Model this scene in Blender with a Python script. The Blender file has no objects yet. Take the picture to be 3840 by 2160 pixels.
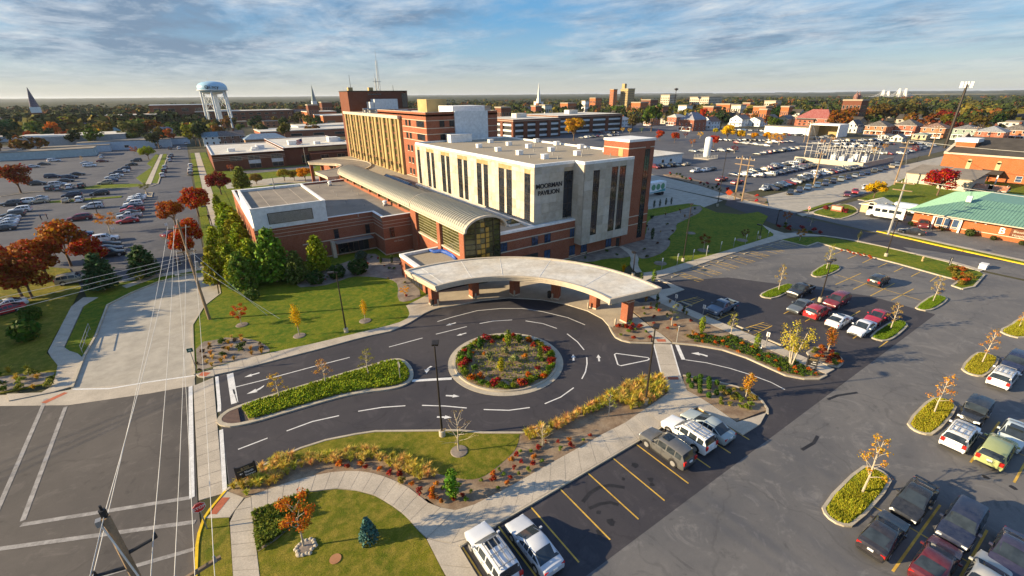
import bpy,bmesh,math,random
from mathutils import Vector,Matrix,noise
from mathutils.geometry import tessellate_polygon
random.seed(11)
scene=bpy.context.scene
COL=scene.collection
R=math.radians
# camera, world, sun, exposure
EYE=Vector((0,0,27.1))
FPX,PITCH,ROLL,YAW=1690.0,R(23.2),R(0.5),R(-34)
_f=Vector((0,math.cos(PITCH),-math.sin(PITCH)));_r=Vector((1,0,0));_d=Vector((0,-math.sin(PITCH),-math.cos(PITCH)))
_c,_s=math.cos(ROLL),math.sin(ROLL)
_ir=_r*_c+_d*_s;_id=-_r*_s+_d*_c
_Z=Matrix.Rotation(YAW,3,'Z')
CX,CY,CZ=_Z@_ir,_Z@_id,_Z@_f
cam=bpy.data.cameras.new('camera');camo=bpy.data.objects.new('camera',cam);COL.objects.link(camo)
cam.sensor_width=36;cam.lens=36*FPX/3840;cam.clip_start=0.5;cam.clip_end=60000
camo.matrix_world=Matrix(((CX.x,-CY.x,-CZ.x,EYE.x),(CX.y,-CY.y,-CZ.y,EYE.y),(CX.z,-CY.z,-CZ.z,EYE.z),(0,0,0,1)))
scene.camera=camo
SUN_AZ,SUN_EL=R(155),R(17)
sdir=Vector((math.cos(SUN_AZ)*math.cos(SUN_EL),math.sin(SUN_AZ)*math.cos(SUN_EL),math.sin(SUN_EL)))
W=bpy.data.worlds.new('World');scene.world=W;W.use_nodes=True
nt=W.node_tree;nt.nodes.clear()
def wn(t,**k):
 n=nt.nodes.new(t)
 for a,v in k.items():setattr(n,a,v)
 return n
def wm(op,a,b=None,c=None):
 n=wn('ShaderNodeMath',operation=op)
 for i,v in enumerate((a,b,c)):
  if v is None:continue
  if isinstance(v,(int,float)):n.inputs[i].default_value=v
  else:nt.links.new(v,n.inputs[i])
 return n.outputs[0]
def wmix(f,a,b):
 n=wn('ShaderNodeMix',data_type='RGBA')
 for s,v in((0,f),(6,a),(7,b)):
  if isinstance(v,(int,float)):n.inputs[s].default_value=v
  elif isinstance(v,tuple):n.inputs[s].default_value=v+(1,)
  else:nt.links.new(v,n.inputs[s])
 return n.outputs[2]
def wramp(f,stops):
 n=wn('ShaderNodeValToRGB');e=n.color_ramp.elements
 e[0].position,e[0].color=stops[0][0],stops[0][1]+(1,)
 e[1].position,e[1].color=stops[1][0],stops[1][1]+(1,)
 for p,c in stops[2:]:
  q=e.new(p);q.color=c+(1,)
 nt.links.new(f,n.inputs[0]);return n.outputs[0]
SKY=0.095
sky=wn('ShaderNodeTexSky',sky_type='NISHITA',sun_disc=False,sun_elevation=SUN_EL,sun_rotation=R(90)-SUN_AZ,air_density=1.0,dust_density=0.6,ozone_density=3.0,altitude=100)
tc=wn('ShaderNodeTexCoord');sep=wn('ShaderNodeSeparateXYZ');nt.links.new(tc.outputs['Generated'],sep.inputs[0])
zz=wm('MAXIMUM',sep.outputs[2],0.0)
den=wm('ADD',zz,0.085)
cmb=wn('ShaderNodeCombineXYZ')
nt.links.new(wm('DIVIDE',sep.outputs[0],den),cmb.inputs[0]);nt.links.new(wm('DIVIDE',sep.outputs[1],den),cmb.inputs[1])
def wnoise(scale,detail,rough,dist=0.0,off=0.0):
 m=wn('ShaderNodeMapping');m.inputs['Location'].default_value=(off,off*.7,off)
 m.inputs['Rotation'].default_value=(0,0,R(-34));m.inputs['Scale'].default_value=(1,.75,1)
 nt.links.new(cmb.outputs[0],m.inputs[0])
 n=wn('ShaderNodeTexNoise');n.inputs['Scale'].default_value=scale;n.inputs['Detail'].default_value=detail
 n.inputs['Roughness'].default_value=rough;n.inputs['Distortion'].default_value=dist
 nt.links.new(m.outputs[0],n.inputs[0]);return n.outputs[0]
n1=wnoise(.62,9,.62,.2,2.2);n2=wnoise(2.1,9,.66,.3,9.0)
bank=wn('ShaderNodeVectorMath',operation='DOT_PRODUCT');nt.links.new(tc.outputs['Generated'],bank.inputs[0])
bank.inputs[1].default_value=(CX*(480-1920)+CY*(20-1080)+CZ*FPX).normalized()
bk=wm('MULTIPLY',wm('POWER',wm('MAXIMUM',bank.outputs['Value'],0.0),70.0),.13)
gap=wn('ShaderNodeVectorMath',operation='DOT_PRODUCT');nt.links.new(tc.outputs['Generated'],gap.inputs[0])
gap.inputs[1].default_value=(CX*(1950-1920)+CY*(-60-1080)+CZ*FPX).normalized()
gk=wm('MULTIPLY',wm('POWER',wm('MAXIMUM',gap.outputs['Value'],0.0),90.0),.07)
cl=wm('SUBTRACT',wm('ADD',wm('ADD',wm('MULTIPLY',n1,.62),wm('MULTIPLY',n2,.38)),bk),gk)
mask=wramp(cl,[(.39,(0,0,0)),(.62,(1,1,1))])
tone=wramp(wm('SUBTRACT',wnoise(1.5,9,.68,.3,17.0),wm('MULTIPLY',bk,.9)),[(.36,(.17,.24,.34)),(.52,(.42,.48,.55)),(.66,(.68,.69,.68))])
base=wramp(zz,[(0.0,(.64,.63,.57)),(.03,(.50,.55,.57)),(.075,(.27,.46,.63)),(.13,(.11,.37,.67)),(.25,(.10,.34,.70)),(.7,(.08,.26,.66))])
nish=wn('ShaderNodeVectorMath',operation='SCALE');nt.links.new(sky.outputs[0],nish.inputs[0]);nish.inputs[3].default_value=SKY
clear=wmix(.62,nish.outputs[0],base)
fade=wramp(zz,[(.012,(.12,.12,.12)),(.075,(.9,.9,.9))])
allc=wmix(wm('MULTIPLY',mask,fade),clear,tone)
bg=wn('ShaderNodeBackground');nt.links.new(allc,bg.inputs[0]);bg.inputs[1].default_value=0.50
out=wn('ShaderNodeOutputWorld');nt.links.new(bg.outputs[0],out.inputs[0])
sl=bpy.data.lights.new('sun','SUN');sl.energy=4.6;sl.angle=R(.5);sl.color=(1.0,.79,.49)
so=bpy.data.objects.new('sun',sl);COL.objects.link(so);so.location=(-60,30,90)
so.rotation_euler=sdir.to_track_quat('Z','Y').to_euler()
vs=scene.view_settings;vs.view_transform='Standard';vs.look='None';vs.exposure=1.3;vs.gamma=1.0;vs.use_curve_mapping=False
scene.cycles.max_bounces=5;scene.cycles.diffuse_bounces=2;scene.cycles.glossy_bounces=2;scene.cycles.transparent_max_bounces=4
# helpers
def at(x,y,z=0.0):
 """point at height z seen at photograph pixel (x, y) of 3840 x 2160"""
 d=CX*(x-1920)+CY*(y-1080)+CZ*FPX
 return Vector(EYE+d*((z-EYE.z)/d.z))
def zoom(x0,y0,s=2576/960):
 return lambda x,y,z=0.0:at(x0+x/s,y0+y/s,z)
zE,zF,zG,zN,zA0,zA1,zA2=zoom(0,1150),zoom(800,1100),zoom(1700,1100),zoom(2500,1000),zoom(0,1620),zoom(700,1620),zoom(1600,1620)
zS,zK,zL,zC,zB,zK2,zL1,zA,zD,zK0=zoom(2880,1620),zoom(2880,1200),zoom(0,700),zoom(800,600),zoom(1700,600),zoom(2880,700),zoom(0,250),zoom(960,250),zoom(1920,250),zoom(2880,250)
zV,zM,zP,zT,zU=zoom(1480,880,2576/480),zoom(2400,850,2576/720),zoom(2080,780,2576/480),zoom(0,0,2576/3840),zoom(3360,480,2576/480)
def px(f,pts):return[tuple(f(*p)[:2])for p in pts]
WORDS=['first','second','third','fourth','fifth','sixth','seventh','eighth','ninth','tenth','eleventh','twelfth','thirteenth','fourteenth','fifteenth','sixteenth','seventeenth','eighteenth','nineteenth','twentieth']
def ordn(i):
 if i<20:return WORDS[i]
 n=i+1
 if n>=100:return 'one hundred and '+WORDS[n%100-1]if n>100 else 'hundredth'
 t=['twenty','thirty','forty','fifty','sixty','seventy','eighty','ninety'][n//10-2]
 return t[:-1]+'ieth' if n%10==0 else t+'-'+WORDS[n%10-1]
def tag(o,label=None,cat=None,group=None,kind=None):
 if label:o['label']=label
 if cat:o['category']=cat
 if group:o['group']=group
 if kind:o['kind']=kind
 return o
def thing(name,label,cat,loc=(0,0,0),rz=0.0,group=None):
 o=bpy.data.objects.new(name,None);COL.objects.link(o);o.location=loc;o.rotation_euler=(0,0,rz);o.empty_display_size=.3
 return tag(o,label,cat,group)
class MB:
 """collects shapes and links them as ONE mesh object"""
 def __init__(s):s.v=[];s.f=[];s.m=[]
 def face(s,pts,m=0):
  i=len(s.v);s.v+=[tuple(p)for p in pts];s.f.append(tuple(range(i,i+len(pts))));s.m.append(m);return s
 def box(s,x0,x1,y0,y1,z0,z1,m=0,top=None):
  i=len(s.v)
  s.v+=[(x0,y0,z0),(x1,y0,z0),(x1,y1,z0),(x0,y1,z0),(x0,y0,z1),(x1,y0,z1),(x1,y1,z1),(x0,y1,z1)]
  for k,q in enumerate(((0,3,2,1),(4,5,6,7),(0,1,5,4),(1,2,6,5),(2,3,7,6),(3,0,4,7))):
   s.f.append(tuple(i+a for a in q));s.m.append(top if(k==1 and top is not None)else m)
  return s
 def bar(s,p,q,w,h,m=0,up=(0,0,1)):
  p,q=Vector(p),Vector(q);d=(q-p).normalized();u=Vector(up)
  a=d.cross(u)
  if a.length<1e-4:a=d.cross(Vector((1,0,0)))
  a.normalize();b=a.cross(d).normalized();a*=w/2;b*=h/2;i=len(s.v)
  for c in(p,q):
   for sa,sb in((-1,-1),(1,-1),(1,1),(-1,1)):s.v.append(tuple(c+a*sa+b*sb))
  for f in((0,1,2,3),(7,6,5,4),(0,4,5,1),(1,5,6,2),(2,6,7,3),(3,7,4,0)):s.f.append(tuple(i+k for k in f));s.m.append(m)
  return s
 def tube(s,pts,rad,n=8,m=0,cap=True):
  pts=[Vector(p)for p in pts];rad=rad if isinstance(rad,(list,tuple))else[rad]*len(pts);i0=len(s.v)
  for k,p in enumerate(pts):
   d=(pts[min(k+1,len(pts)-1)]-pts[max(k-1,0)]).normalized()
   a=d.cross(Vector((0,0,1))if abs(d.z)<.95 else Vector((1,0,0))).normalized();b=d.cross(a)
   for j in range(n):
    t=2*math.pi*j/n;s.v.append(tuple(p+(a*math.cos(t)+b*math.sin(t))*rad[k]))
  for k in range(len(pts)-1):
   for j in range(n):
    a=i0+k*n+j;b=i0+k*n+(j+1)%n;s.f.append((a,b,b+n,a+n));s.m.append(m)
  if cap:
   s.f.append(tuple(i0+j for j in reversed(range(n))));s.m.append(m)
   e=i0+(len(pts)-1)*n;s.f.append(tuple(e+j for j in range(n)));s.m.append(m)
  return s
 def prism(s,poly,z0,z1,m=0,side=None,bottom=False):
  poly=[(p[0],p[1])for p in poly];n=len(poly)
  if sum(poly[i][0]*poly[(i+1)%n][1]-poly[(i+1)%n][0]*poly[i][1]for i in range(n))<0:poly=poly[::-1]
  i0=len(s.v);s.v+=[(x,y,z0)for x,y in poly]+[(x,y,z1)for x,y in poly]
  for t in tessellate_polygon([[Vector((x,y,0))for x,y in poly]]):
   a,b,c=(Vector(poly[k])for k in t)
   if(b-a).cross(c-a)<0:t=t[::-1]
   s.f.append(tuple(i0+n+k for k in t));s.m.append(m)
   if bottom:s.f.append(tuple(i0+k for k in t[::-1]));s.m.append(m)
  for k in range(n):
   a,b=i0+k,i0+(k+1)%n
   s.f.append((a,b,b+n,a+n));s.m.append(m if side is None else side)
  return s
 def cyl(s,x,y,z0,z1,r0,r1=None,n=12,m=0):
  return s.tube([(x,y,z0),(x,y,z1)],[r0,r0 if r1 is None else r1],n,m)
 def lathe(s,x,y,prof,n=20,m=0):
  return s.tube([(x,y,z)for r,z in prof],[r for r,z in prof],n,m)
 def build(s,name,mats,parent=None,smooth=False,color=None,origin=None):
  me=bpy.data.meshes.new(name)
  if parent is None and origin is None and s.v:
   xs,ys,zs=zip(*s.v);origin=((min(xs)+max(xs))/2,(min(ys)+max(ys))/2,min(zs))
  if parent is not None and origin is None:
   origin=world_loc(parent)
  ox,oy,oz=origin
  me.from_pydata([(x-ox,y-oy,z-oz)for x,y,z in s.v],[],s.f)
  for mt in(mats if isinstance(mats,(list,tuple))else[mats]):me.materials.append(mt)
  me.polygons.foreach_set('material_index',s.m)
  if smooth:me.polygons.foreach_set('use_smooth',[True]*len(s.f))
  me.update()
  o=bpy.data.objects.new(name,me);COL.objects.link(o)
  if parent is None:o.location=origin
  else:
   o.parent=parent;KID.setdefault(parent.name,[]).append(o)
  if color:o.color=tuple(color)+(1,)
  return o
WLOC={}
def world_loc(o):
 p=Vector((0,0,0))
 while o is not None:p+=o.location;o=o.parent
 return p
KID={}
def copy_tree(o,parent=None,color=None):
 c=o.copy();COL.objects.link(c)
 if parent is not None:c.parent=parent
 if color is not None:c.color=tuple(color)+(1,)
 for ch in KID.get(o.name,()):copy_tree(ch,c,color)
 return c
def chaikin(p,n=2,closed=True):
 for _ in range(n):
  q=[];m=len(p)
  for i in range(m if closed else m-1):
   a,b=p[i],p[(i+1)%m]
   q+=[(a[0]*.75+b[0]*.25,a[1]*.75+b[1]*.25),(a[0]*.25+b[0]*.75,a[1]*.25+b[1]*.75)]
  if not closed:q=[p[0]]+q+[p[-1]]
  p=q
 return p
def ccw(p):
 n=len(p)
 return p if sum(p[i][0]*p[(i+1)%n][1]-p[(i+1)%n][0]*p[i][1]for i in range(n))>0 else p[::-1]
def inset(p,d):
 p=ccw(p);n=len(p);o=[]
 for i in range(n):
  a,b,c=Vector(p[i-1]),Vector(p[i]),Vector(p[(i+1)%n])
  u,v=(b-a),(c-b)
  if u.length<1e-6 or v.length<1e-6:o.append(tuple(b));continue
  u.normalize();v.normalize();nrm=Vector((-u.y-v.y,u.x+v.x))
  if nrm.length<1e-6:o.append(tuple(b));continue
  nrm.normalize();k=max(.4,nrm.dot(Vector((-u.y,u.x))))
  o.append(tuple(b+nrm*(d/k)))
 return o
def inside(p,x,y):
 r=False;n=len(p);j=n-1
 for i in range(n):
  if(p[i][1]>y)!=(p[j][1]>y)and x<(p[j][0]-p[i][0])*(y-p[i][1])/(p[j][1]-p[i][1])+p[i][0]:r=not r
  j=i
 return r
def resample(p,n):
 p=[Vector((q[0],q[1]))for q in p];L=[0]
 for a,b in zip(p,p[1:]):L.append(L[-1]+(b-a).length)
 o=[];k=0
 for i in range(n+1):
  t=L[-1]*i/n
  while k<len(p)-2 and L[k+1]<t:k+=1
  d=L[k+1]-L[k];o.append(p[k].lerp(p[k+1],(t-L[k])/d if d else 0))
 return o
def scatter(poly,n,rng,mind=0.0):
 xs=[p[0]for p in poly];ys=[p[1]for p in poly];o=[];t=0
 while len(o)<n and t<n*60:
  t+=1;x,y=rng.uniform(min(xs),max(xs)),rng.uniform(min(ys),max(ys))
  if inside(poly,x,y)and all((x-a)**2+(y-b)**2>mind*mind for a,b in o):o.append((x,y))
 return o
# materials
class NT:
 def __init__(s,name):
  s.m=bpy.data.materials.new(name);s.m.use_nodes=True;s.t=s.m.node_tree;s.b=s.t.nodes['Principled BSDF'];s.geo=None
 def n(s,t,**k):
  n=s.t.nodes.new(t)
  for a,v in k.items():setattr(n,a,v)
  return n
 def l(s,a,b):s.t.links.new(a,b)
 def pos(s):
  if not s.geo:s.geo=s.n('ShaderNodeNewGeometry')
  return s.geo.outputs['Position']
 def noise(s,scale,detail=4,rough=.6,vec=None,dist=0):
  n=s.n('ShaderNodeTexNoise');n.inputs['Scale'].default_value=scale;n.inputs['Detail'].default_value=detail
  n.inputs['Roughness'].default_value=rough;n.inputs['Distortion'].default_value=dist;s.l(vec or s.pos(),n.inputs[0]);return n.outputs[0]
 def ramp(s,f,stops):
  n=s.n('ShaderNodeValToRGB');e=n.color_ramp.elements
  for i,(p,c)in enumerate(stops):
   q=e[i]if i<2 else e.new(p)
   q.position=p;q.color=tuple(c)+(1,)
  s.l(f,n.inputs[0]);return n.outputs[0]
 def mix(s,f,a,b,blend='MIX'):
  n=s.n('ShaderNodeMix',data_type='RGBA',blend_type=blend)
  for k,v in((0,f),(6,a),(7,b)):
   if isinstance(v,(int,float)):n.inputs[k].default_value=v
   elif isinstance(v,tuple):n.inputs[k].default_value=v+(1,)
   else:s.l(v,n.inputs[k])
  return n.outputs[2]
 def math(s,op,a,b=None):
  n=s.n('ShaderNodeMath',operation=op)
  for i,v in enumerate((a,b)):
   if v is None:continue
   if isinstance(v,(int,float)):n.inputs[i].default_value=v
   else:s.l(v,n.inputs[i])
  return n.outputs[0]
 def wallvec(s,sx=1,sz=1):
  sp=s.n('ShaderNodeSeparateXYZ');s.l(s.pos(),sp.inputs[0]);c=s.n('ShaderNodeCombineXYZ')
  s.l(s.math('MULTIPLY',s.math('ADD',sp.outputs[0],sp.outputs[1]),sx),c.inputs[0]);s.l(s.math('MULTIPLY',sp.outputs[2],sz),c.inputs[1])
  return c.outputs[0]
 def bump(s,h,st=.3,d=.02):
  b=s.n('ShaderNodeBump');b.inputs['Strength'].default_value=st;b.inputs['Distance'].default_value=d;s.l(h,b.inputs['Height']);s.l(b.outputs[0],s.b.inputs['Normal'])
 def end(s,col=None,rough=.8,metal=0,spec=.3,coat=0):
  if isinstance(col,tuple):s.b.inputs['Base Color'].default_value=col+(1,)
  elif col is not None:s.l(col,s.b.inputs['Base Color'])
  s.b.inputs['Roughness'].default_value=rough;s.b.inputs['Metallic'].default_value=metal;s.b.inputs['Specular IOR Level'].default_value=spec
  s.b.inputs['Coat Weight'].default_value=coat
  return s.m
def sc(c,k):return tuple(min(1,a*k)for a in c)
def speck(name,c,rough=.85,s1=.25,s2=6.0,amp=.35,c2=None,bump=.2,metal=0,spec=.3):
 """a colour that wanders: broad patches, a medium mottle and fine grain"""
 t=NT(name);a=t.noise(s1,5,.62);b=t.noise(s2,4,.7)
 base=t.mix(t.ramp(a,[(.36,(0,0,0)),(.64,(1,1,1))]),sc(c,1-amp),c2 or sc(c,1+amp))
 col=t.mix(t.ramp(b,[(.3,(0,0,0)),(.7,(1,1,1))]),t.mix(.55,base,(0,0,0)),base)
 col=t.mix(.55,base,col)
 if bump:t.bump(b,bump,.02)
 return t.end(col,rough,metal,spec)
def asphalt(name,c,c2):
 t=NT(name);a=t.noise(.07,6,.62,dist=.8);b=t.noise(.9,6,.7);g=t.noise(22,3,.8);k=t.noise(.22,7,.75,dist=2.5)
 base=t.mix(t.ramp(a,[(.34,(0,0,0)),(.66,(1,1,1))]),c,c2)
 base=t.mix(t.ramp(b,[(.32,(.16,)*3),(.5,(0,0,0)),(.68,(.16,)*3)]),base,sc(c,.6))
 base=t.mix(t.ramp(k,[(.54,(0,0,0)),(.70,(.55,)*3)]),base,sc(c2,1.6))
 base=t.mix(t.ramp(k,[(.30,(.65,)*3),(.42,(0,0,0))]),base,sc(c,.5))
 vo=t.n('ShaderNodeTexVoronoi',feature='DISTANCE_TO_EDGE');vo.inputs['Scale'].default_value=.075;vm=t.n('ShaderNodeVectorMath',operation='ADD');t.l(t.pos(),vm.inputs[0]);nn=t.n('ShaderNodeTexNoise');nn.inputs['Scale'].default_value=.12;nn.inputs['Detail'].default_value=5;t.l(t.pos(),nn.inputs[0]);vk=t.n('ShaderNodeVectorMath',operation='SCALE');vk.inputs[3].default_value=9;t.l(nn.outputs['Color'],vk.inputs[0]);t.l(vk.outputs[0],vm.inputs[1]);t.l(vm.outputs[0],vo.inputs['Vector'])
 base=t.mix(t.ramp(t.math('ADD',vo.outputs['Distance'],t.math('MULTIPLY',b,.03)),[(.017,(.22,)*3),(.024,(0,0,0))]),base,sc(c,.35))
 base=t.mix(t.ramp(g,[(.3,(.30,)*3),(.62,(0,0,0))]),base,sc(c,.35))
 t.bump(g,.25,.01);return t.end(base,.82,0,.35)
def grassm(name,a,b,dry,k=.5):
 t=NT(name);n0=t.noise(.16,5,.65,dist=.6);n1=t.noise(1.3,5,.7);n2=t.noise(14,4,.8)
 c=t.mix(t.ramp(n0,[(.36,(0,0,0)),(.62,(1,1,1))]),a,b)
 c=t.mix(t.math('MULTIPLY',t.ramp(n1,[(.42,(0,0,0)),(.66,(1,1,1))]),k),c,dry)
 c=t.mix(t.ramp(n2,[(.30,(.75,)*3),(.60,(0,0,0))]),c,sc(a,.35))
 t.bump(n2,.9,.08);return t.end(c,.9,0,.15)
def brickm(name,c1,c2,mortar,bw=.22,bh=.075):
 t=NT(name);b=t.n('ShaderNodeTexBrick');t.l(t.wallvec(),b.inputs['Vector'])
 b.inputs['Color1'].default_value=c1+(1,);b.inputs['Color2'].default_value=c2+(1,);b.inputs['Mortar'].default_value=mortar+(1,)
 b.inputs['Scale'].default_value=1;b.inputs['Brick Width'].default_value=bw;b.inputs['Row Height'].default_value=bh;b.inputs['Mortar Size'].default_value=.008
 n=t.noise(.5,5,.65);m=t.noise(5,4,.7)
 c=t.mix(t.ramp(n,[(.35,(.35,)*3),(.6,(0,0,0))]),b.outputs[0],sc(c1,.62))
 c=t.mix(t.ramp(m,[(.3,(.4,)*3),(.6,(0,0,0))]),c,sc(c2,.6));return t.end(c,.88,0,.2)
def plain(name,c,rough=.6,metal=0,spec=.4,amp=.12):
 t=NT(name);n=t.noise(1.4,4,.6);m=t.noise(18,3,.6)
 col=t.mix(t.ramp(n,[(.35,(0,0,0)),(.65,(1,1,1))]),sc(c,1-amp),sc(c,1+amp))
 col=t.mix(t.ramp(m,[(.35,(.25,)*3),(.6,(0,0,0))]),col,sc(c,.8));return t.end(col,rough,metal,spec)
def glassm(name,c,rough=.08):
 t=NT(name);n=t.noise(.35,4,.6);m=t.noise(2.2,3,.5)
 col=t.mix(t.ramp(n,[(.4,(0,0,0)),(.62,(1,1,1))]),c,sc(c,2.4))
 col=t.mix(t.ramp(m,[(.45,(0,0,0)),(.6,(.5,)*3)]),col,sc(c,3.2));return t.end(col,rough,0,.6)
def objcol(name,rough=.35,metal=0,coat=0,amp=.1,spec=.5,scale=3.0):
 """takes the colour of the object that wears it, with light wear"""
 t=NT(name);oi=t.n('ShaderNodeObjectInfo');n=t.noise(scale,4,.6)
 c=t.mix(t.ramp(n,[(.35,(0,0,0)),(.65,(1,1,1))]),t.mix(amp,oi.outputs['Color'],(0,0,0)),t.mix(amp*.6,oi.outputs['Color'],(1,1,1)))
 return t.end(c,rough,metal,spec,coat)
def leafm(name,vary=.75,trans=.32):
 t=NT(name);oi=t.n('ShaderNodeObjectInfo');t.pos();r=t.geo.outputs['Random Per Island']
 hs=t.n('ShaderNodeHueSaturation');t.l(oi.outputs['Color'],hs.inputs['Color'])
 t.l(t.math('ADD',t.math('MULTIPLY',r,.07),.465),hs.inputs['Hue'])
 w=t.noise(.9,3,.6)
 t.l(t.math('ADD',t.math('MULTIPLY',t.math('ADD',t.math('FRACT',t.math('MULTIPLY',r,17.3)),w),vary),.5-vary*.25),hs.inputs['Value'])
 hs.inputs['Saturation'].default_value=1.05
 t.end(hs.outputs[0],.7,0,.12)
 tr=t.n('ShaderNodeBsdfTranslucent');t.l(hs.outputs[0],tr.inputs[0]);mx=t.n('ShaderNodeMixShader');mx.inputs[0].default_value=trans
 t.l(t.b.outputs[0],mx.inputs[1]);t.l(tr.outputs[0],mx.inputs[2]);t.l(mx.outputs[0],t.t.nodes['Material Output'].inputs[0]);return t.m
M={}
M['terrain']=speck('open ground',(.075,.085,.030),.95,.012,.12,.45,(.12,.10,.05))
M['asph_new']=asphalt('new asphalt',(.043,.041,.050),(.066,.060,.064))
M['asph_old']=asphalt('worn asphalt',(.108,.108,.114),(.185,.175,.165))
M['asph_left']=asphalt('street asphalt',(.070,.063,.060),(.125,.110,.098))
M['asph_far']=asphalt('distant lot asphalt',(.070,.074,.090),(.115,.115,.125))  # shade lying over these lots is put into the bluish dark tone
M['concrete']=speck('pavement concrete',(.52,.455,.365),.85,.5,9,.12)
M['conc_road']=speck('concrete road',(.50,.46,.39),.85,.10,.6,.10,(.44,.40,.33),0)
M['kerb']=speck('kerb concrete',(.50,.44,.34),.85,.6,9,.10)
M['yellow']=speck('yellow kerb paint',(.85,.56,.02),.7,.7,9,.12)
M['paint']=speck('white road paint',(.80,.79,.76),.7,1.5,12,.10)
M['worn_paint']=speck('worn road paint',(.36,.34,.32),.8,1.5,8,.25)
M['stall']=speck('yellow stall paint',(.70,.44,.08),.75,1.2,9,.2)
M['ramp']=speck('red ramp tile',(.50,.14,.07),.8,1.5,14,.14)
M['lawn']=grassm('lawn',(.062,.140,.006),(.165,.205,.010),(.36,.29,.03),.55)
M['lawn_dry']=grassm('dry lawn',(.100,.135,.008),(.220,.205,.014),(.38,.28,.05),.75)
M['mulch']=speck('mulch',(.27,.18,.115),.95,.7,7,.22,(.36,.27,.18),.9)
M['mulch_grey']=speck('grey mulch',(.25,.20,.165),.95,.7,7,.22,(.33,.28,.23),.9)
M['paver']=brickm('brick pavers',(.16,.10,.08),(.12,.08,.07),(.07,.06,.055),.2,.1)
M['brick']=brickm('red brick',(.34,.095,.040),(.27,.070,.030),(.30,.22,.17))
M['brick_dark']=brickm('dark brick',(.20,.060,.030),(.15,.045,.025),(.17,.12,.09))
M['brick_or']=brickm('orange brick',(.46,.13,.035),(.40,.10,.030),(.38,.22,.13))
M['band']=speck('limestone band',(.60,.52,.41),.8,.9,9,.08)
M['stone']=objcol('limestone panel',.8,0,0,.12,.25,1.2)
M['stone_core']=speck('limestone joint',(.36,.33,.28),.9,.5,7,.1)
M['beige']=speck('beige precast',(.46,.34,.155),.85,.3,7,.14)
M['glass']=glassm('dark glazing',(.010,.012,.016))
M['glass_warm']=glassm('atrium glazing',(.035,.034,.012),.12)
M['glass_blue']=glassm('blue glazing',(.02,.035,.07))
M['mullion']=plain('bronze mullion',(.055,.045,.03),.45,.4)
M['mull_light']=plain('light mullion',(.42,.38,.27),.5,.2)
M['white']=plain('white coping',(.80,.79,.76),.6)
M['roof_white']=speck('white membrane roof',(.78,.76,.70),.85,.22,1.2,.05,(.64,.58,.48))
M['roof_tan']=speck('tan ballast roof',(.47,.41,.32),.95,.2,5,.14,(.38,.32,.23))
M['roof_grey']=speck('grey ballast roof',(.27,.235,.195),.95,.2,5,.14,(.33,.285,.23))
M['roof_dark']=speck('dark shingle roof',(.075,.065,.055),.95,.4,5,.2)
M['siding']=plain('white block siding',(.62,.66,.68),.7)
M['barrel']=plain('standing seam metal',(.50,.47,.38),.42,.55,.5,.05)
M['letter']=plain('black letters',(.02,.02,.025),.5)
M['steel']=plain('galvanised steel',(.34,.34,.335),.45,.5)
M['pole']=plain('bronze pole',(.035,.028,.022),.5,.3)
M['wood']=speck('weathered pole wood',(.30,.21,.13),.9,.8,14,.25)
M['wire']=plain('aluminium cable',(.62,.60,.55),.5,.2)
M['wire_dark']=plain('far cable',(.30,.28,.25),.6)
M['bark']=speck('bark',(.16,.11,.075),.95,2,14,.25)
M['bark_pale']=speck('pale bark',(.50,.43,.33),.9,2,14,.2)
M['leaf']=leafm('leaves')
M['needle']=leafm('needles',.65,.12)
M['blade']=leafm('grass blades',.7,.3)
M['car']=objcol('car paint',.25,.05,.35,.03)
M['car_glass']=glassm('car glass',(.012,.016,.020),.06)
M['tyre']=plain('tyre rubber',(.020,.019,.019),.85)
M['rim']=plain('alloy rim',(.55,.55,.56),.3,.6)
M['trim']=plain('black trim',(.022,.022,.024),.5)
M['chrome']=plain('bright trim',(.70,.70,.70),.2,.8)
M['lamp_w']=plain('headlamp lens',(.72,.74,.74),.15)
M['lamp_r']=plain('tail lamp lens',(.48,.02,.015),.25)
M['plate']=plain('number plate',(.75,.75,.72),.5)
M['red']=plain('sign red',(.62,.025,.03),.5)
M['green_roof']=plain('green metal roof',(.17,.33,.25),.55,.1,.4,.12)
M['house']=objcol('house wall paint',.85,0,0,.12,.3,1.0)
M['roofc']=objcol('house roofing',.9,0,0,.25,.2,2.0)
M['tank']=plain('tank paint',(.72,.76,.78),.45)
M['skin']=plain('skin',(.45,.27,.19),.6)
M['cloth']=objcol('clothing',.9,0,0,.1,.2,8.0)
M['blue']=speck('blue tarpaulin',(.03,.10,.42),.5,2.5,12,.5)
M['flag_r']=plain('flag red',(.55,.03,.04),.8);M['flag_b']=plain('flag blue',(.03,.05,.22),.8)
M['stain']=speck('oil stained asphalt',(.026,.025,.027),.6,.8,6,.2)
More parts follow.
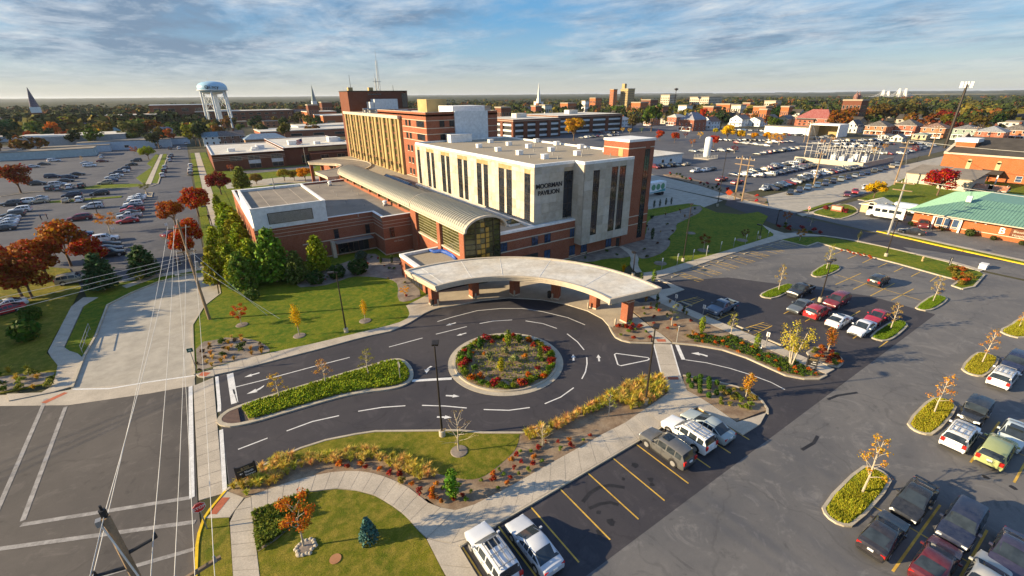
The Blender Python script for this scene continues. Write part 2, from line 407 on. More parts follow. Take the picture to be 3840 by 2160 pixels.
# the ground: sheets, raised pads, kerbs, slabs
def struct(o,label=None):return tag(o,label,None,None,'structure')
def sheet(name,poly,mat,z):
 m=MB();m.prism(poly,z-.002,z);return struct(m.build(name,mat))
def pad(name,poly,mat,z0,z1,side=None):
 m=MB();m.prism(poly,z0,z1,0,1);return struct(m.build(name,[mat,side or mat]))
def kerbring(name,poly,w,h,mat,closed=True,z0=-.02):
 """a concrete kerb along a line; closed rings lie inside the line"""
 m=MB()
 if closed:
  p=ccw(poly);q=inset(p,w);n=len(p)
  for i in range(n):
   j=(i+1)%n;a,b,c,d=p[i],p[j],q[j],q[i]
   m.face([a+(h,),b+(h,),c+(h,),d+(h,)]);m.face([a+(z0,),b+(z0,),b+(h,),a+(h,)]);m.face([c+(z0,),d+(z0,),d+(h,),c+(h,)])
 else:
  for i in range(len(poly)-1):
   a,b=Vector(poly[i]),Vector(poly[i+1]);d=(b-a).normalized();k=Vector((-d.y,d.x))*w/2
   e=d*.012*(i%2)
   P=[tuple(a-k-e),tuple(b-k+e),tuple(b+k+e),tuple(a+k-e)];hh=h+.0015*(i%2)
   m.face([p+(hh,)for p in P]);m.face([P[0]+(z0,),P[1]+(z0,),P[1]+(hh,),P[0]+(hh,)]);m.face([P[2]+(z0,),P[3]+(z0,),P[3]+(hh,),P[2]+(hh,)])
   m.face([P[1]+(z0,),P[2]+(z0,),P[2]+(hh,),P[1]+(hh,)]);m.face([P[3]+(z0,),P[0]+(z0,),P[0]+(hh,),P[3]+(hh,)])
 return struct(m.build(name,mat))
def slabs(name,A,B,n,z,mat=None,z0=-.02):
 """a walkway: a bedding strip with n concrete slabs lying on it as pieces of their own"""
 a,b=resample(A,n),resample(B,n);m=MB();poly=[tuple(p)for p in a]+[tuple(p)for p in reversed(b)]
 m.prism(poly,z0,z-.022);root=struct(m.build(name,M['stone_core']))
 for i in range(n):
  q=[a[i],a[i+1],b[i+1],b[i]];c=sum(q,Vector((0,0)))/4;s=MB()
  dz=random.uniform(-.004,.004)
  s.prism([tuple(c+(p-c)*(1-.028/max(.3,(p-c).length)))for p in q],z-.021,z+dz);s.build('paving_slab',mat or M['concrete'],root)
 return root
marks=[]
def mark(pts,w,z=.012,mat=None,name='road_marking'):
 """a painted line of width w"""
 pts=[Vector((p[0],p[1]))for p in pts];m=MB();L=[];Rr=[]
 for i,p in enumerate(pts):
  d=(pts[min(i+1,len(pts)-1)]-pts[max(i-1,0)]).normalized();k=Vector((-d.y,d.x))*w/2;L.append(p+k);Rr.append(p-k)
 for i in range(len(pts)-1):m.face([tuple(Rr[i])+(z,),tuple(Rr[i+1])+(z,),tuple(L[i+1])+(z,),tuple(L[i])+(z,)])
 return struct(m.build(name,mat or M['paint']))
def markpoly(poly,z=.012,mat=None,name='road_marking'):
 m=MB();m.prism(poly,z-.002,z);return struct(m.build(name,mat or M['paint']))
def polar(cx,cy,r,a0,a1,n=14):return[(cx+r*math.cos(R(a0+(a1-a0)*i/n)),cy+r*math.sin(R(a0+(a1-a0)*i/n)))for i in range(n+1)]
def vec2(p):return Vector((p[0],p[1]))
m=MB();m.prism([(-9000,-400),(9000,-400),(24000,24000),(-9000,24000)],-1.0,-.03);struct(m.build('ground',M['terrain']))
sheet('parking_lot',[(-3.6,-40),(101.6,-40),(101.6,43),(52,43),(49,60),(-3.6,60)],M['asph_old'],0.0)
sheet('driveway',[(-3.55,12.8),(61.7,12.8),(76.0,12.8),(76,20),(66,36),(52,43),(46,58),(-3.55,58)],M['asph_new'],.004)
sheet('street',[(-90,62),(-21,57.0),(-15.6,53.4),(-9.2,51.2),(-5.62,50.3),(-5.62,33),(-5.4,28),(-5.6,-40),(-90,-40)],M['asph_left'],0.0)
sheet('concrete_street',[(-5.4,50.2),(-5.4,66),(-3.9,71.9),(-1.9,75.7),(-1.8,86.5),(-5.4,87.9),(-9.4,87.1),(-12.7,84),(-15.2,80.5),(-15.3,69.8),(-15.7,64.2),(-15.9,54.2),(-9.3,51.4)],M['conc_road'],.006)
sheet('crosswalk_band',[(-90,66),(-21.6,59.5),(-17.7,57.0),(-15.6,56.6),(-9.3,53.6),(-5.3,52.4),(-5.62,50.3),(-9.2,51.2),(-15.6,53.4),(-21,57.0),(-90,62)],M['concrete'],.010)
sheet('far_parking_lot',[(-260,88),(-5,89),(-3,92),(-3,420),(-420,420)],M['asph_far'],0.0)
sheet('right_street',[(102.3,-60),(111.2,-60),(112.6,30),(115.5,50),(230,50.5),(700,53),(700,65),(230,65.5),(128.0,66),(118.3,69),(112.4,66),(103.6,48)],M['asph_new'],.002)
sheet('right_street_old',[(102.3,-60),(111.2,-60),(111.6,12),(107,26),(102.6,22)],M['asph_old'],.0065)
sheet('cross_street',[(118,51),(230,51),(700,53.5),(700,64.6),(230,65),(128,65.5),(118.3,66.5)],M['conc_road'],.0085);sheet('concrete_side_street',[(118.2,68.5),(128,67),(131,86),(140,128),(168,320),(150,320),(121,100)],M['conc_road'],.007)
sheet('gravel_yard',[(72,62),(117,69.5),(121,100),(130,140),(72,140)],M['conc_road'],.0)
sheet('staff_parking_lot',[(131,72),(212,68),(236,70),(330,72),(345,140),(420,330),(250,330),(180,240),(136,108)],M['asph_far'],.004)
sheet('clinic_parking_lot',[(113,-40),(131,-40),(136,34),(150,48),(117,49),(113.6,30)],M['asph_old'],.003)
swU=px(zF,[(0,755),(300,670),(580,605),(1000,515),(1250,455),(1500,395),(1850,310),(1960,255),(1980,200),(1940,130)])
swL=px(zF,[(0,832),(205,790),(700,662),(1100,560),(1500,450),(1800,385),(1970,305),(2070,245),(2150,190),(2290,148)])
pad('lawn',[(-5.3,52.6),(-5.3,66),(-3.8,72),(-1.5,76),(-1.5,122),(31,122),(31,60),tuple(zF(2150,40)[:2])]+swU[::-1],M['lawn'],-.02,.10,M['kerb'])
slabs('walkway',swU,swL,19,.13)
kerbring('kerb',[(-5.38,52.4),(-5.35,60),(-5.3,66),(-3.8,72),(-1.6,75.8),(-1.55,86)],.16,.15,M['kerb'],False)
bedW=chaikin(px(zC,[(1850,1420),(1865,1260),(1790,1205),(1600,1180),(1400,1175),(1250,1230),(1100,1275),(800,1290),(950,1180),(1200,1080),(1400,1010),(1600,930),(1720,1010),(1890,975),(1930,1180),(2130,1360),(1940,1440)]),1)
pad('planting_bed',bedW,M['mulch_grey'],.0,.125)
bedC=[(-5.1,52.9)]+chaikin(px(zF,[(170,700),(565,605),(570,560),(480,500),(340,458),(120,452)]),1,False)+[tuple(zE(2250,330)[:2]),tuple(zE(2050,360)[:2]),(-5.1,58.5)]
pad('planting_bed',bedC,M['mulch_grey'],.0,.12)
markpoly(px(zE,[(2040,668),(2125,675),(2075,712),(2000,705)]),.150,M['ramp'],'tactile_ramp')
pad('corner_pad',px(zE,[(1975,690),(2150,640),(2160,705),(2060,720),(2000,712)]),M['concrete'],-.02,.146)
markpoly(px(zE,[(645,862),(685,868),(460,975),(415,965)]),.018,M['ramp'],'tactile_ramp')
slabs('apron',[(-5.55,50.2),(-5.55,33.0)],[(-3.75,50.8),(-4.0,32.7)],13,.016,None,-.03)
mark([(-5.78,50.3),(-5.95,33.6)],.34,.016);mark([(-3.45,50.8),(-3.55,45),(-3.62,43.9)],.30,.020);mark([(-3.65,40.9),(-3.9,32.8)],.30,.020)
mark([(-2.25,50.6),(-2.3,44.5)],.60,.020)
mark(px(zE,[(735,832),(1100,825),(1500,758),(1968,692)]),.22,.016)
pad('lawn',[(-40,66),(-21.6,59.7),(-17.9,59.2),(-17.5,61.0),(-17.8,63.3),(-19.5,67.7),(-19.5,83.5),(-19.5,88),(-60,88)],M['lawn_dry'],-.02,.10)
bedL=[(-40,66.4),(-21.6,60.0),(-17.9,59.4),(-17.8,61.5),(-20,63.0),(-40,69)]
pad('planting_bed',bedL,M['mulch_grey'],.0,.125)
slabs('walkway',[(-21.0,59.2),(-17.7,57.2),(-17.5,59.0),(-17.8,63.1),(-19.4,67.7),(-19.4,83),(-18.5,86)],[(-20.5,57.5),(-15.9,56.7),(-15.75,60),(-15.8,64.4),(-18.0,67.7),(-18.0,82),(-16.6,84.6)],20,.11)
pad('lawn',[(-17.9,67.9),(-17.2,65.9),(-15.9,64.4),(-15.5,69.8),(-15.4,80.6),(-12.9,84.2),(-9.4,87.3),(-5.4,88.1),(-1.9,86.8),(-1.5,89.2),(-9.6,89.4),(-14,87),(-17.9,82.5)],M['lawn'],-.02,.10)
kerbring('kerb',[(-15.75,56.9),(-15.72,64.2),(-15.3,69.8),(-15.2,80.5),(-12.7,84),(-9.4,87.1),(-5.4,87.9),(-1.8,86.6)],.22,.16,M['kerb'],False)
slabs('walkway',[(-13.5,86.6),(-9.6,89.5),(-1.5,89.4)],[(-14.2,88.2),(-9.8,91.2),(-1.5,91.2)],8,.115)
for a,b in(((-17.6,56.0),(-17.5,30)),((-15.75,53.2),(-15.8,38.0))):mark([a,b],.30,.014,M['worn_paint'])
mark([(-15.8,37.6),(-5.9,33.6)],.34,.014,M['worn_paint']);mark([(-30,41.5),(-16.5,35.9),(-5.8,31.0)],.34,.018,M['worn_paint']);mark([(-16,31),(-5.9,28.6)],.30,.014,M['worn_paint'])
med=chaikin([(-3.85,43.0),(-3.9,41.6),(-2.4,40.3),(2.9,39.9),(7.5,39.4),(11.2,37.7),(13.1,37.9),(14.1,39.7),(14.2,42.2),(13.3,43.4),(10,43.55),(-2.3,44.0)],2)
kerbring('kerb',med,.38,.15,M['kerb']);medi=inset(med,.38)
pad('planting_bed',[p for p in medi if p[0]>-2.1],M['mulch'],-.02,.13)
pv=[p for p in medi if p[0]<-2.14];pv+=[(-2.12,max(p[1]for p in pv)),(-2.12,min(p[1]for p in pv))];pv.sort(key=lambda p:math.atan2(p[1]-42,p[0]+2.6));pad('paver_nose',pv,M['paver'],-.02,.135)
RC=(23.25,35.85)
ring=polar(RC[0],RC[1],6.35,0,360,64)[:-1];kerbring('island_gutter',ring,.62,.035,M['kerb']);kerbring('kerb',inset(ring,.62),.20,.17,M['kerb'])
isl=inset(ring,.82);pad('planting_bed',isl,M['mulch'],-.02,.14)
markpoly(px(zG,[(275,470),(345,425),(375,450),(310,505)]),.155,M['concrete'],'drain_slab')
swSU=px(zA1,[(580,675),(650,655),(860,570),(1060,505),(1260,450),(1450,415),(1620,400),(1790,405),(1950,440),(2100,500),(2250,575),(2400,700),(2500,765)])+px(zA2,[(100,755),(200,790),(290,797)])
swSL=px(zA1,[(560,900),(665,820),(880,725),(1050,660),(1240,610),(1500,578),(1700,595),(1900,650),(2050,740),(2200,850),(2330,1000)])+px(zA2,[(0,1080)])
top=px(zA1,[(400,598),(500,530),(700,380),(930,268),(1150,172),(1400,92),(1700,32),(1900,2)])+px(zG,[(60,1388),(300,1412),(700,1412),(960,1350),(1250,1222),(1500,1062),(1700,952),(1900,872),(2085,836)])
diagU=px(zA2,[(290,797),(400,780),(560,700),(870,540),(1180,360),(1560,150),(1820,0)])+px(zG,[(1700,1330),(1960,1150),(2175,1000),(2150,885)])
bedS=top+[p for p in diagU[::-1]][1:]+swSU[::-1]
pad('planting_bed',bedS,M['mulch'],-.02,.10,M['kerb'])
lawnS=px(zA1,[(935,285),(1150,182),(1400,102),(1700,42),(1900,12)])+px(zG,[(60,1398),(300,1424),(680,1424)])+chaikin(px(zA2,[(935,40),(920,130),(870,220),(700,370),(560,470),(430,492),(300,472),(120,432),(10,402)]),1,False)+px(zA1,[(2250,318),(2000,255),(1700,222),(1500,262),(1200,282)])
pad('lawn',lawnS,M['lawn_dry'],.0,.115)
kerbring('kerb',top,.20,.15,M['kerb'],False)
slabs('walkway',swSU[1:],swSL[1:],15,.13)
dl=[(8.5,18.95),(12.7,18.98),(22.5,18.98),(25.7,18.98),(33.6,18.98),(33.5,21.0)]
slabs('walkway',diagU[:-1],[tuple(zA2(20,1090)[:2])]+dl[:-1],17,.132)
slabs('walkway',[tuple(zG(2175,1000)[:2]),tuple(zG(2150,885)[:2]),(34.9,24.0)],[(34.9,19.2),(34.7,21.1),(36.5,22.8)],3,.125)
kerbring('kerb',[(8.45,18.9),(33.55,18.9)],.14,.145,M['kerb'],False)
slabs('walkway',[tuple(zA2(0,1085)[:2]),tuple(zA2(190,1460)[:2]),(6.9,12.0)],[(8.45,18.8),(8.4,16.5),(8.5,12.0)],4,.128)
pad('walkway_slab',px(zA2,[(-60,690),(0,680),(100,757),(200,792),(290,799),(420,775),(700,960),(365,1155),(250,1250),(20,1090),(-30,1010)]),M['concrete'],-.02,.100);pad('walkway_slab',[(33.3,18.9),(34.95,18.9),(34.95,21.0),(36.55,22.85),(34.9,24.1),(33.2,22.4)],M['concrete'],-.02,.108)
slabs('walkway',px(zA1,[(590,680),(435,870),(470,1449),(485,1700)]),px(zA1,[(650,660),(665,822),(740,1449),(765,1700)]),8,.126)
pad('corner_pad',px(zA1,[(180,880),(250,835),(395,600),(580,672),(435,868)]),M['concrete'],-.02,.120)
markpoly(px(zA1,[(340,670),(440,672),(305,840),(240,838)]),.130,M['ramp'],'tactile_ramp')
lawnE=px(zA1,[(668,830),(880,733),(1050,668),(1240,618),(1500,586),(1700,602),(1900,657),(2050,747),(2200,857),(2330,1005)])+px(zA2,[(-5,1085),(185,1460)])+[(6.7,11),(-1.5,11),tuple(zA1(760,1700)[:2]),tuple(zA1(738,1449)[:2])]
pad('lawn',lawnE,M['lawn_dry'],-.02,.11)
bedE=px(zA1,[(672,832),(1240,622),(1195,700),(1190,800),(1060,960),(900,1100),(722,1215)])
pad('planting_bed',bedE,M['mulch_grey'],.0,.122)
pad('lawn',px(zA1,[(185,885),(428,872),(468,1449),(485,1700),(110,1700),(122,1449),(135,1050)]),M['lawn_dry'],-.02,.11)
m=kerbring('yellow_kerb',px(zA1,[(395,605),(240,790),(180,880),(130,1030),(110,1150),(98,1449),(90,1700)]),.18,.155,M['yellow'],False)
court=px(zG,[(0,132),(280,78),(560,50),(900,70),(1150,120),(1350,182),(1500,262),(1570,342),(1600,350),(1760,235),(1780,60),(2010,-40)])+[(44,56),(24,57.5),tuple(zF(1940,132)[:2]),tuple(zF(2290,148)[:2])]
pad('forecourt',court,M['concrete'],-.02,.128)
bedR0=px(zG,[(1590,355),(1635,440),(1690,470),(1760,487),(1990,492),(1995,430),(1880,330),(1760,295)])
pad('planting_bed',bedR0,M['mulch'],-.02,.14);kerbring('kerb',px(zG,[(1570,342),(1600,400),(1635,450),(1700,482),(1780,500),(2010,507)]),.18,.15,M['kerb'],False)
slabs('walkway',px(zG,[(1600,300),(1880,330),(1995,430),(2010,508)]),px(zG,[(1785,190),(2040,385),(2115,430),(2200,508)]),8,.132)
markpoly(px(zG,[(2040,470),(2130,472),(2140,497),(2055,497)]),.142,M['ramp'],'tactile_ramp')
slabs('crosswalk',px(zG,[(2010,507),(2090,835)]),px(zG,[(2202,515),(2292,835)]),3,.014,None,-.03)
mark(px(zG,[(2015,510),(2100,835)]),.14,.020);mark(px(zG,[(2190,515),(2285,835)]),.14,.020)
markpoly(px(zG,[(2155,852),(2258,852),(2268,878),(2160,880)]),.135,M['ramp'],'tactile_ramp')
bedR=px(zG,[(1785,60),(1800,180),(2045,380),(2125,430),(2215,505)])+px(zN,[(300,800),(560,845),(800,925),(1000,1015),(1200,1105),(1380,1135),(1530,1135),(1605,1095)])+[(49.1,14.6),(49.1,24.5),(49.4,36.6),(47,37.5)]
pad('planting_bed',bedR,M['mulch'],-.02,.11)
kerbring('kerb',px(zN,[(55,772),(300,797),(560,842),(800,922),(1000,1012),(1200,1102),(1380,1135),(1530,1135),(1605,1098)]),.20,.15,M['kerb'],False)
slabs('walkway',[(49.15,36.7),(49.15,14.5)],[(50.85,36.9),(50.85,14.4)],16,.128)
cor=chaikin([(51.1,17.8),(54.8,17.7),(55.1,16.3),(53.4,14.4),(51.0,14.3)],1);kerbring('kerb',cor,.18,.15,M['kerb']);pad('planting_bed',inset(cor,.18),M['mulch'],-.02,.13)
bedQ=chaikin(px(zN,[(175,1105),(330,1130),(500,1165),(700,1215),(850,1275),(950,1350),(1010,1440)]),1,False)+[(38.4,14.9),(34.6,15.6),(35.0,18.5),(34.9,21.0),(36.4,22.5)]
pad('planting_bed',bedQ,M['mulch'],-.02,.12);kerbring('kerb',px(zN,[(165,1102),(330,1130),(500,1165),(700,1215),(850,1275),(950,1352),(1010,1440)])+[(37.9,14.6)],.20,.15,M['kerb'],False)
pad('walkway_wedge',[(33.5,19.05),(34.9,19.1),(34.9,18.5),(34.5,15.5),(37.9,14.7),(36,14.2),(33.4,14.3)],M['concrete'],-.02,.126)
for i,x in enumerate([8.6+2.755*k for k in range(-0,10)]):mark([(x,18.75),(x+.03,13.7)],.11,.016,M['stall'])
def glines(f,segs,w=.13,z=.016):
 for s in segs:mark([tuple(f(*p)[:2])for p in s],w,z)
glines(zG,[[(1145,408),(1250,490),(1315,570)],[(1342,645),(1345,710),(1330,790),(1293,862)],[(1212,950),(1080,1045),(920,1112)],[(770,1150),(560,1178),(305,1170)],[(265,305),(400,280),(592,268)],[(727,278),(900,305),(1042,354)],[(-160,285),(0,237),(240,175),(480,153),(700,153),(900,185),(1150,245),(1325,318)]])
glines(zF,[[(2550,1155),(2330,1135),(2100,1128)],[(1932,1132),(1700,1148),(1457,1188)],[(1265,1232),(1000,1290),(738,1386)],[(1768,541),(2105,450)],[(2240,412),(2550,335)],[(220,945),(480,880)],[(480,880),(1000,740),(1372,645)]])
glines(zA1,[[(518,176),(815,62)]])
glines(zG,[[(2250,518),(2315,668)],],.42);glines(zN,[[(190,938),(400,968),(640,1025),(850,1090),(1050,1165),(1190,1238)]],.12)
glines(zF,[[(2000,880),(2400,858)]],.42)
tri=[(1622,615),(1640,606),(1960,648),(1972,662),(1955,674),(1685,730),(1655,718),(1622,615)]
glines(zG,[tri],.15,.020)
def arrow(tip,tail,L=2.0,curve=0):
 """a painted lane arrow from tail towards tip"""
 a,b=vec2(tail),vec2(tip);d=(b-a).normalized();n=Vector((-d.y,d.x));L=(b-a).length;h=L*.46;q=L*.19;s=L*.075
 P=[a+n*s,b-d*h+n*s,b-d*h*1.08+n*q,b,b-d*h*1.08-n*q,b-d*h-n*s,a-n*s]
 if curve:P[0]+=n*curve+d*.25;P[6]+=n*curve+d*.12;P.insert(1,a+d*(L-h)*.6+n*(s+curve*.35));P.insert(7,a+d*(L-h)*.6+n*(-s+curve*.35))
 markpoly([tuple(p)for p in P],.020)
for f,tp,tl,c in((zF,(312,845),(465,800),0),(zF,(335,1015),(540,940),-.35),(zF,(2340,325),(2440,297),0),(zF,(2447,428),(2545,400),0),(zF,(2478,1038),(2340,1030),0),(zF,(2400,1250),(2250,1245),0),(zF,(2145,808),(2155,728),.45),(zG,(1205,615),(1210,680),0),(zG,(1458,618),(1468,685),0),(zN,(245,872),(420,885),.4)):
 t,l=vec2(f(*tp)),vec2(f(*tl));arrow(t,l,0,c)
for f,P,w in((zA2,[(1570,705),(1640,615),(1730,560),(1850,535),(1990,560)],.28),(zA2,[(1635,770),(1740,725),(1850,708),(1930,735)],.26),(zK,[(600,800),(700,760),(900,730)],.25),(zS,[(340,180),(460,110),(500,40)],.25)):mark(px(f,P),w,.0085,M['stain'],'tyre_mark')
rst=random.Random(6)
for k in range(34):
 x,y=(rst.uniform(9,32),rst.uniform(14.2,17.5))if k<14 else(rst.uniform(60,69),rst.uniform(14,24))if k<22 else(rst.uniform(30,54),rst.uniform(-4,4))
 r=rst.uniform(.10,.32);mark_=[(x+r*rst.uniform(.6,1.2)*math.cos(a*.628),y+r*rst.uniform(.6,1.2)*math.sin(a*.628))for a in range(10)];markpoly(mark_,.0075,M['stain'],'oil_stain')
for y in(2.35,-.1,-2.6,-5.0):
 mark([(29.6,y),(38.2,y)],.14,.010,M['stall']);mark([(45.3,y),(53.8,y)],.14,.010,M['stall'])
mark([(34.2,5.1),(34.2,-9)],.10,.014,M['stall']);mark([(49.8,5.1),(49.8,-9)],.10,.014,M['stall'])
def hatch(P,n,w=.10):
 a,b,c,d=[vec2(p)for p in P]
 mark([a,b,c,d,a],w,.012,M['stall'])
 for i in range(1,n):t=i/n;mark([a.lerp(b,t),d.lerp(c,min(1,t+.12))],w,.016,M['stall'])
for y in(34.8,30.0,25.1,20.6):hatch([(51.2,y),(55.4,y-.6),(55.4,y-1.7),(51.2,y-1.7)],5)
for i in range(7):
 x=60.2+i*4.95;hatch([(x,42.1),(x+.4,37.6),(x+1.6,37.6),(x+1.6,42.1)],5);mark([(x+3.9,42),(x+3.9,37.6)],.10,.012,M['stall'])
for y in(21.6,18.9,16.2,13.6,24.3):mark([(60.0,y),(69.2,y)],.11,.012,M['stall'])
mark([(64.6,24.4),(64.6,13.4)],.10,.016,M['stall'])
for f,a,b in((zK2,(680,985),(935,872)),(zK2,(855,1035),(1010,962)),(zK2,(1030,1100),(1275,972)),(zK2,(1240,1145),(1465,1028)),(zK2,(680,675),(750,645)),(zK2,(800,725),(890,688)),(zK2,(950,768),(1045,722)),(zK2,(1105,812),(1200,768)),(zK2,(1268,858),(1360,812)),(zK2,(1440,905),(1530,858)),(zK2,(1630,955),(1700,905)),(zK2,(680,885),(1540,1145))):
 mark([tuple(f(*a)[:2]),tuple(f(*b)[:2])],.12,.012,M['stall'])
ISL=[]
def island(pts,mat='lawn',n=2):
 p=chaikin(pts,n);kerbring('kerb',p,.20,.15,M['kerb']);q=inset(p,.20);pad('planting_bed',q,M[mat],-.02,.13);ISL.append(q);return q
def rrect(x0,x1,y0,y1,r=.8):
 return[(x0+r,y0),(x1-r,y0),(x1,y0+r*.8),(x1,y1-r*.8),(x1-r,y1),(x0+r,y1),(x0,y1-r*.8),(x0,y0+r*.8)]
iA=island(rrect(30.4,38.4,4.95,7.15),n=1);iB=island(rrect(46.1,53.8,4.95,7.05),n=1);iC=island(rrect(61.3,68.2,4.95,7.05),n=1)
iD=island(px(zK,[(2440,50),(2480,10),(2600,-40),(2700,60),(2690,150),(2550,195),(2400,160),(2310,110)]),n=1)
iE=island(px(zN,[(930,285),(960,315),(1080,330),(1230,262),(1285,200),(1255,183),(1180,180),(1000,250)]),n=1)
iF=island(px(zN,[(1440,75),(1480,108),(1580,110),(1720,50),(1760,12),(1700,-8),(1600,-30),(1500,30)]),n=1)
iG=island(px(zN,[(2030,700),(2080,735),(2200,762),(2300,720),(2425,610),(2420,580),(2330,548),(2260,550)]),n=1)
iH=island(px(zK2,[(1470,1215),(1500,1240),(1610,1260),(1720,1215),(1812,1145),(1795,1120),(1700,1095),(1640,1098)]),n=1)
walkR0=px(zK2,[(0,560),(300,500),(560,500),(800,535),(1100,595),(1300,640),(1560,705),(1800,760),(2000,815),(2130,860)]);walkR1=px(zK2,[(0,520),(120,470),(330,470),(620,500),(900,545),(1200,612),(1600,700),(1850,752),(2030,802),(2160,850)])
stripl=px(zK2,[(130,535),(390,600),(500,560),(730,630),(1300,775),(1800,915),(1940,945),(1850,1000),(1950,1030),(2060,1010),(2170,890),(2130,862),(1800,765),(1300,645),(1100,600),(800,545),(560,510),(300,510)])
pad('lawn',stripl,M['lawn'],-.02,.10);kerbring('kerb',px(zK2,[(120,538),(390,605),(500,565),(730,633),(1300,778),(1800,918),(1930,948),(1850,1000),(1950,1035),(2070,1010),(2175,890)]),.25,.16,M['kerb'],False)
slabs('walkway',walkR0,walkR1,22,.115)
swG0=px(zM,[(30,625),(240,603),(700,460),(1100,345),(1500,220),(1815,120),(1700,40),(1640,-20)]);swG1=px(zM,[(60,700),(240,690),(700,545),(1100,410),(1500,285),(1890,180),(2100,135),(1900,95)])
gard=[(44,57.3),(72,57.3),(72,66)]+px(zD,[(1370,1440),(1600,1402),(1780,1378),(1900,1405),(2060,1470),(2300,1490)])+px(zK2,[(-100,255),(0,300)])+swG0[::-1]+px(zP,[(1640,1300),(1500,1150),(1300,1300),(700,1100)])
pad('lawn',gard,M['lawn'],-.02,.09)
slabs('walkway',swG0,swG1,26,.115)
bedG=chaikin(px(zP,[(230,1040),(700,900),(1290,790),(1500,700),(1820,650),(1880,200),(2300,120),(2900,-60),(3000,60),(2576,270),(2440,330),(2450,460),(2280,600),(2340,720),(2200,900),(1900,1020),(1700,1030),(1600,900),(1500,1010),(1000,1030),(740,1100),(450,1080)]),1)
pad('planting_bed',bedG,M['mulch_grey'],.0,.115)
slabs('walkway',px(zP,[(1290,790),(1400,860),(1500,950),(1540,1040),(1510,1130),(1540,1220),(1640,1310)]),px(zP,[(1370,780),(1500,840),(1630,920),(1700,1020),(1670,1120),(1690,1200),(1760,1300)]),9,.128)
pad('walkway_slab',px(zM,[(30,625),(240,690),(595,850),(340,945),(560,1060),(420,1090),(100,930),(250,860),(420,830),(350,760),(150,700),(0,760)]),M['concrete'],-.02,.121)
for f,p in((zM,[(440,655),(860,518),(1052,457),(1235,402),(1400,350),(1568,293),(1720,245),(1866,197)]),):
 STOPSA=p
kerbring('yellow_kerb',[(115.2,33.0),(113.3,22.1),(112.2,14.0),(111.3,6),(110.5,-20)],.45,.14,M['yellow'],False)
pad('lawn',[(115.6,32.5),(113.8,22.1),(112.7,14.0),(111.8,6),(111,-20),(112.2,-20),(113.0,6),(113.9,14),(115.0,22.1),(116.6,32)],M['lawn'],-.02,.10)
slabs('walkway',[(116.7,31.9),(115.1,22.1),(114.0,14),(113.1,6),(112.3,-20)],[(117.7,31.5),(116.2,22.1),(115.1,14),(114.2,6),(113.4,-20)],14,.11)
triI=chaikin(px(zK2,[(415,268),(520,225),(740,172),(860,195),(925,250),(840,300),(710,335),(560,300)]),1);kerbring('kerb',triI,.35,.15,M['kerb']);pad('lawn',inset(triI,.3),M['lawn'],-.02,.12)
pad('lawn',px(zK2,[(345,245),(600,165),(665,163),(420,245)]),M['lawn'],-.02,.10)
slabs('walkway',px(zK2,[(290,275),(415,262),(700,180)]),px(zK2,[(345,300),(480,275),(740,170)]),7,.11)
pad('lawn',px(zK2,[(905,130),(1080,60),(1350,-30),(1500,-90),(2700,60),(2700,330),(2100,130),(1480,200),(1200,190)]),M['lawn'],-.02,.10)
kerbring('kerb',px(zK2,[(905,132),(1060,155),(1210,198)]),.35,.15,M['kerb'],False)
pad('lawn',px(zK0,[(1400,1110),(1480,1060),(1720,1000),(1760,960),(3000,1240),(3000,1500),(2560,1400),(1500,1250),(1000,1330)]),M['lawn'],-.02,.09)
bedX=px(zD,[(1520,1090),(1620,1080),(2000,1180),(2340,1270),(2560,1330),(2576,1400),(2300,1330),(1900,1200)])
pad('planting_bed',bedX,M['mulch'],-.02,.12)
pad('lawn',px(zD,[(1380,1449),(1560,1420),(1700,1390),(1900,1400),(1880,1440),(1380,1500)]),M['lawn'],-.02,.10)
for a in([(-2.7,93),(-1.0,93),(-.2,300),(-2.0,300)],):
 pad('lawn',a,M['lawn'],-.02,.10)
slabs('walkway',[(-.9,91),(-.1,300)],[(1.6,91),(2.1,300)],60,.115)
pad('lawn',[(1.7,91),(5,91),(5,124),(4.9,216),(4.9,300),(2.2,300)],M['lawn'],-.02,.095)
pad('lawn',[(5.1,124),(36,124),(36,150),(29,165),(40,180),(45,214),(5.1,216.5)],M['lawn'],-.02,.09)
sheet('porch_drive',[(6,184),(24,186),(46,176),(46,166),(28,170),(6,172)],M['conc_road'],.105);sheet('parking_apron',[(12,203),(40,203),(40,212),(12,212)],M['asph_old'],.105)
slabs('walkway',px(zL1,[(1460,1190),(1610,885)]),px(zL1,[(1520,1185),(1640,880)]),14,.115)
pad('lawn',px(zL1,[(1530,1170),(1600,1175),(1680,880),(1645,880)]),M['lawn'],-.02,.10)
pad('lawn',px(zL1,[(1370,1120),(1460,1190),(1600,890),(1570,880),(1480,980),(1530,1010)]),M['lawn'],-.02,.10)
pad('lawn',px(zL1,[(800,1225),(1000,1190),(1380,1180),(1480,1195),(1300,1220),(900,1235)]),M['lawn'],-.02,.12)
kerbring('kerb',px(zL1,[(0,1310),(300,1265),(800,1240),(1300,1218),(1520,1205),(1590,1180),(1690,890)]),.35,.14,M['kerb'],False)
pad('lawn',px(zL,[(500,150),(620,140),(1230,95),(1220,110),(620,160),(500,165)]),M['lawn'],-.02,.12)
kerbring('kerb',px(zL,[(1460,60),(1540,62),(1530,100),(1480,95)]),.2,.14,M['kerb'],True)
pad('lawn',px(zL,[(0,1000),(350,800),(700,830),(820,1020),(600,1440),(100,1449),(-600,1449)]),M['lawn_dry'],-.02,.09)
pad('lawn',px(zL,[(930,1010),(1350,925),(1480,900),(1500,940),(1330,1060),(1070,1185),(960,1300),(830,1020)]),M['lawn'],-.02,.095)
slabs('walkway',px(zL,[(850,1010),(930,1000),(1140,965),(1350,920)]),px(zL,[(920,1040),(1010,1000),(1190,975),(1370,940)]),6,.11)
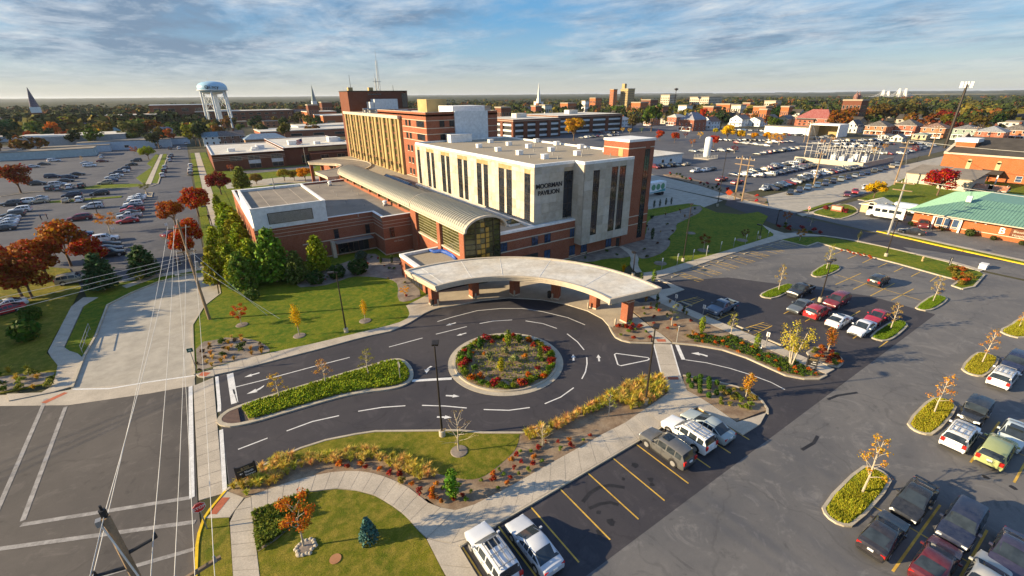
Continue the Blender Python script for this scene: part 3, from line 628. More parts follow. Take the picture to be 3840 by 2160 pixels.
# the hospital
def rect_wall(mb,ax,c,t,u0,u1,z0,z1,m=0):
 """a plate in the plane axis=c, t thick towards -axis"""
 if ax=='x':mb.box(c-t,c,u0,u1,z0,z1,m)
 else:mb.box(u0,u1,c-t,c,z0,z1,m)
def window(parent,ax,c,u0,u1,z0,z1,nu=1,nz=1,frame=None,glass=None,sill=None,t=.06,rows=None):
 """a framed window proud of the wall in plane axis=c (facing the minus side); panes are sub-parts"""
 f=MB();fw=.055
 zs=rows or[z0+(z1-z0)*i/nz for i in range(nz+1)]
 for u in[u0+(u1-u0)*i/nu for i in range(nu+1)]:rect_wall(f,ax,c-.002,t,u-fw/2,u+fw/2,z0,z1)
 for z in zs:rect_wall(f,ax,c-.001,t-.006,u0,u1,z-fw/2,z+fw/2)
 if sill is not None:rect_wall(f,ax,c-.001,t+.10,u0-.08,u1+.08,z0-.16,z0-.03,1)
 w=f.build('window',[frame or M['mullion'],sill or M['band']],parent)
 for a,b in zip(zs,zs[1:]):
  g=MB()
  for i in range(nu):
   ua,ub=u0+(u1-u0)*i/nu,u0+(u1-u0)*(i+1)/nu
   rect_wall(g,ax,c-.002,.022,ua+fw/2,ub-fw/2,a+fw/2,b-fw/2)
  g.build('pane',glass or M['glass'],w)
 return w
def bands(parent,segs,zs,h=.16,t=.05,mat=None):
 m=MB()
 for ax,c,u0,u1 in segs:
  for z in zs:rect_wall(m,ax,c-.001,t,u0,u1,z-h/2,z+h/2)
 return m.build('stone_band',mat or M['band'],parent)
def roof_deck(parent,x0,x1,y0,y1,z,mat,par=.45,pw=.35,pm=None,cap=None):
 """roof deck with a parapet: the four walls are butted, the coping sits proud"""
 d=MB();d.box(x0+pw,x1-pw,y0+pw,y1-pw,z-.5,z);d.build('roof',mat,parent)
 p=MB()
 for a in((x0,x1,y0,y0+pw),(x0,x1,y1-pw,y1),(x0,x0+pw,y0+pw,y1-pw),(x1-pw,x1,y0+pw,y1-pw)):p.box(a[0],a[1],a[2],a[3],z-.5,z+par-.06)
 p.build('parapet',pm or M['brick'],parent);c=MB();e=.05
 for a in((x0-e,x1+e,y0-e,y0+pw+e),(x0-e,x1+e,y1-pw-e,y1+e),(x0-e,x0+pw+e,y0+pw+e,y1-pw-e),(x1-pw-e,x1+e,y0+pw+e,y1-pw-e)):c.box(a[0],a[1],a[2],a[3],z+par-.06,z+par+.03)
 c.build('coping',cap or M['white'],parent)
rs=random.Random(5)
STONE=[(.48,.43,.35),(.44,.39,.305),(.52,.475,.395),(.40,.35,.275),(.47,.43,.365),(.49,.43,.335)]
PANEL={}
def panel(parent,ax,c,u0,u1,z0,z1,color=None,t=.06):
 """one stone panel, shared meshes by size"""
 k=(ax,round(u1-u0,2),round(z1-z0,2),t)
 if k not in PANEL:
  m=MB();w,h=u1-u0-.02,z1-z0-.02
  if ax=='x':m.box(-t,0,-w/2,w/2,-h/2,h/2)
  else:m.box(-w/2,w/2,-t,0,-h/2,h/2)
  me=bpy.data.meshes.new('stone_panel');me.from_pydata(m.v,[],m.f);me.materials.append(M['stone']);PANEL[k]=me
 o=bpy.data.objects.new('stone_panel',PANEL[k]);COL.objects.link(o);o.parent=parent;w=world_loc(parent)
 p=(c,(u0+u1)/2,(z0+z1)/2)if ax=='x' else((u0+u1)/2,c,(z0+z1)/2)
 o.location=(p[0]-w.x-(rs.uniform(0,.006)if ax=='x' else 0),p[1]-w.y-(rs.uniform(0,.006)if ax=='y' else 0),p[2]-w.z)
 q=color or rs.choice(STONE);o.color=q+(1,);return o
def panels(parent,ax,c,u0,u1,z0,z1,w,h,holes=()):
 """panels over a face, leaving the holes (u0,u1,z0,z1) open"""
 us=sorted({u0,u1}|{e for hl in holes for e in hl[:2]if u0<e<u1});zs=sorted({z0,z1}|{e for hl in holes for e in hl[2:]if z0<e<z1})
 for a,b in zip(us,us[1:]):
  for q,r in zip(zs,zs[1:]):
   if any(hl[0]-.01<=a and b<=hl[1]+.01 and hl[2]-.01<=q and r<=hl[3]+.01 for hl in holes):continue
   na,nb=max(1,round((b-a)/w)),max(1,round((r-q)/h))
   for i in range(na):
    for j in range(nb):panel(parent,ax,c,a+(b-a)*i/na,a+(b-a)*(i+1)/na,q+(r-q)*j/nb,q+(r-q)*(j+1)/nb)
PAV=thing('hospital_pavilion','pale limestone hospital block with dark vertical window strips, black wall letters and a brick base','building',(44,58,0))
b=MB()
b.box(36.0,64.0,57.5,58.15,-.1,6.9);b.box(36.5,72.0,58.15,106,-.1,6.5);b.box(64.0,70.9,57.35,63.5,-.1,19.2)
b.build('brick_base',M['brick'],PAV)
r_=MB();r_.box(36.6,43.6,58.3,106,6.5,6.92);r_.build('podium_roof',M['roof_tan'],PAV)
c_=MB();c_.box(36.0,52.2,57.4,58.25,6.9,7.2);c_.box(43.1,43.72,58.26,106,6.93,7.25);c_.build('coping',M['white'],PAV)
bands(PAV,[('y',57.5,36.0,52.2)],[5.65,3.95],.17);bands(PAV,[('y',57.35,64.0,68.45)],[5.45,3.8,18.1],.16);bands(PAV,[('y',57.35,69.75,70.9)],[5.45,3.8,18.1],.16)
bands(PAV,[('y',57.5,44.5,63.6)],[.12],.24)
for u0,u1,z0,z1 in((36.6,37.9,4.1,5.55),(42.8,44.08,4.03,5.55),(45.47,46.75,4.03,5.55),(51.1,52.1,4.03,5.55),(45.48,46.77,.9,2.65),(51.12,52.42,.62,2.4),(53.9,55.3,.62,2.1),(60.13,61.55,.45,2.1)):
 window(PAV,'y',57.5,u0,u1,z0,z1,2,1,None,M['glass_blue'],M['band'])
for q in((62.9,63.8,.1,1.75),(40.8,44.1,.05,2.6)):d=MB();d.box(q[0],q[1],57.44,57.5,q[2],q[3]);d.build('door',M['trim'],PAV)
core=MB();core.box(43.92,69.5,58.42,106,6.5,16.5);core.box(52.3,63.99,55.95,58.42,2.75,16.5);core.build('wall_core',M['stone_core'],PAV)
STR=[(59.35,61.04),(64.69,66.38),(67.08,68.88),(72.53,74.08),(74.85,76.63),(80.27,81.82),(82.52,84.35),(87.96,89.47),(90.18,91.99),(95.53,96.98),(97.87,99.51),(103.22,104.7)]
holes=[(a,b_,7.5,15.33)for a,b_ in STR]
heads=[(59.35,61.04),(64.69,68.88),(72.53,76.63),(80.27,84.35),(87.96,91.99),(95.53,99.51),(103.22,104.7)]
panels(PAV,'x',43.86,58.3,105.9,7.25,16.5,1.28,1.64,holes+[(a,b_,15.33,16.05)for a,b_ in heads])
for a,b_ in heads:
 for i in range(2 if b_-a>3 else 1):
  n=2 if b_-a>3 else 1;panel(PAV,'x',43.86,a+(b_-a)*i/n,a+(b_-a)*(i+1)/n,15.33,16.05,(.36,.245,.10),.045)
def strip(parent,ax,c,u0,u1,z0,z1,rows):
 w=window(parent,ax,c,u0,u1,z0,z1,2,1,M['mullion'],M['glass'],None,.05,rows);w.name='window_strip';return w
rowsL=[7.5,8.64,9.07,10.4,10.58,11.75,12.17,13.64,13.82,14.85,15.33]
for a,b_ in STR:strip(PAV,'x',43.92,a,b_,7.5,15.33,rowsL)
panels(PAV,'y',58.36,43.86,52.3,7.2,16.5,1.45,1.64,[(49.95,52.0,7.3,15.36),(49.95,52.0,15.36,16.0)])
panel(PAV,'y',58.36,49.95,52.0,15.36,16.0,(.36,.30,.20),.045);strip(PAV,'y',58.42,49.95,52.0,7.3,15.36,rowsL[:1]+[9.9,12.5]+[15.36])
BAYH=[(54.3,55.75,4.2,15.4),(58.6,60.1,4.2,15.6),(60.55,62.1,4.2,15.6)]
panels(PAV,'y',55.89,52.3,63.99,2.75,16.5,1.45,1.64,BAYH)
panels(PAV,'x',52.24,55.9,58.3,2.75,16.5,1.2,1.64)
for a,b_,z0,z1 in BAYH:strip(PAV,'y',55.95,a,b_,z0,z1,[z0,6.0,7.9,9.8,11.7,13.6,z1])
strip(PAV,'y',57.35,68.45,69.75,.9,17.75,[.9,3.5,6,8.5,11,13.5,16,17.75])
pr=MB()
for a in((43.78,52.2,58.28,58.7),(52.2,64.0,55.82,56.3),(43.78,44.2,58.7,105.5),(44.2,69.5,105.5,105.95),(69.1,69.5,63.5,105.5),(52.2,52.6,56.3,58.28)):pr.box(*a,16.5,16.95)
pr.build('coping',M['white'],PAV)
rd=MB();rd.box(44.2,69.1,58.7,105.5,16.3,16.6);rd.box(52.6,63.9,56.3,58.7,16.3,16.598);rd.build('roof',M['roof_tan'],PAV)
tw=MB();tw.box(63.9,71.0,57.25,63.6,19.2,19.62);tw.build('tower_coping',M['white'],PAV)
bands(PAV,[('x',64.0,57.35,63.5)],[18.1],.16);dr=MB();dr.box(63.94,64.0,58.6,59.7,16.65,18.0);dr.build('roof_door',M['beige'],PAV)
def text_obj(name,body,size,mat,loc,ux,uz,parent=None,depth=.03,spacing=1.0,align='LEFT'):
 cu=bpy.data.curves.new(name,'FONT');cu.body=body;cu.size=size;cu.extrude=depth;cu.align_x=align;cu.space_character=spacing;cu.resolution_u=3;cu.offset=size*.012
 tmp=bpy.data.objects.new(name+'_curve',cu);COL.objects.link(tmp);dg=bpy.context.evaluated_depsgraph_get()
 me=bpy.data.meshes.new_from_object(tmp.evaluated_get(dg));bpy.data.objects.remove(tmp);me.materials.clear();me.materials.append(mat)
 o=bpy.data.objects.new(name,me);COL.objects.link(o);ux,uz=Vector(ux).normalized(),Vector(uz).normalized();n=ux.cross(uz)
 mtx=Matrix(((ux.x,uz.x,n.x,0),(ux.y,uz.y,n.y,0),(ux.z,uz.z,n.z,0),(0,0,0,1)));L=Vector(loc)
 me.transform(mtx)
 if parent:o.parent=parent;L=L-world_loc(parent);KID.setdefault(parent.name,[]).append(o)
 o.location=L;return o
text_obj('letters','MOORMAN',1.06,M['letter'],(44.1,58.25,13.08),(1,0,0),(0,0,1),PAV,.06,.98)
text_obj('letters','PAVILION',1.06,M['letter'],(44.5,58.25,11.98),(1,0,0),(0,0,1),PAV,.06,.98)
def rooftop_box(x,y,z,sx,sy,h,label,n):
 m=MB();m.box(x-sx/2,x+sx/2,y-sy/2,y+sy/2,z,z+h);m.box(x-sx/2-.06,x+sx/2+.06,y-sy/2-.06,y+sy/2+.06,z+h,z+h+.08)
 return tag(m.build('roof_vent',M['white']),label,'roof vent','white vent boxes on the pavilion roof')
vpx=[(76,875),(168,808),(395,842),(450,780),(330,915),(655,880),(690,812),(950,848),(245,752)]
vp=sorted([at(1920+a/2.683,250+b_/2.683,16.8)for a,b_ in vpx],key=lambda p:p.y)
for i,p in enumerate(vp):rooftop_box(p.x,p.y,16.6,1.1,.9,.75,f'white vent box on the tan pavilion roof, {ordn(i)} from the lettered front',i)
for i,p in enumerate(sorted([at(960+a/2.683,250+b_/2.683,16.9)for a,b_ in((2245,800),(2437,835),(2545,778),(2360,752))],key=lambda p:p.y)):
 rooftop_box(p.x,p.y,16.6,1.1,.9,.7,f'vent box at the back of the pavilion roof, {ordn(i)} of four from the front',i)
u=at(960+2150/2.683,250+765/2.683,16.8);m=MB();m.box(u.x-2.6,u.x+3.2,102.2,104.6,16.6,18.3);m.box(u.x-2.7,u.x+3.3,102.1,104.7,18.3,18.42);tag(m.build('roof_unit',M['white']),'long white air handling unit on the pavilion roof against the brick block','roof unit')
for i,(a,b_)in enumerate(sorted(((180,920),(222,855),(408,892),(460,930),(700,905),(710,862),(578,795),(765,835),(990,905),(230,800),(455,828)))):
 p=at(1920+a/2.683,250+b_/2.683,16.6);m=MB();m.cyl(p.x,p.y,16.55,17.1,.09,.09,8);m.cyl(p.x,p.y,17.1,17.14,.13,.13,8)
 tag(m.build('vent_pipe',M['steel']),f'thin grey vent pipe on the tan pavilion roof, {ordn(i)} from the left in view','vent pipe','vent pipes on the pavilion roof')
GAL=thing('barrel_gallery','long glazed gallery under a ribbed metal barrel vault with a curved glass end','building',(33.2,60,0))
def arc(y,zc,r,x0,x1,zs,n=10):return[(x0+(x1-x0)*i/n,zs+zc*math.sin(math.pi*i/n)**.85)for i in range(n+1)]
def vault(y0,y1,x0,x1,zs,rise,n):
 prof=[(x0+(x1-x0)*(.5-.5*math.cos(math.pi*i/12)),zs+rise*math.sin(math.pi*i/12))for i in range(13)]
 L=(y1-y0)/n;m=MB()
 for(xa,za),(xb,zb)in zip(prof,prof[1:]):
  m.face([(xa,0,za),(xb,0,zb),(xb,L*.97,zb),(xa,L*.97,za)][::-1]);
  m.face([(xa,L*.80,za+.13),(xb,L*.80,zb+.13),(xb,L*.97,zb+.13),(xa,L*.97,za+.13)][::-1])
  m.face([(xa,L*.80,za),(xb,L*.80,zb),(xb,L*.80,zb+.13),(xa,L*.80,za+.13)]);m.face([(xa,L*.97,za+.13),(xb,L*.97,zb+.13),(xb,L*.97,zb),(xa,L*.97,za)])
 first=None;w=world_loc(GAL)
 for k in range(n):
  if first is None:
   first=m.build('roof_panel',M['barrel'],GAL,origin=(w.x,0,0));o=first
  else:o=first.copy();COL.objects.link(o)
  o.location=(0,y0+L*k-w.y,0)
 e=MB()
 for(xa,za),(xb,zb)in zip(prof,prof[1:]):
  for y in(y0-.25,y1+.02):e.bar((xa,y,za-.06),(xb,y,zb-.06),.30,.34,0,(0,1,0))
 for x in(x0,x1):e.box(x-.14,x+.14,y0-.1,y1,zs-.26,zs-.02)
 e.build('roof_edge',M['band'],GAL);return prof
vault(77.2,126.0,30.05,36.4,8.55,1.75,64)
pf=vault(56.4,77.0,29.7,36.9,8.75,2.0,30)
g=MB();g.box(30.3,30.7,57.6,126,-.1,4.4);g.box(30.3,30.7,77.0,126,4.4,7.5);g.box(35.9,36.3,58,126,6.5,8.4)
for y0,y1 in((57.1,58.6),(65.3,66.4),(74.9,77.4)):g.box(29.95,30.6,y0,y1,-.1,8.55)
for i in range(8):y=83.2+i*5.9;g.box(30.05,30.55,y,y+.55,7.5,8.4)
g.build('brick_wall',M['brick'],GAL)
si=MB();si.box(30.1,30.75,58.6,65.3,4.35,4.6);si.box(30.1,30.75,66.4,74.9,4.35,4.6);si.build('sill',M['band'],GAL)
for a,b_ in((58.6,65.3),(66.4,74.9)):
 w=window(GAL,'x',30.45,a,b_,4.65,8.45,1,1,M['mull_light'],M['glass_warm'],None,.05,[4.65+.48*k for k in range(9)]);w.name='glazing'
for i in range(8):y=77.5+i*5.9;w=window(GAL,'x',30.45,y,y+5.6,7.55,8.35,4,1,M['mullion'],M['glass_warm'],None,.05)
gl=MB();nseg=8;xc=33.3;base=[(30.1+6.2*i/nseg,57.1-.8*math.sin(math.pi*i/nseg))for i in range(nseg+1)]
def topz(x):t=max(0,min(1,(x-29.7)/7.2));return 8.75+2.0*math.sin(math.acos(max(-1,min(1,1-2*t))))-.25
for i in range(nseg):
 (xa,ya),(xb,yb)=base[i],base[i+1];gl.face([(xa,ya,0),(xb,yb,0),(xb,yb,topz(xb)),(xa,ya,topz(xa))])
bow=gl.build('curved_glazing',M['glass_warm'],GAL);fr=MB()
for x,y in base[::2]:fr.box(x-.06,x+.06,y-.1,y-.01,0,topz(x))
for k in range(12):
 z=.8+k*.82
 for i in range(nseg):
  (xa,ya),(xb,yb)=base[i],base[i+1]
  if min(topz(xa),topz(xb))>z:fr.bar((xa,ya-.07,z),(xb,yb-.07,z),.07,.07)
fr.build('frame',M['mullion'],bow)
lm=bpy.data.materials.new('lit interior');lm.use_nodes=True;lm.node_tree.nodes['Principled BSDF'].inputs['Emission Color'].default_value=(.55,.33,.03,1);lm.node_tree.nodes['Principled BSDF'].inputs['Base Color'].default_value=(.14,.10,.02,1);lm.node_tree.nodes['Principled BSDF'].inputs['Emission Strength'].default_value=.06
for k in range(1,11):
 for i in range(2,5):
  if(k*3+i*5)%7<2 or(k>8 and i<3):continue
  (xa,ya),(xb,yb)=base[i],base[i+1];z=.8+k*.82;q=MB()
  if min(topz(xa),topz(xb))<z+.75:continue
  q.face([(xa+.08,ya-.012,z+.06),(xb-.06,yb-.012,z+.06),(xb-.06,yb-.012,z+.74),(xa+.08,ya-.012,z+.74)]);q.build('lit_pane',lm,bow)
def skylight(x0,x1,y0,y1,z,label):
 t=thing('skylight',label,'skylight',((x0+x1)/2,(y0+y1)/2,z));k=MB();k.box(x0,x1,y0,y1,z,z+.38);k.build('curb',M['white'],t)
 g=MB();a,b2,c,d=(x0+.05,y0+.05,z+.39),(x1-.05,y0+.05,z+.39),(x1-.05,y1-.05,z+.39),(x0+.05,y1-.05,z+.39);lx,ly=x1-x0,y1-y0
 if ly>2*lx:p,q=((x0+x1)/2,y0+lx*.3,z+.39+lx*.42),((x0+x1)/2,y1-lx*.3,z+.39+lx*.42)
 else:p=q=((x0+x1)/2,(y0+y1)/2,z+.39+min(lx,ly)*.35)
 for f in([a,b2,p],[b2,c,q,p]if p!=q else[b2,c,p],[c,d,q],[d,a,p,q]if p!=q else[d,a,p]):g.face(f)
 g.build('glass',M['glass_blue']if ly>6 else M['glass_warm'],t);f=MB()
 for s in(a,b2):f.bar(s,p,.09,.09)
 for s in(c,d):f.bar(s,q,.09,.09)
 if p!=q:
  f.bar(p,q,.09,.09);n=int(ly/1.1)
  for i in range(1,n):y=y0+ly*i/n;f.bar((x0+.05,y,z+.39),(p[0],y,p[2]),.06,.06);f.bar((x1-.05,y,z+.39),(p[0],y,p[2]),.06,.06)
 for s,e in((a,b2),(b2,c),(c,d),(d,a)):f.bar(s,e,.10,.10)
 f.build('frame',M['mullion'],t)
skylight(40.6,42.6,60.6,62.4,6.92,'square pyramid skylight on the low roof nearest the lettered front')
skylight(38.2,39.9,95.6,97.0,6.92,'small square skylight on the low roof, left one of a close pair');skylight(38.6,40.2,92.6,94.0,6.92,'small square skylight on the low roof, right one of a close pair')
skylight(37.9,41.2,99.2,117.0,6.92,'long blue ridge skylight beside the barrel vault')
WING=thing('brick_wing','low brick wing with thin pale bands, gravel roof and a white louvred roof box','building',(16,83,0))
b=MB();b.box(5.1,24.85,83.3,123,-.1,6.6);b.box(24.85,30.3,78.0,123,-.1,6.6);b.build('brick_wall',M['brick'],WING)
d=MB();d.box(5.5,24.8,83.7,122.6,6.6,6.9);d.box(24.8,30.3,78.4,122.6,6.6,6.902);d.build('roof',M['roof_grey'],WING)
p=MB()
for a in((5.1,24.85,83.3,83.7),(24.85,25.25,78.0,83.7),(25.25,30.3,78.0,78.4),(5.1,30.3,122.6,123),(5.1,5.5,83.7,122.6)):p.box(*a,6.6,7.28)
p.build('parapet',M['brick'],WING);p=MB()
for a in((5.04,24.85,83.24,83.76),(24.79,25.31,77.94,83.76),(25.31,30.3,77.94,78.46),(5.04,30.3,122.55,123.06),(5.04,5.56,83.76,122.55)):p.box(*a,7.28,7.37)
p.build('coping',M['white'],WING)
bands(WING,[('y',83.3,5.1,24.8),('y',78.0,24.9,30.3),('x',24.85,78.0,83.25)],[6.45,5.85,5.25],.07,.03);bands(WING,[('y',83.3,12.0,24.8),('y',78.0,24.9,30.3),('x',24.85,78.0,83.25)],[3.2,.3],.18)
bands(WING,[('x',5.1,83.3,123)],[3.3],.5,.04,M['beige'])
for u,y in((17.9,83.3),(23.6,83.3)):window(WING,'y',y,u-.4,u+.4,3.35,5.05,1,2)
window(WING,'y',78.0,26.0,26.8,3.35,5.2,1,2)
for u in(18.7,20.6,22.5):window(WING,'y',83.3,u-.9,u+.9,.3,2.6,2,1)
a_=MB();a_.box(17.3,24.0,81.6,83.28,2.75,2.95);a_.build('awning',M['steel'],WING);a_=MB();a_.box(16.6,17.2,82.2,83.28,0,3.0);a_.build('stone_pier',M['band'],WING)
text_obj('letters','the Center',.42,M['band'],(26.6,77.97,2.45),(1,0,0),(0,0,1),WING,.02)
s=MB();s.box(5.25,16.8,82.95,102.6,6.9,10.0);s.build('roof_box',M['siding'],WING);roof_deck(WING,5.2,16.85,82.9,102.65,10.12,M['roof_grey'],.40,.3,M['siding'])
lv=MB()
for k in range(14):lv.box(7.6,14.4,82.80,82.87,7.75+k*.12,7.83+k*.12)
lv.box(7.5,14.5,82.87,82.91,7.65,9.5,1);lv.build('louvre',[M['steel'],M['mullion']],WING)
sm=MB()
for k in range(1,4):sm.box(5.6+k*2.8,5.66+k*2.8,83.3,102.2,10.121,10.135)
sm.build('roof_seam',M['band'],WING)
def mushroom(x,y,z,label):
 t=thing('roof_fan',label,'roof fan',(x,y,z));m=MB();m.box(x-.4,x+.4,y-.4,y+.4,z,z+.35);m.build('curb',M['steel'],t);m=MB();m.lathe(x,y,[(.34,z+.35),(.36,z+.7),(.5,z+.75),(.48,z+.95),(.2,z+1.08)],14);m.build('hood',M['white'],t)
q=zC(1175,258,6.9);mushroom(q.x,q.y,6.9,'white mushroom roof fan at the back of the gravel roof');q=zC(1730,460,6.9);mushroom(q.x,q.y,6.9,'white mushroom roof fan in the shaded front of the gravel roof')
q=zC(775,285,10.1);m=MB();m.cyl(11.6,102.3,10.1,12.2,.12,.12,10);tag(m.build('vent_pipe',M['steel']),'tall pale vent pipe at the back edge of the raised gravel roof','vent pipe')
for i,(a,b_)in enumerate(sorted(((1065,280),(1215,325),(1400,320),(1460,355),(1245,370),(1520,455),(1340,430),(1460,570)))):
 q=zC(a,b_,6.9);m=MB();m.cyl(q.x,q.y,6.88,7.4,.07,.07,8);tag(m.build('vent_pipe',M['steel']),f'thin vent pipe on the gravel wing roof, {ordn(i)} from the left','vent pipe','vent pipes on the low wing roof')
VES=thing('entrance_vestibule','low brick entrance vestibule with tan roof tucked behind the curved canopy','building',(26.5,62,0))
b=MB();b.box(23.6,24.0,57.9,67.2,-.1,3.25);b.box(24.0,30.3,66.8,67.2,-.1,3.25);b.build('brick_wall',M['brick'],VES)
w=window(VES,'x',23.6,58.9,65.2,.2,2.7,6,2);b=MB();b.box(24.0,30.3,57.9,66.8,3.0,3.3);b.build('roof',M['roof_tan'],VES)
b=MB();b.box(23.5,24.05,57.9,67.25,3.25,3.72);b.box(24.05,30.3,66.75,67.25,3.25,3.72);b.build('coping',M['white'],VES)
tp=MB();rr=random.Random(3);pts=[zV(680,310,3.45),zV(800,345,3.5),(zV(940,330,3.5)),zV(1070,370,3.5),zV(1180,425,3.5),zV(1240,500,3.45)]
tp.tube([Vector((p.x,p.y,3.5+rr.uniform(-.05,.12)))for p in pts],[.18,.32,.36,.42,.4,.2],9);tp2=tp.build('tarpaulin',M['blue'],None,True);tag(tp2,'crumpled blue tarpaulin lying on the tan vestibule roof','tarpaulin')
CAN=thing('entrance_canopy','curved white entrance canopy on brick piers sweeping round the drop-off','canopy',(RC[0]+12,RC[1]+12,0))
A0,A1=97,-8.5
def ringface(mb,r0,z0,r1,z1,n=48,m=0,a0=A0,a1=A1):
 P,Q=polar(RC[0],RC[1],r0,a0,a1,n),polar(RC[0],RC[1],r1,a0,a1,n)
 for i in range(n):mb.face([P[i]+(z0,),P[i+1]+(z0,),Q[i+1]+(z1,),Q[i]+(z1,)],m)
ri,ro=13.75,21.6
c=MB();ringface(c,ro-.35,4.55,ri+.35,4.50);c.build('membrane',M['roof_white'],CAN)
c=MB()
for prof in([(ri+.35,4.5),(ri+.35,4.64),(ri,4.66),(ri,4.42),(ri+.12,4.40),(ri+.12,4.12),(ri+.25,4.10),(ri+.25,3.85)],[(ro-.25,3.85),(ro-.25,4.1),(ro-.12,4.12),(ro-.12,4.4),(ro,4.42),(ro,4.72),(ro-.35,4.70),(ro-.35,4.5)]):
 for(ra,za),(rb,zb)in zip(prof,prof[1:]):ringface(c,rb,zb,ra,za)
for a,sg in((A0,1),(A1,-1)):
 e=Vector((math.cos(R(a)),math.sin(R(a)),0));tn=Vector((-e.y,e.x,0))*sg;o_=Vector((RC[0],RC[1],0))
 for off,za,zb in((.10,4.42,4.7),(.0,4.11,4.43),(-.1,3.84,4.12)):
  p0,p1=o_+e*(ri-off*.5)+tn*off,o_+e*(ro+off*.5)+tn*off;k=tn*-.3
  P=[p0,p1,p1+k,p0+k];P=[(p.x,p.y)for p in P];c.prism(P,za+.003,zb,0,None,True)
c.build('fascia',M['band'],CAN)
c=MB();ringface(c,ri+.25,3.86,ro-.25,3.86);c.build('soffit',M['beige'],CAN)
c=MB()
for a in(91,75,58,38,12):
 P,Q=polar(RC[0],RC[1],ri+.4,a,a+.1,1)[0],polar(RC[0],RC[1],ro-.4,a+rs.uniform(-1.5,1.5),a,1)[0];c.bar(P+(4.515,),Q+(4.56,),.05,.02)
c.build('membrane_seam',M['white'],CAN)
for k,a in enumerate((90.6,71.4,52.3,32.8,13.6,-3.6)):
 e=Vector((math.cos(R(a)),math.sin(R(a))));t=Vector((-e.y,e.x));c0=Vector((RC[0],RC[1]))+e*17.95;h=.55
 if k in(0,1,2,5):e,t=Vector((0,1)),Vector((1,0))
 P=[tuple(c0+e*sx*h+t*sy*h)for sx,sy in((-1,-1),(1,-1),(1,1),(-1,1))];m=MB();m.prism(P,.1,3.86);pr_=m.build('brick_pier',M['brick'],CAN)
 for nm,z0,z1,g_ in(('base',.12,.32,.04),('band',3.0,3.12,.025)):
  q=MB();q.prism([tuple(c0+e*sx*(h+g_)+t*sy*(h+g_))for sx,sy in((-1,-1),(1,-1),(1,1),(-1,1))],z0,z1,0,None,True);q.build(nm,M['band'],pr_)
for i,(f,a,b_)in enumerate(((zV,880,1440),(zV,1635,1315),(zV,2410,1255),(zG,995,70),(zG,1355,162),(zG,1628,330))):
 p=f(a,b_);m=MB();m.lathe(p.x,p.y,[(.13,.1),(.13,.95),(.10,1.03),(.03,1.07)],12);tag(m.build('bollard',M['kerb'],None,True),f'pale round bollard by a canopy pier, {ordn(i)} from the left along the drop-off','bollard','bollards along the drop-off kerb')
def bin_(x,y,lab):
 t=thing('litter_bin',lab,'litter bin',(x,y,.12));m=MB();m.cyl(x,y,.12,.95,.27,.30,14);m.build('body',M['trim'],t);m=MB();m.lathe(x,y,[(.32,.95),(.30,1.02),(.14,1.18)],14);m.build('lid',M['mullion'],t)
p=zV(765,1440);bin_(p.x,p.y,'black litter bin beside the left canopy pier');p=zG(965,50);bin_(p.x,p.y,'black litter bin beside the fourth canopy pier from the left')
BLK=thing('brick_block','mid-height red brick block with stone bands and a blank grey panel','building',(56,112,0))
b=MB();b.box(47.2,67.3,105.96,140,-.1,22.9);b.build('brick_wall',M['brick'],BLK);roof_deck(BLK,47.2,67.3,105.96,140,23.0,M['roof_white'],.45,.4,M['brick'],M['band'])
b=MB();b.box(54.75,64.2,105.6,105.95,16.7,23.5);b.build('grey_panel',M['siding'],BLK)
bands(BLK,[('y',105.96,47.2,54.75),('y',105.96,64.2,67.3),('x',47.2,105.96,121)],[21.55,19.8,18.45],.14);bands(BLK,[('x',47.2,105.96,121)],[16.72,7.2],.14)
for u0,u1 in((50.7,51.95),(53.35,54.6)):
 for z0,z1 in((20.05,21.45),(17.0,18.35)):window(BLK,'y',105.96,u0,u1,z0,z1,2,1)
for z0,z1 in((20.02,21.42),(16.95,18.35)):
 window(BLK,'x',47.2,117.75,118.9,z0,z1,1,1);window(BLK,'x',47.2,115.5,116.65,z0,z1,1,1);window(BLK,'x',47.2,107.2,111.7,z0,z1,5,1)
for z0 in(13.83,10.8,7.85):
 for u in(117.6,115.4):window(BLK,'x',47.2,u,u+1.1,z0,z0+1.4,1,1,None,None,M['band'])
b=MB();b.box(54,60,120,126,22.9,26.2);b.build('penthouse',M['beige'],BLK);b=MB();b.box(56.5,66,110,118,22.9,24.6);b.build('roof_unit',M['white'],BLK)
WARD=thing('ward_tower','beige ribbed ward tower with eight dark window columns facing the sun','building',(46.3,147,0))
b=MB();b.box(46.5,66,121.8,173.3,-.1,22.0);b.build('wall',M['beige'],WARD);b=MB();b.box(46.5,66,121.9,173.2,22.0,22.1);b.build('roof',M['roof_grey'],WARD)
b=MB();b.box(46.1,46.75,121.6,173.4,21.5,22.3);b.box(46.75,66.1,121.6,121.95,21.9,22.3);b.build('coping',M['band'],WARD)
fl=[7.6,9.6,11.6,13.58,15.56,17.54,19.52,21.45]
for k in range(8):
 u0=124.45+k*6.31
 for z0,z1 in zip(fl,fl[1:]):
  window(WARD,'x',46.5,u0,u0+1.95,z0+.55,z1-.05,1,1,M['mullion'],M['glass_warm']);q=MB();q.box(46.42,46.5,u0,u0+1.95,z0-.02,z0+.50);q.build('spandrel',M['brick_dark'],WARD)
 for a,w_ in((-1.15,.5),(-.35,.28),(2.02,.28),(2.6,.5)):
  q=MB();q.box(46.12,46.5,u0+a,u0+a+w_,7.3,21.5);q.build('rib',M['beige'],WARD)
 q=MB();q.box(45.98,46.12,u0-1.75,u0-1.62,8.9,9.9);q.box(45.98,46.12,u0-1.15,u0-1.02,8.9,9.9);q.box(45.98,46.12,u0-1.62,u0-1.15,9.33,9.45);q.build('wall_bracket',M['pole'],WARD)
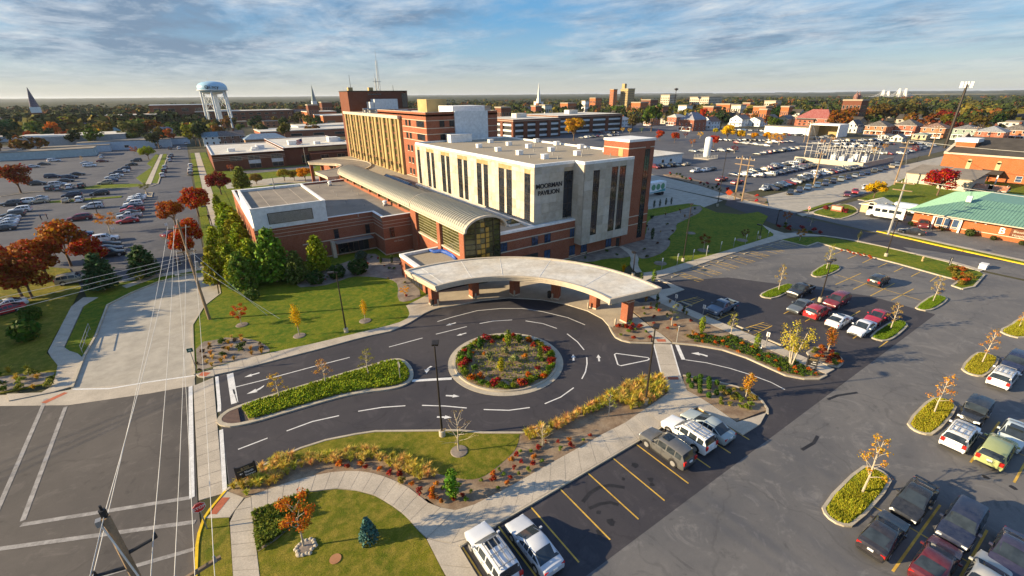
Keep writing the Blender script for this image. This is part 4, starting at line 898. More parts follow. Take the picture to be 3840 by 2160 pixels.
lb=MB();lb.box(36.6,46.5,106,173,-.1,6.9);lb.build('low_wing',M['brick'],WARD);lb=MB();lb.box(36.4,46.49,118,173,6.9,7.1);lb.box(43.8,47.19,106.0,121.5,6.9,7.08);lb.build('low_roof',M['roof_tan'],WARD)
rk=random.Random(8)
for i in range(6):
 y=130+i*6.2;t=thing('roof_duct',f'grey roof duct with bent ends on the beige tower, {ordn(i)} from its near end','roof duct',(52+rk.uniform(-1,1),y,22.1),0,'ducts on the beige tower roof');x=t.location.x
 m=MB();m.tube([(x-2,y,22.1),(x-2,y,23.1),(x+2.5,y+1,23.1),(x+2.5,y+1,22.1)],.28,8);m.build('duct',M['steel'],t);m=MB();m.box(x-.8,x+.8,y+1.6,y+3,22.1,23.0);m.build('fan_box',M['steel'],t)
DRK=thing('dark_brick_tower','tall dark brown brick tower with roof boxes and radio masts behind the beige tower','building',(60,182,0))
b=MB();b.box(49.4,71.6,176,187,-.1,28.6);b.build('brick_wall',M['brick_dark'],DRK);b=MB();b.box(49.3,71.7,175.9,187.1,28.6,28.9);b.build('coping',M['mullion'],DRK)
q=MB();q.box(69.3,71.3,175.9,176,23,28.0);q.box(56.5,61.5,175.9,176,27.5,27.9);q.build('window',M['glass'],DRK)
q=MB();q.box(50.4,52,178,179.6,28.9,30);q.box(57.8,59.4,178,179.6,28.9,30);q.build('roof_box',M['beige'],DRK)
q=MB();q.box(57.2,65.8,171.5,175.8,22.1,26.1);q.box(55.6,57.1,172,175.5,22.1,25.2);q.build('penthouse',M['siding'],DRK)
def mast(x,y,z0,z1,w,label):
 t=thing('radio_mast',label,'mast',(x,y,z0));m=MB()
 for k in range(3):a=k*2.094;m.bar((x+w*math.cos(a),y+w*math.sin(a),z0),(x+w*.6*math.cos(a),y+w*.6*math.sin(a),z1),.09,.09)
 n=int((z1-z0)/.8)
 for i in range(n):
  a=(i%3)*2.094;b2=a+2.094;z=z0+(z1-z0)*i/n;m.bar((x+w*.8*math.cos(a),y+w*.8*math.sin(a),z),(x+w*.8*math.cos(b2),y+w*.8*math.sin(b2),z+.8),.05,.05)
 m.build('lattice',M['steel'],t);m=MB();m.cyl(x,y,z1,z1+(z1-z0)*.35,.06,.04,6);m.build('whip_antenna',M['steel'],t);m=MB();m.box(x-1,x+1,y-.06,y+.06,z0+3,z0+3.15);m.build('cross_arm',M['steel'],t)
mast(62.4,180,28.9,39.0,.5,'tall lattice radio mast on the dark brick tower');mast(60.9,179,28.9,33.2,.3,'short lattice mast beside the tall one on the dark tower')
for x,h,l in((51.6,5.2,'thin whip antenna on the left roof box of the dark tower'),(67.4,1.9,'short whip antenna near the right end of the dark tower')):
 m=MB();m.cyl(x,179,28.9,28.9+h,.09,.05,6);tag(m.build('antenna',M['pole']),l,'antenna')
CLN=thing('brick_clinic','long low brick clinic with a white flat roof and dark window groups','building',(34,217,0))
b=MB();b.box(5.1,31.3,217,267,-.1,6.0);b.box(31.3,62,218.5,275,-.1,6.8);b.box(41,62,214,218.5,-.1,4.6);b.build('brick_wall',M['brick_dark'],CLN)
roof_deck(CLN,5.1,31.3,217,267,6.1,M['roof_white'],.3,.4,M['brick_dark'],M['white']);roof_deck(CLN,31.3,62,218.5,275,6.9,M['roof_white'],.35,.4,M['brick_dark'],M['white'])
bands(CLN,[('y',217,5.1,31.3)],[5.3,4.7,4.1],.12);b=MB();b.box(41,62,218.2,218.48,5.3,6.7);b.build('fascia',M['beige'],CLN)
for u in(11,17.5,26):
 window(CLN,'y',217,u,u+4.2,3.6,5.2,2,1,M['mull_light'])
 if u>11:window(CLN,'y',217,u,u+4.2,.4,2.0,2,1,M['mull_light']);q=MB();q.box(u-.1,u+4.3,216.9,216.99,2.1,3.5);q.build('white_panel',M['siding'],CLN)
for u in(38,45,52):window(CLN,'y',218.5 if u<41 else 214,u,u+3.2,.6,3.8,2,1,M['mull_light'])
for i,(x,y,s_)in enumerate(((22,232,1.2),(24.5,235,1.6),(21,228,.9),(13,230,1.3),(38,236,1.8),(48,232,1.2),(57,240,2.2),(59.5,243,1.6))):
 z=6.1 if x<31 else 6.9;m=MB();m.box(x-s_,x+s_,y-s_,y+s_,z,z+s_*.9);m.box(x-s_*1.06,x+s_*1.06,y-s_*1.06,y+s_*1.06,z+s_*.9,z+s_*.98);tag(m.build('roof_unit',M['white']),f'pale roof unit on the white clinic roof, {ordn(i)} from the street end','roof unit','units on the clinic roof')
POR=thing('curved_porch','C-shaped drop-off porch roof with cream fascia on brick posts','canopy',(36,150,0))
outer=chaikin([(30.2,164.5),(34,167.3),(39,167.5),(43.5,162.5),(46.0,155),(45.9,148),(43,140),(36.3,133),(31,128),(27.9,129.1)],1,False);inner=chaikin([(27.2,140.4),(31,141.5),(35,145),(37.2,149.5),(36.8,153.5),(34.5,157),(32,160.5),(30.0,162.7)],1,False)
poly=outer+inner;m=MB();m.prism(poly,6.62,7.3,1,0,True);m.build('roof_slab',[M['band'],M['roof_grey']],POR);k=MB()
P=poly+poly[:1]
for a,b_ in zip(P,P[1:]):k.bar(a+(7.36,),b_+(7.36,),.35,.14)
k.build('coping',M['band'],POR)
for x,y in((30.8,163.5),(33.5,160.5),(36.5,156),(38.0,150),(35.6,144),(31.5,140.0),(28.1,138.5),(28.5,130.5)):
 q=MB();q.box(x-.45,x+.45,y-.45,y+.45,-.02,6.6);q.build('brick_post',M['brick'],POR)
# other buildings
def simple_windows(parent,ax,c,us,zs,w,h,frame=None,glass=None):
 for z in zs:
  for u in us:
   m=MB()
   if ax=='x':m.box(c-.05,c-.002,u-w/2,u+w/2,z,z+h,0);m.box(c-.07,c-.051,u-w/2+.1,u+w/2-.1,z+.1,z+h-.1,1)
   else:m.box(u-w/2,u+w/2,c-.05,c-.002,z,z+h,0);m.box(u-w/2+.1,u+w/2-.1,c-.07,c-.051,z+.1,z+h-.1,1)
   m.build('window',[frame or M['white'],glass or M['glass']],parent)
def deck(x0,x1,y0,y1,h,n,label):
 t=thing('parking_garage',label,'parking garage',((x0+x1)/2,(y0+y1)/2,0));b=MB();b.box(x0+.8,x1-.8,y0+.8,y1-.8,-.1,h-1.6,0);b.build('dark_interior',M['trim'],t)
 for k in range(n):
  z=1.0+k*(h-1.6)/n;m=MB();m.box(x0+.2,x1-.2,y0+.2,y1-.2,z,z+1.25);m.build('spandrel',M['siding'],t)
 m=MB();m.box(x0,x1,y0,y1,h-1.8,h)
 L=0
 for x in[x0+(x1-x0)*i/4 for i in range(5)]:
  for y in(y0-.15,y1-2):m.box(max(x0-.1,x-1.6),min(x1+.1,x+1.6),y,y+2.15,-.1,h-1.8)
 for y in[y0+(y1-y0)*i/3 for i in range(1,3)]:
  for x in(x0-.15,x1-2):m.box(x,x+2.15,y-1.5,y+1.5,-.1,h-1.8)
 m.build('brick_frame',M['brick_dark'],t);m=MB();m.box(x0+.4,x1-.4,y0+.4,y1-.4,h,h+.12);m.box((x0+x1)/2-5,(x0+x1)/2+4,(y0+y1)/2-3,(y0+y1)/2+3,h+.12,h+3);m.build('roof',M['roof_white'],t)
 bands(t,[('y',y0,x0,x1),('x',x0,y0,y1)],[h-.9],.3)
deck(176,216,258,300,12.2,3,'nearer brick parking deck with pale spandrels and white roof sheds');deck(222,288,268,315,12.8,3,'longer brick parking deck with pale spandrels behind a yellow tree')
t=thing('white_annexe','long low white annexe with a flat roof beside the staff lot','building',(160,131,0));b=MB();b.box(148,170.4,122.8,140,-.1,3.6);b.build('wall',M['siding'],t);b=MB();b.box(147.6,170.8,122.4,140.4,3.6,3.95);b.build('roof',M['roof_white'],t);simple_windows(t,'y',122.8,(158,163),(.9,),1.6,1.4)
TK=at(1920+1952/2.683,250+925/2.683);t=thing('oxygen_tank','tall white cylindrical gas tank inside a railing on a concrete pad','tank',(TK.x,TK.y,0))
m=MB();m.lathe(TK.x,TK.y,[(1.15,.7),(1.45,1.2),(1.45,8.6),(1.15,9.1),(.3,9.4)],20);m.build('vessel',M['tank'],t,True);m=MB()
for a in range(4):m.cyl(TK.x+1.1*math.cos(a*1.57+.8),TK.y+1.1*math.sin(a*1.57+.8),0,1.0,.13,.13,8)
m.build('leg',M['steel'],t);m=MB();m.box(TK.x-3.5,TK.x+3.5,TK.y-3.5,TK.y+4,-.02,.2);m.build('pad',M['concrete'],t);m=MB()
for i in range(7):
 for y in(-3.3,3.8):m.box(TK.x-3.3+i*1.1,TK.x-3.2+i*1.1,TK.y+y,TK.y+y+.1,.2,1.8)
for z in(1.0,1.75):
 for y in(-3.3,3.8):m.box(TK.x-3.3,TK.x+3.4,TK.y+y,TK.y+y+.08,z,z+.08)
m.build('railing',M['steel'],t)
t=thing('box_trailer','white box trailer printed with three round green pictures','trailer',(107,84,0));b=MB();b.box(98,110.8,84,86.4,1.0,3.9);b.build('box',M['tank'],t)
m=MB()
for k in range(3):
 for x in(100.5,108.5):pass
for x in(100,101.1,109,109.9):m.tube([(x,84.1,.5),(x,86.3,.5)],.48,12)
m.build('wheel',M['tyre'],t);m=MB()
for x in(105.4,107.4,109.4):m.tube([(x,83.99,2.6),(x,83.96,2.6)],.85,20)
m.build('picture',plain('green print',(.10,.28,.16)),t);m=MB();m.face([(98.1,83.985,1.1),(110.7,83.985,1.1),(110.7,83.985,1.9),(106,83.985,1.3),(98.1,83.985,1.5)]);m.build('stripe',plain('teal print',(.08,.30,.34)),t)
t=thing('substation','fenced electrical substation of steel frames and transformers','substation',(226,84,0));m=MB();m.box(212,212.3,71.6,97,-.02,1.9);m.box(212.3,242,71.6,71.9,-.02,1.9);m.box(212.3,242,96.7,97,-.02,1.9);m.build('wall',M['band'],t)
rq=random.Random(4);m=MB()
for x in range(216,240,5):
 for y in range(75,96,5):
  h=rq.choice((5.5,6.5,7.5));m.box(x-.07,x+.07,y-.07,y+.07,0,h)
  m.box(x-.1,x+5,y-.06,y+.06,h-.26,h-.14)
  if rq.random()<.7:m.box(x-.06,x+.06,y,y+5,h-1.2,h-1.07)
  if rq.random()<.6:m.cyl(x+1.5,y,h-.1,h+1.2,.09,.06,6)
m.build('steel_frame',M['steel'],t)
for k in range(5):
 x,y=218+k*4.4,78+(k%3)*5;q=MB();q.box(x-1.1,x+1.1,y-.9,y+.9,0,2.4);q.cyl(x-.5,y,2.4,3.4,.14,.1,8);q.cyl(x+.5,y,2.4,3.4,.14,.1,8);q.build('transformer',M['siding'],t)
CHU=thing('brick_church','large orange brick church hall with tall arched windows and a dark gable roof','church',(228,38,0))
b=MB();b.box(210.6,246,10,48.8,-.1,8.0);b.build('brick_wall',M['brick_or'],CHU);r_=MB();xm=228
r_.face([(210.2,10,8.2),(210.2,48.2,8.2),(xm,48.2,12.4),(xm,10,12.4)][::-1]);r_.face([(246.4,10,8.2),(xm,10,12.4),(xm,48.2,12.4),(246.4,48.2,8.2)][::-1]);r_.build('roof',M['roof_dark'],CHU)
g=MB();g.face([(210.6,48.8,8),(246,48.8,8),(xm,48.8,13.4)]);g.face([(210.6,48.2,8),(xm,48.2,13.4),(246,48.2,8)]);g.face([(210.6,48.2,8),(210.6,48.8,8),(xm,48.8,13.4),(xm,48.2,13.4)]);g.build('gable',M['brick_or'],CHU)
k=MB();k.box(210.1,210.58,10,48.9,7.6,8.15);k.bar((210.4,48.5,8.2),(xm,48.5,13.5),.9,.25);k.build('cornice',M['band'],CHU);k=MB();k.box(216,222,43,48,8.4,11.2,0);k.build('bell_base',M['brick_or'],CHU);k=MB();k.box(215.6,222.4,42.6,48.4,11.2,12.4);k.build('bell_cap',M['white'],CHU)
for y in(41.8,34.8,27.8,20.8):
 m=MB();m.box(210.45,210.58,y-.55,y+.55,3.3,6.0);m.tube([(210.45,y,6.0),(210.58,y,6.0)],.55,14);m.build('arched_window',plain('leaded glass %d'%y,(.40,.37,.20)),CHU);m=MB();m.box(210.3,210.44,y-.7,y+.7,3.1,3.3);m.build('sill',M['band'],CHU)
for y in(43.4,29.2):window(CHU,'x',210.6,y-.7,y+.7,.8,2.5,1,2,M['white'],M['glass_blue'])
m=MB();m.face([(206.8,33,2.9),(206.8,38,2.9),(210.5,38,3.7),(210.5,33,3.7)][::-1]);m.box(206.7,210.5,33,38,2.7,2.88);m.build('porch_roof',M['roof_dark'],CHU);m=MB();m.box(206.9,207.2,33.2,33.5,0,2.7);m.box(206.9,207.2,37.5,37.8,0,2.7);m.build('porch_post',M['white'],CHU)
def gable_house(name,label,x0,x1,y0,y1,h,rise,wall,roof,axis='y',nwin=3,floors=2,porch=True,chim=True,group='houses along the far street',hip=False):
 t=thing(name,label,'house',((x0+x1)/2,(y0+y1)/2,0),0,group);m=MB();m.box(x0,x1,y0,y1,-.1,h);a=m.build('wall',M['house'],t,color=wall);e=.5;r=MB();xm,ym=(x0+x1)/2,(y0+y1)/2;z=h+rise
 X0,X1,Y0,Y1=x0-e,x1+e,y0-e,y1+e
 if hip:
  k=min(x1-x0,y1-y0)*.38;p,q=((xm,Y0+k,z),(xm,Y1-k,z))if(y1-y0)>=(x1-x0)else((X0+k,ym,z),(X1-k,ym,z));c=[(X0,Y0,h),(X1,Y0,h),(X1,Y1,h),(X0,Y1,h)]
  for f in(([c[0],c[1],p],[c[1],c[2],q,p],[c[2],c[3],q],[c[3],c[0],p,q])if(y1-y0)>=(x1-x0)else([c[0],c[1],q,p],[c[1],c[2],q],[c[2],c[3],p,q],[c[3],c[0],p])):r.face(f)
 elif axis=='y':
  r.face([(X0,Y0,h-.15),(xm,Y0,z),(xm,Y1,z),(X0,Y1,h-.15)]);r.face([(X1,Y0,h-.15),(X1,Y1,h-.15),(xm,Y1,z),(xm,Y0,z)])
  g=MB();g.face([(x0,y0,h),(x1,y0,h),(xm,y0,z-.2)]);g.face([(x0,y1,h),(xm,y1,z-.2),(x1,y1,h)]);g.build('gable',M['house'],t,color=wall)
 else:
  r.face([(X0,Y0,h-.15),(X1,Y0,h-.15),(X1,ym,z),(X0,ym,z)]);r.face([(X0,Y1,h-.15),(X0,ym,z),(X1,ym,z),(X1,Y1,h-.15)])
  g=MB();g.face([(x0,y0,h),(x0,ym,z-.2),(x0,y1,h)]);g.face([(x1,y0,h),(x1,y1,h),(x1,ym,z-.2)]);g.build('gable',M['house'],t,color=wall)
 rf=r.build('roof',M['roofc'],t,color=roof);k=MB();k.box(X0+.05,X1-.05,Y0+.05,Y1-.05,h-.30,h-.16);k.build('eave',M['white'],t)
 if chim:c=MB();c.box(xm+1,xm+1.9,ym-.5,ym+.5,h,z+1.1);c.build('chimney',M['brick_dark'],rf)
 zs=[1.0+3.0*i for i in range(floors)]
 simple_windows(t,'x',x0,[y0+(y1-y0)*(i+.5)/nwin for i in range(nwin)],zs,1.1,1.6);simple_windows(t,'y',y0,[x0+(x1-x0)*(i+.5)/nwin for i in range(nwin)],zs,1.1,1.6)
 if porch:
  m=MB();m.box(x0-2.6,x0-.08,y0+.6,y1-.6,2.7,2.95);m.box(x0-2.6,x0-.08,y0+.6,y1-.6,0,.5)
  for i in range(4):y=y0+.8+(y1-y0-1.8)*i/3;m.box(x0-2.5,x0-2.25,y,y+.25,.5,2.7)
  m.build('porch',M['white'],t)
 d=MB();d.box(x0-.07,x0-.002,ym-.5,ym+.5,.2,2.3);d.build('door',M['mullion'],t)
 return t
RED,ORG,WHT,CRM,GRY,GRN=(.28,.075,.03),(.34,.12,.04),(.55,.55,.53),(.46,.37,.22),(.30,.32,.34),(.20,.27,.22)
RD,RB,RG,RR=(.035,.035,.045),(.075,.06,.045),(.10,.10,.11),(.28,.035,.022)
def hpos(f,x,y,dx=9,dy=10):
 p=f(x,y);return(p.x,p.x+dx,p.y-dy/2,p.y+dy/2)
HS=[(zK0,1060,690,13,12,6.0,3.2,ORG,RB,True,2,'two-storey orange brick house with hipped grey-brown roof, left of a pair beyond the staff lot'),(zK0,1350,690,13,12,6.4,3.6,RED,RB,True,2,'dark red brick house with crossing brown roofs between two other brick houses'),(zK0,1630,715,13,12,6.0,2.8,ORG,(.16,.07,.035),True,2,'orange brick house with white eaves and low rusty hipped roof'),(zK0,1940,735,12,11,6.2,2.2,GRN,RG,True,2,'shaded pale green house with a flat-topped roof'),(zK0,2190,765,13,12,6.0,2.8,RED,(.20,.22,.25),True,2,'red brick house with white trim and pale grey hipped roof at the far right'),(zK0,2440,745,13,12,6.0,3.0,ORG,RB,True,2,'orange brick house half hidden by trees at the right edge'),(zK0,820,665,10,8,4.2,4.6,WHT,RD,False,2,'white gabled house with a steep dark roof and an orange ground floor'),(zK0,1280,755,7,6,2.4,1.9,WHT,RG,False,1,'small white gabled garage in front of the brick houses'),(zK0,1150,735,8,5,2.3,1.0,WHT,RG,False,1,'tiny low white shed left of the white gabled garage'),(zK0,1510,735,8,7,3.0,1.0,CRM,GRN,True,1,'small cream cottage with a green porch below the rusty roofed house'),(zK0,640,690,12,7,2.8,1.4,WHT,RG,False,1,'low white outbuilding right of the open market hall'),(zK0,130,590,12,10,5.5,3.0,CRM,RG,False,2,'cream house with grey roof under trees left of the red roofed house'),(zK0,270,590,10,9,5.5,3.0,CRM,RB,False,2,'tan gabled house directly left of the red roofed house'),(zK0,2540,600,14,10,5.5,3.2,CRM,RG,True,2,'pale house under trees high at the right edge'),(zD,1055,605,12,10,5.8,2.8,(.66,.72,.76),(.30,.34,.38),True,2,'pale blue-white house with a chimney left of the tall green tree'),(zD,1745,645,16,13,8.4,5.2,RED,(.20,.21,.26),True,2,'big red brick mansion with grey steep roofs and a white porch'),(zD,1940,630,12,10,6.0,3.6,(.70,.74,.78),(.16,.07,.05),False,2,'white gabled house with a dark red roof right of the brick mansion'),(zD,2240,600,14,12,5.8,3.6,(.66,.72,.80),RG,False,2,'pale blue house with grey roof behind the yellow street trees'),(zD,2420,600,12,12,5.0,2.6,(.70,.76,.80),RG,False,2,'long pale house behind the yellow street trees'),(zD,2555,585,11,10,5.5,3.4,CRM,RG,False,2,'cream gabled house right of the long pale house'),(zD,2440,530,12,10,6.0,4.2,CRM,RD,False,2,'cream house with a black steep gable behind the pale houses'),(zD,1600,480+110,14,10,7.2,2.5,RED,(.42,.42,.38),True,2,'brick house with flat-topped pale roof left of the mansion'),(zD,1370,590,11,9,6.0,3.0,ORG,RB,True,2,'orange brick house glimpsed behind the tall green tree'),(zL1,2060,800,10,9,5.4,2.6,(.70,.76,.76),(.10,.20,.26),False,2,'white house with a blue-green roof and dark shutters beside the left street'),(zL1,2230,790,13,11,5.6,2.6,(.20,.10,.06),(.10,.07,.06),False,2,'dark brown brick house right of the white shuttered house'),(zL1,2470,800,22,13,4.2,2.6,(.36,.20,.10),(.13,.22,.32),True,1,'long low brick building with a blue hipped roof'),(zL1,1540,760,14,10,6.2,3.2,(.20,.07,.06),(.08,.12,.18),True,2,'dark red house with navy hipped roof by the left street'),(zL1,1070,740,10,9,5.2,3.0,(.34,.42,.46),(.08,.20,.22),True,2,'grey-blue house with a teal roof left of the navy roofed house'),(zL1,700,700,26,16,4.0,5.5,(.12,.14,.18),(.05,.08,.16),False,1,'long building with a steep navy roof behind the grey shops'),(zL1,280,690,26,14,4.0,2.0,(.20,.10,.08),(.06,.09,.10),True,1,'low brick building with a dark green roof in front of the left church'),]
for i,(f,a,b_,dx,dy,h,ri_,wl,rf,hip,fl_,lab)in enumerate(HS):
 x0,x1,y0,y1=hpos(f,a,b_,dx,dy);gable_house('house',lab,x0,x1,y0,y1,h,ri_,wl,rf,'x',3,fl_,h>5.5,h>5.5,hip=hip)
p=zK0(430,600);gable_house('house','large brick house with a steep bright red hipped roof',p.x,p.x+22,p.y-14,p.y+14,6.5,7,RED,RR,'x',4,2,False,True,hip=True)
p=zK0(540,705);t=thing('market_hall','white hall with a tall open front and a long white side wing','building',(p.x,p.y,0));m=MB();m.box(p.x,p.x+14,p.y-9,p.y-8.4,0,7);m.box(p.x,p.x+14,p.y+8.4,p.y+9,0,7);m.box(p.x,p.x+14,p.y-9,p.y+9,7,7.8);m.box(p.x+13.4,p.x+14,p.y-8.4,p.y+8.4,0,7,1);m.build('hall',[M['white'],M['beige']],t);m=MB();m.box(p.x+6,p.x+14,p.y+9.02,p.y+42,0,4.6);m.build('side_wing',M['white'],t);m=MB();m.box(p.x+5.6,p.x+14.4,p.y+9.02,p.y+42.4,4.6,5.0);m.build('wing_roof',M['roof_grey'],t)
for(xa,xb,ya,yb,h,lab)in((183.2,191,34,41.5,3.6,'white rendered annexe with a dark sagging roof in front of the church'),(188,196,43.5,51,3.2,'low cream annexe with a grey roof at the church corner')):
 t=thing('church_annexe',lab,'building',((xa+xb)/2,(ya+yb)/2,0));m=MB();m.box(xa,xb+6,ya,yb,-.1,h);m.build('wall',M['band'],t);m=MB();m.face([(xa-.4,ya-.4,h),(xa-.4,yb+.4,h),(xb+6,yb+.4,h+1.3),(xb+6,ya-.4,h+1.3)][::-1]);m.box(xa-.35,xb+6,ya-.35,yb+.35,h-.2,h-.01);m.build('roof',M['roof_grey'],t)
p=at(3360+1850/5.367,480+1330/5.367);gable_house('shed','small orange roofed shed on the church lawn',p.x,p.x+4,p.y-3,p.y+3,1.4,1.0,ORG,(.42,.15,.05),'y',1,1,False,False,None)
p=at(3360+560/5.367,480+1449/5.367);gable_house('shed','cream roofed shed behind the white bus',128+4,128+10,38.5,42.5,2.2,.9,CRM,(.70,.66,.52),'x',1,1,False,False,None)
GC=thing('green_roof_clinic','low brick clinic under a broad pale green standing seam hip roof','building',(140,12,0));b=MB();b.box(127.6,158,-10,31.0,-.1,3.3);b.build('brick_wall',M['brick_or'],GC)
ex,zr,ze=125.9,5.7,3.3;c0,c1,c2,c3=(ex,-11.5,ze),(160,-11.5,ze),(160,32.2,ze),(ex,32.2,ze);p_,q_=(136.5,-2,zr),(136.5,23.8,zr);q2,p2=(150,23.8,zr),(150,-2,zr)
r_=MB();r_.face([c3,c0,p_,q_]);r_.face([c2,c3,q_,q2]);r_.face([c0,c1,p2,p_]);r_.face([c1,c2,q2,p2]);r_.face([p_,p2,q2,q_]);r_.build('roof',M['green_roof'],GC)
r_=MB();n=86
for i in range(n):
 y=-11+i*.5;t_=1.0 if-2<=y<=23.8 else((y+11.5)/9.5 if y<-2 else(32.2-y)/8.4);t_=max(.02,min(1,t_));r_.bar((ex,y,ze+.03),(ex+(136.5-ex)*t_,y,ze+(zr-ze)*t_+.03),.09,.07)
for i in range(60):
 x=ex+.5+i*.55;t_=min(1,(x-ex)/10.6)*1.0;t_=min(t_,(160-x)/10);r_.bar((x,32.2,ze+.03),(x,32.2-8.4*t_,ze+(zr-ze)*t_+.03),.07,.06)
tag(r_.build('roof_seam',M['green_roof'],GC),None,None,None,'stuff');r_=MB();r_.box(ex+.02,159.9,-11.4,32.1,ze-.22,ze-.02);r_.build('eave',M['band'],GC)
for y in(26.5,25.2,23.9,6,2):window(GC,'x',127.6,y-.5,y+.5,.6,2.5,1,1,M['white'],M['glass_blue'])
m=MB();m.box(127.0,127.58,22.9,27.6,2.6,3.0);m.box(127.2,127.58,22.9,23.2,0,2.6);m.box(127.2,127.58,27.3,27.6,0,2.6);m.build('entry_frame',M['white'],GC);bands(GC,[('x',127.6,-10,31)],[.9],.16)
for y in(29.5,28.6,21,19.5,12,8):q=MB();q.box(127.45,127.59,y-.15,y+.15,2.5,2.7);q.build('wall_lamp',M['white'],GC)
text_obj('letters','B',1.7,M['white'],(127.5,17.4,1.25),(0,-1,0),(0,0,1),GC,.04);q=MB();q.box(127.52,127.59,11.0,15.8,1.0,2.6);q.build('sign_board',M['brick_dark'],GC)
text_obj('letters',"Blessing",.62,M['band'],(127.45,15.4,1.85),(0,-1,0),(0,0,1),GC,.02);text_obj('letters',"Hospital",.62,M['band'],(127.45,15.4,1.15),(0,-1,0),(0,0,1),GC,.02);text_obj('letters',"Early Learning Center",.72,M['white'],(127.45,9.8,.95),(0,-1,0),(0,0,1),GC,.03)
m=MB();m.box(133.5,134.3,24,24.8,5.4,6.6);m.build('roof_vent',M['white'],GC)
def shop(px_,dx,dy,h,lab,wall,roof='roof_white',win=0):
 p=zL1(*px_);t=thing('shop',lab,'shop',(p.x+dx/2,p.y+dy/2,0));m=MB();m.box(p.x,p.x+dx,p.y,p.y+dy,-.1,h);m.build('wall',M['house'],t,color=wall);m=MB();m.box(p.x-.15,p.x+dx+.15,p.y-.15,p.y+dy+.15,h,h+.25);m.build('roof',M[roof],t)
 if win:simple_windows(t,'y',p.y,[p.x+dx*(i+.5)/win for i in range(win)],(1.0,),2.2,1.5)
 simple_windows(t,'x',p.x+dx+.06,[p.y+dy*.3],(.2,),1.2,2.2)
shop((180,870),48,30,7.6,'long two-storey grey shop with a pale sunlit roof edge behind the left lot',(.30,.32,.34),'roof_white',8)
shop((430,890),28,9,3.4,'blank pale blue-grey single storey shop front left of centre',(.42,.50,.58),'roof_grey');shop((-150,960),40,12,3.6,'blank teal-grey wall building at the left edge',(.36,.46,.48),'roof_grey')
shop((800,860),42,22,4.6,'pale blue-grey flat shop with two dark openings',(.46,.54,.62),'roof_grey',3);shop((1240,810),34,16,3.4,'low pale blue shop nearest the left street',(.44,.54,.64),'roof_grey')
shop((-60,760),30,22,3.2,'low building with a blue-white tent roof at the far left',(.50,.58,.66),'roof_white')
def block(name,label,f,pa,w,d,h,mat,cat='building',roof='roof_white',nu=0,nz=0,z0=1.5,lit=None):
 p=f(*pa);t=thing(name,label,cat,(p.x,p.y,0));yaw=0;m=MB();m.box(p.x,p.x+w,p.y,p.y+d,-.1,h);m.build('wall',M[mat],t);m=MB();m.box(p.x-.2,p.x+w+.2,p.y-.2,p.y+d+.2,h,h+.5);m.build('roof',M[roof],t)
 if nu:
  simple_windows(t,'y',p.y,[p.x+w*(i+.5)/nu for i in range(nu)],[z0+(h-z0)*k/nz for k in range(nz)],w/nu*.5,(h-z0)/nz*.5,M['band'])
  simple_windows(t,'x',p.x,[p.y+d*(i+.5)/nu for i in range(nu)],[z0+(h-z0)*k/nz for k in range(nz)],d/nu*.5,(h-z0)/nz*.5,M['band'])
 return t
block('school','long dark red brick school behind the left trees',zL1,(880,640),70,30,12,'brick_dark',nu=9,nz=2);block('school','dark brick block with a teal roof right of the long school',zL1,(1560,600),60,30,20,'brick_dark',roof='siding',nu=5,nz=3)
block('warehouse','long dark brick building behind the water tower legs',zL1,(2000,590),95,40,13,'brick_dark',nu=12,nz=3);block('warehouse','low shed with a white roof beyond the clinic',zA,(60,740),75,36,5,'brick',nu=5,nz=1);block('shed','flat white shop right of the low white shed beyond the clinic',zA,(440,690),70,30,6,'siding',nu=4,nz=1)
block('brick_shop','orange brick shop with a white roof left of the beige tower',zA,(690,610),70,40,10,'brick_or',nu=5,nz=1);block('brick_shop','small orange brick shop among the left trees',zA,(535,580),30,30,12,'brick_or',nu=3,nz=2)
def tower_at(name,label,cxp,base_y,top_y,wpx,mat,D,cat='building',roof='roof_tan',nu=5,nz=6,depth=None,wx=0):
 """a block at distance D whose front covers wpx photo pixels"""
 p=at(cxp,base_y+200);a=at(cxp,top_y,0.0);g=Vector((p.x,p.y)).normalized();q=g*D
 d=CX*(cxp-1920)+CY*(top_y-1080)+CZ*FPX;z=EYE.z+d.z*(D/Vector((d.x,d.y)).length);w=wpx*D/FPX*.78
 t=thing(name,label,cat,(q.x,q.y,0));m=MB();dp=depth or w;m.box(q.x,q.x+w,q.y-dp,q.y,-.1,z);m.build('wall',M[mat],t);m=MB();m.box(q.x-.4,q.x+w+.4,q.y-dp-.4,q.y+.4,z,z+1.2);m.build('cornice',M[roof],t)
 simple_windows(t,'y',q.y-dp,[q.x+w*(i+.5)/nu for i in range(nu)],[z*(.12+.82*k/nz)for k in range(nz)],w/nu*.55,z/nz*.45,M['band']);simple_windows(t,'x',q.x,[q.y-dp+dp*(i+.5)/nu for i in range(nu)],[z*(.12+.82*k/nz)for k in range(nz)],dp/nu*.55,z/nz*.45,M['band'])
 return t,q,w,z
t,q,w,z=tower_at('office_tower','tallest orange brick downtown tower with a stepped roof',2310,360,335,42,'beige',900,nu=5,nz=10);m=MB();m.box(q.x+w*.1,q.x+w*.4,q.y-w*.4,q.y-w*.05,z+1.2,z+9);m.build('penthouse',M['beige'],t)
tower_at('office_tower','red brick tower joined to the left of the tallest downtown tower',2272,360,337,22,'brick_or',890,nu=4,nz=10)
tower_at('office_block','cream stone six-storey block among dark trees downtown',2455,370,358,45,'band',800,nu=5,nz=6);tower_at('office_block','long cream block with a red gable right of the six-storey block',2560,372,366,88,'band',830,nu=9,nz=5)
tower_at('office_block','tan brick low block left of the downtown towers',2200,380,369,36,'brick_or',800,nu=4,nz=3);tower_at('office_block','orange brick wide block left of the tan block',2095,390,388,50,'brick_or',720,nu=6,nz=2)
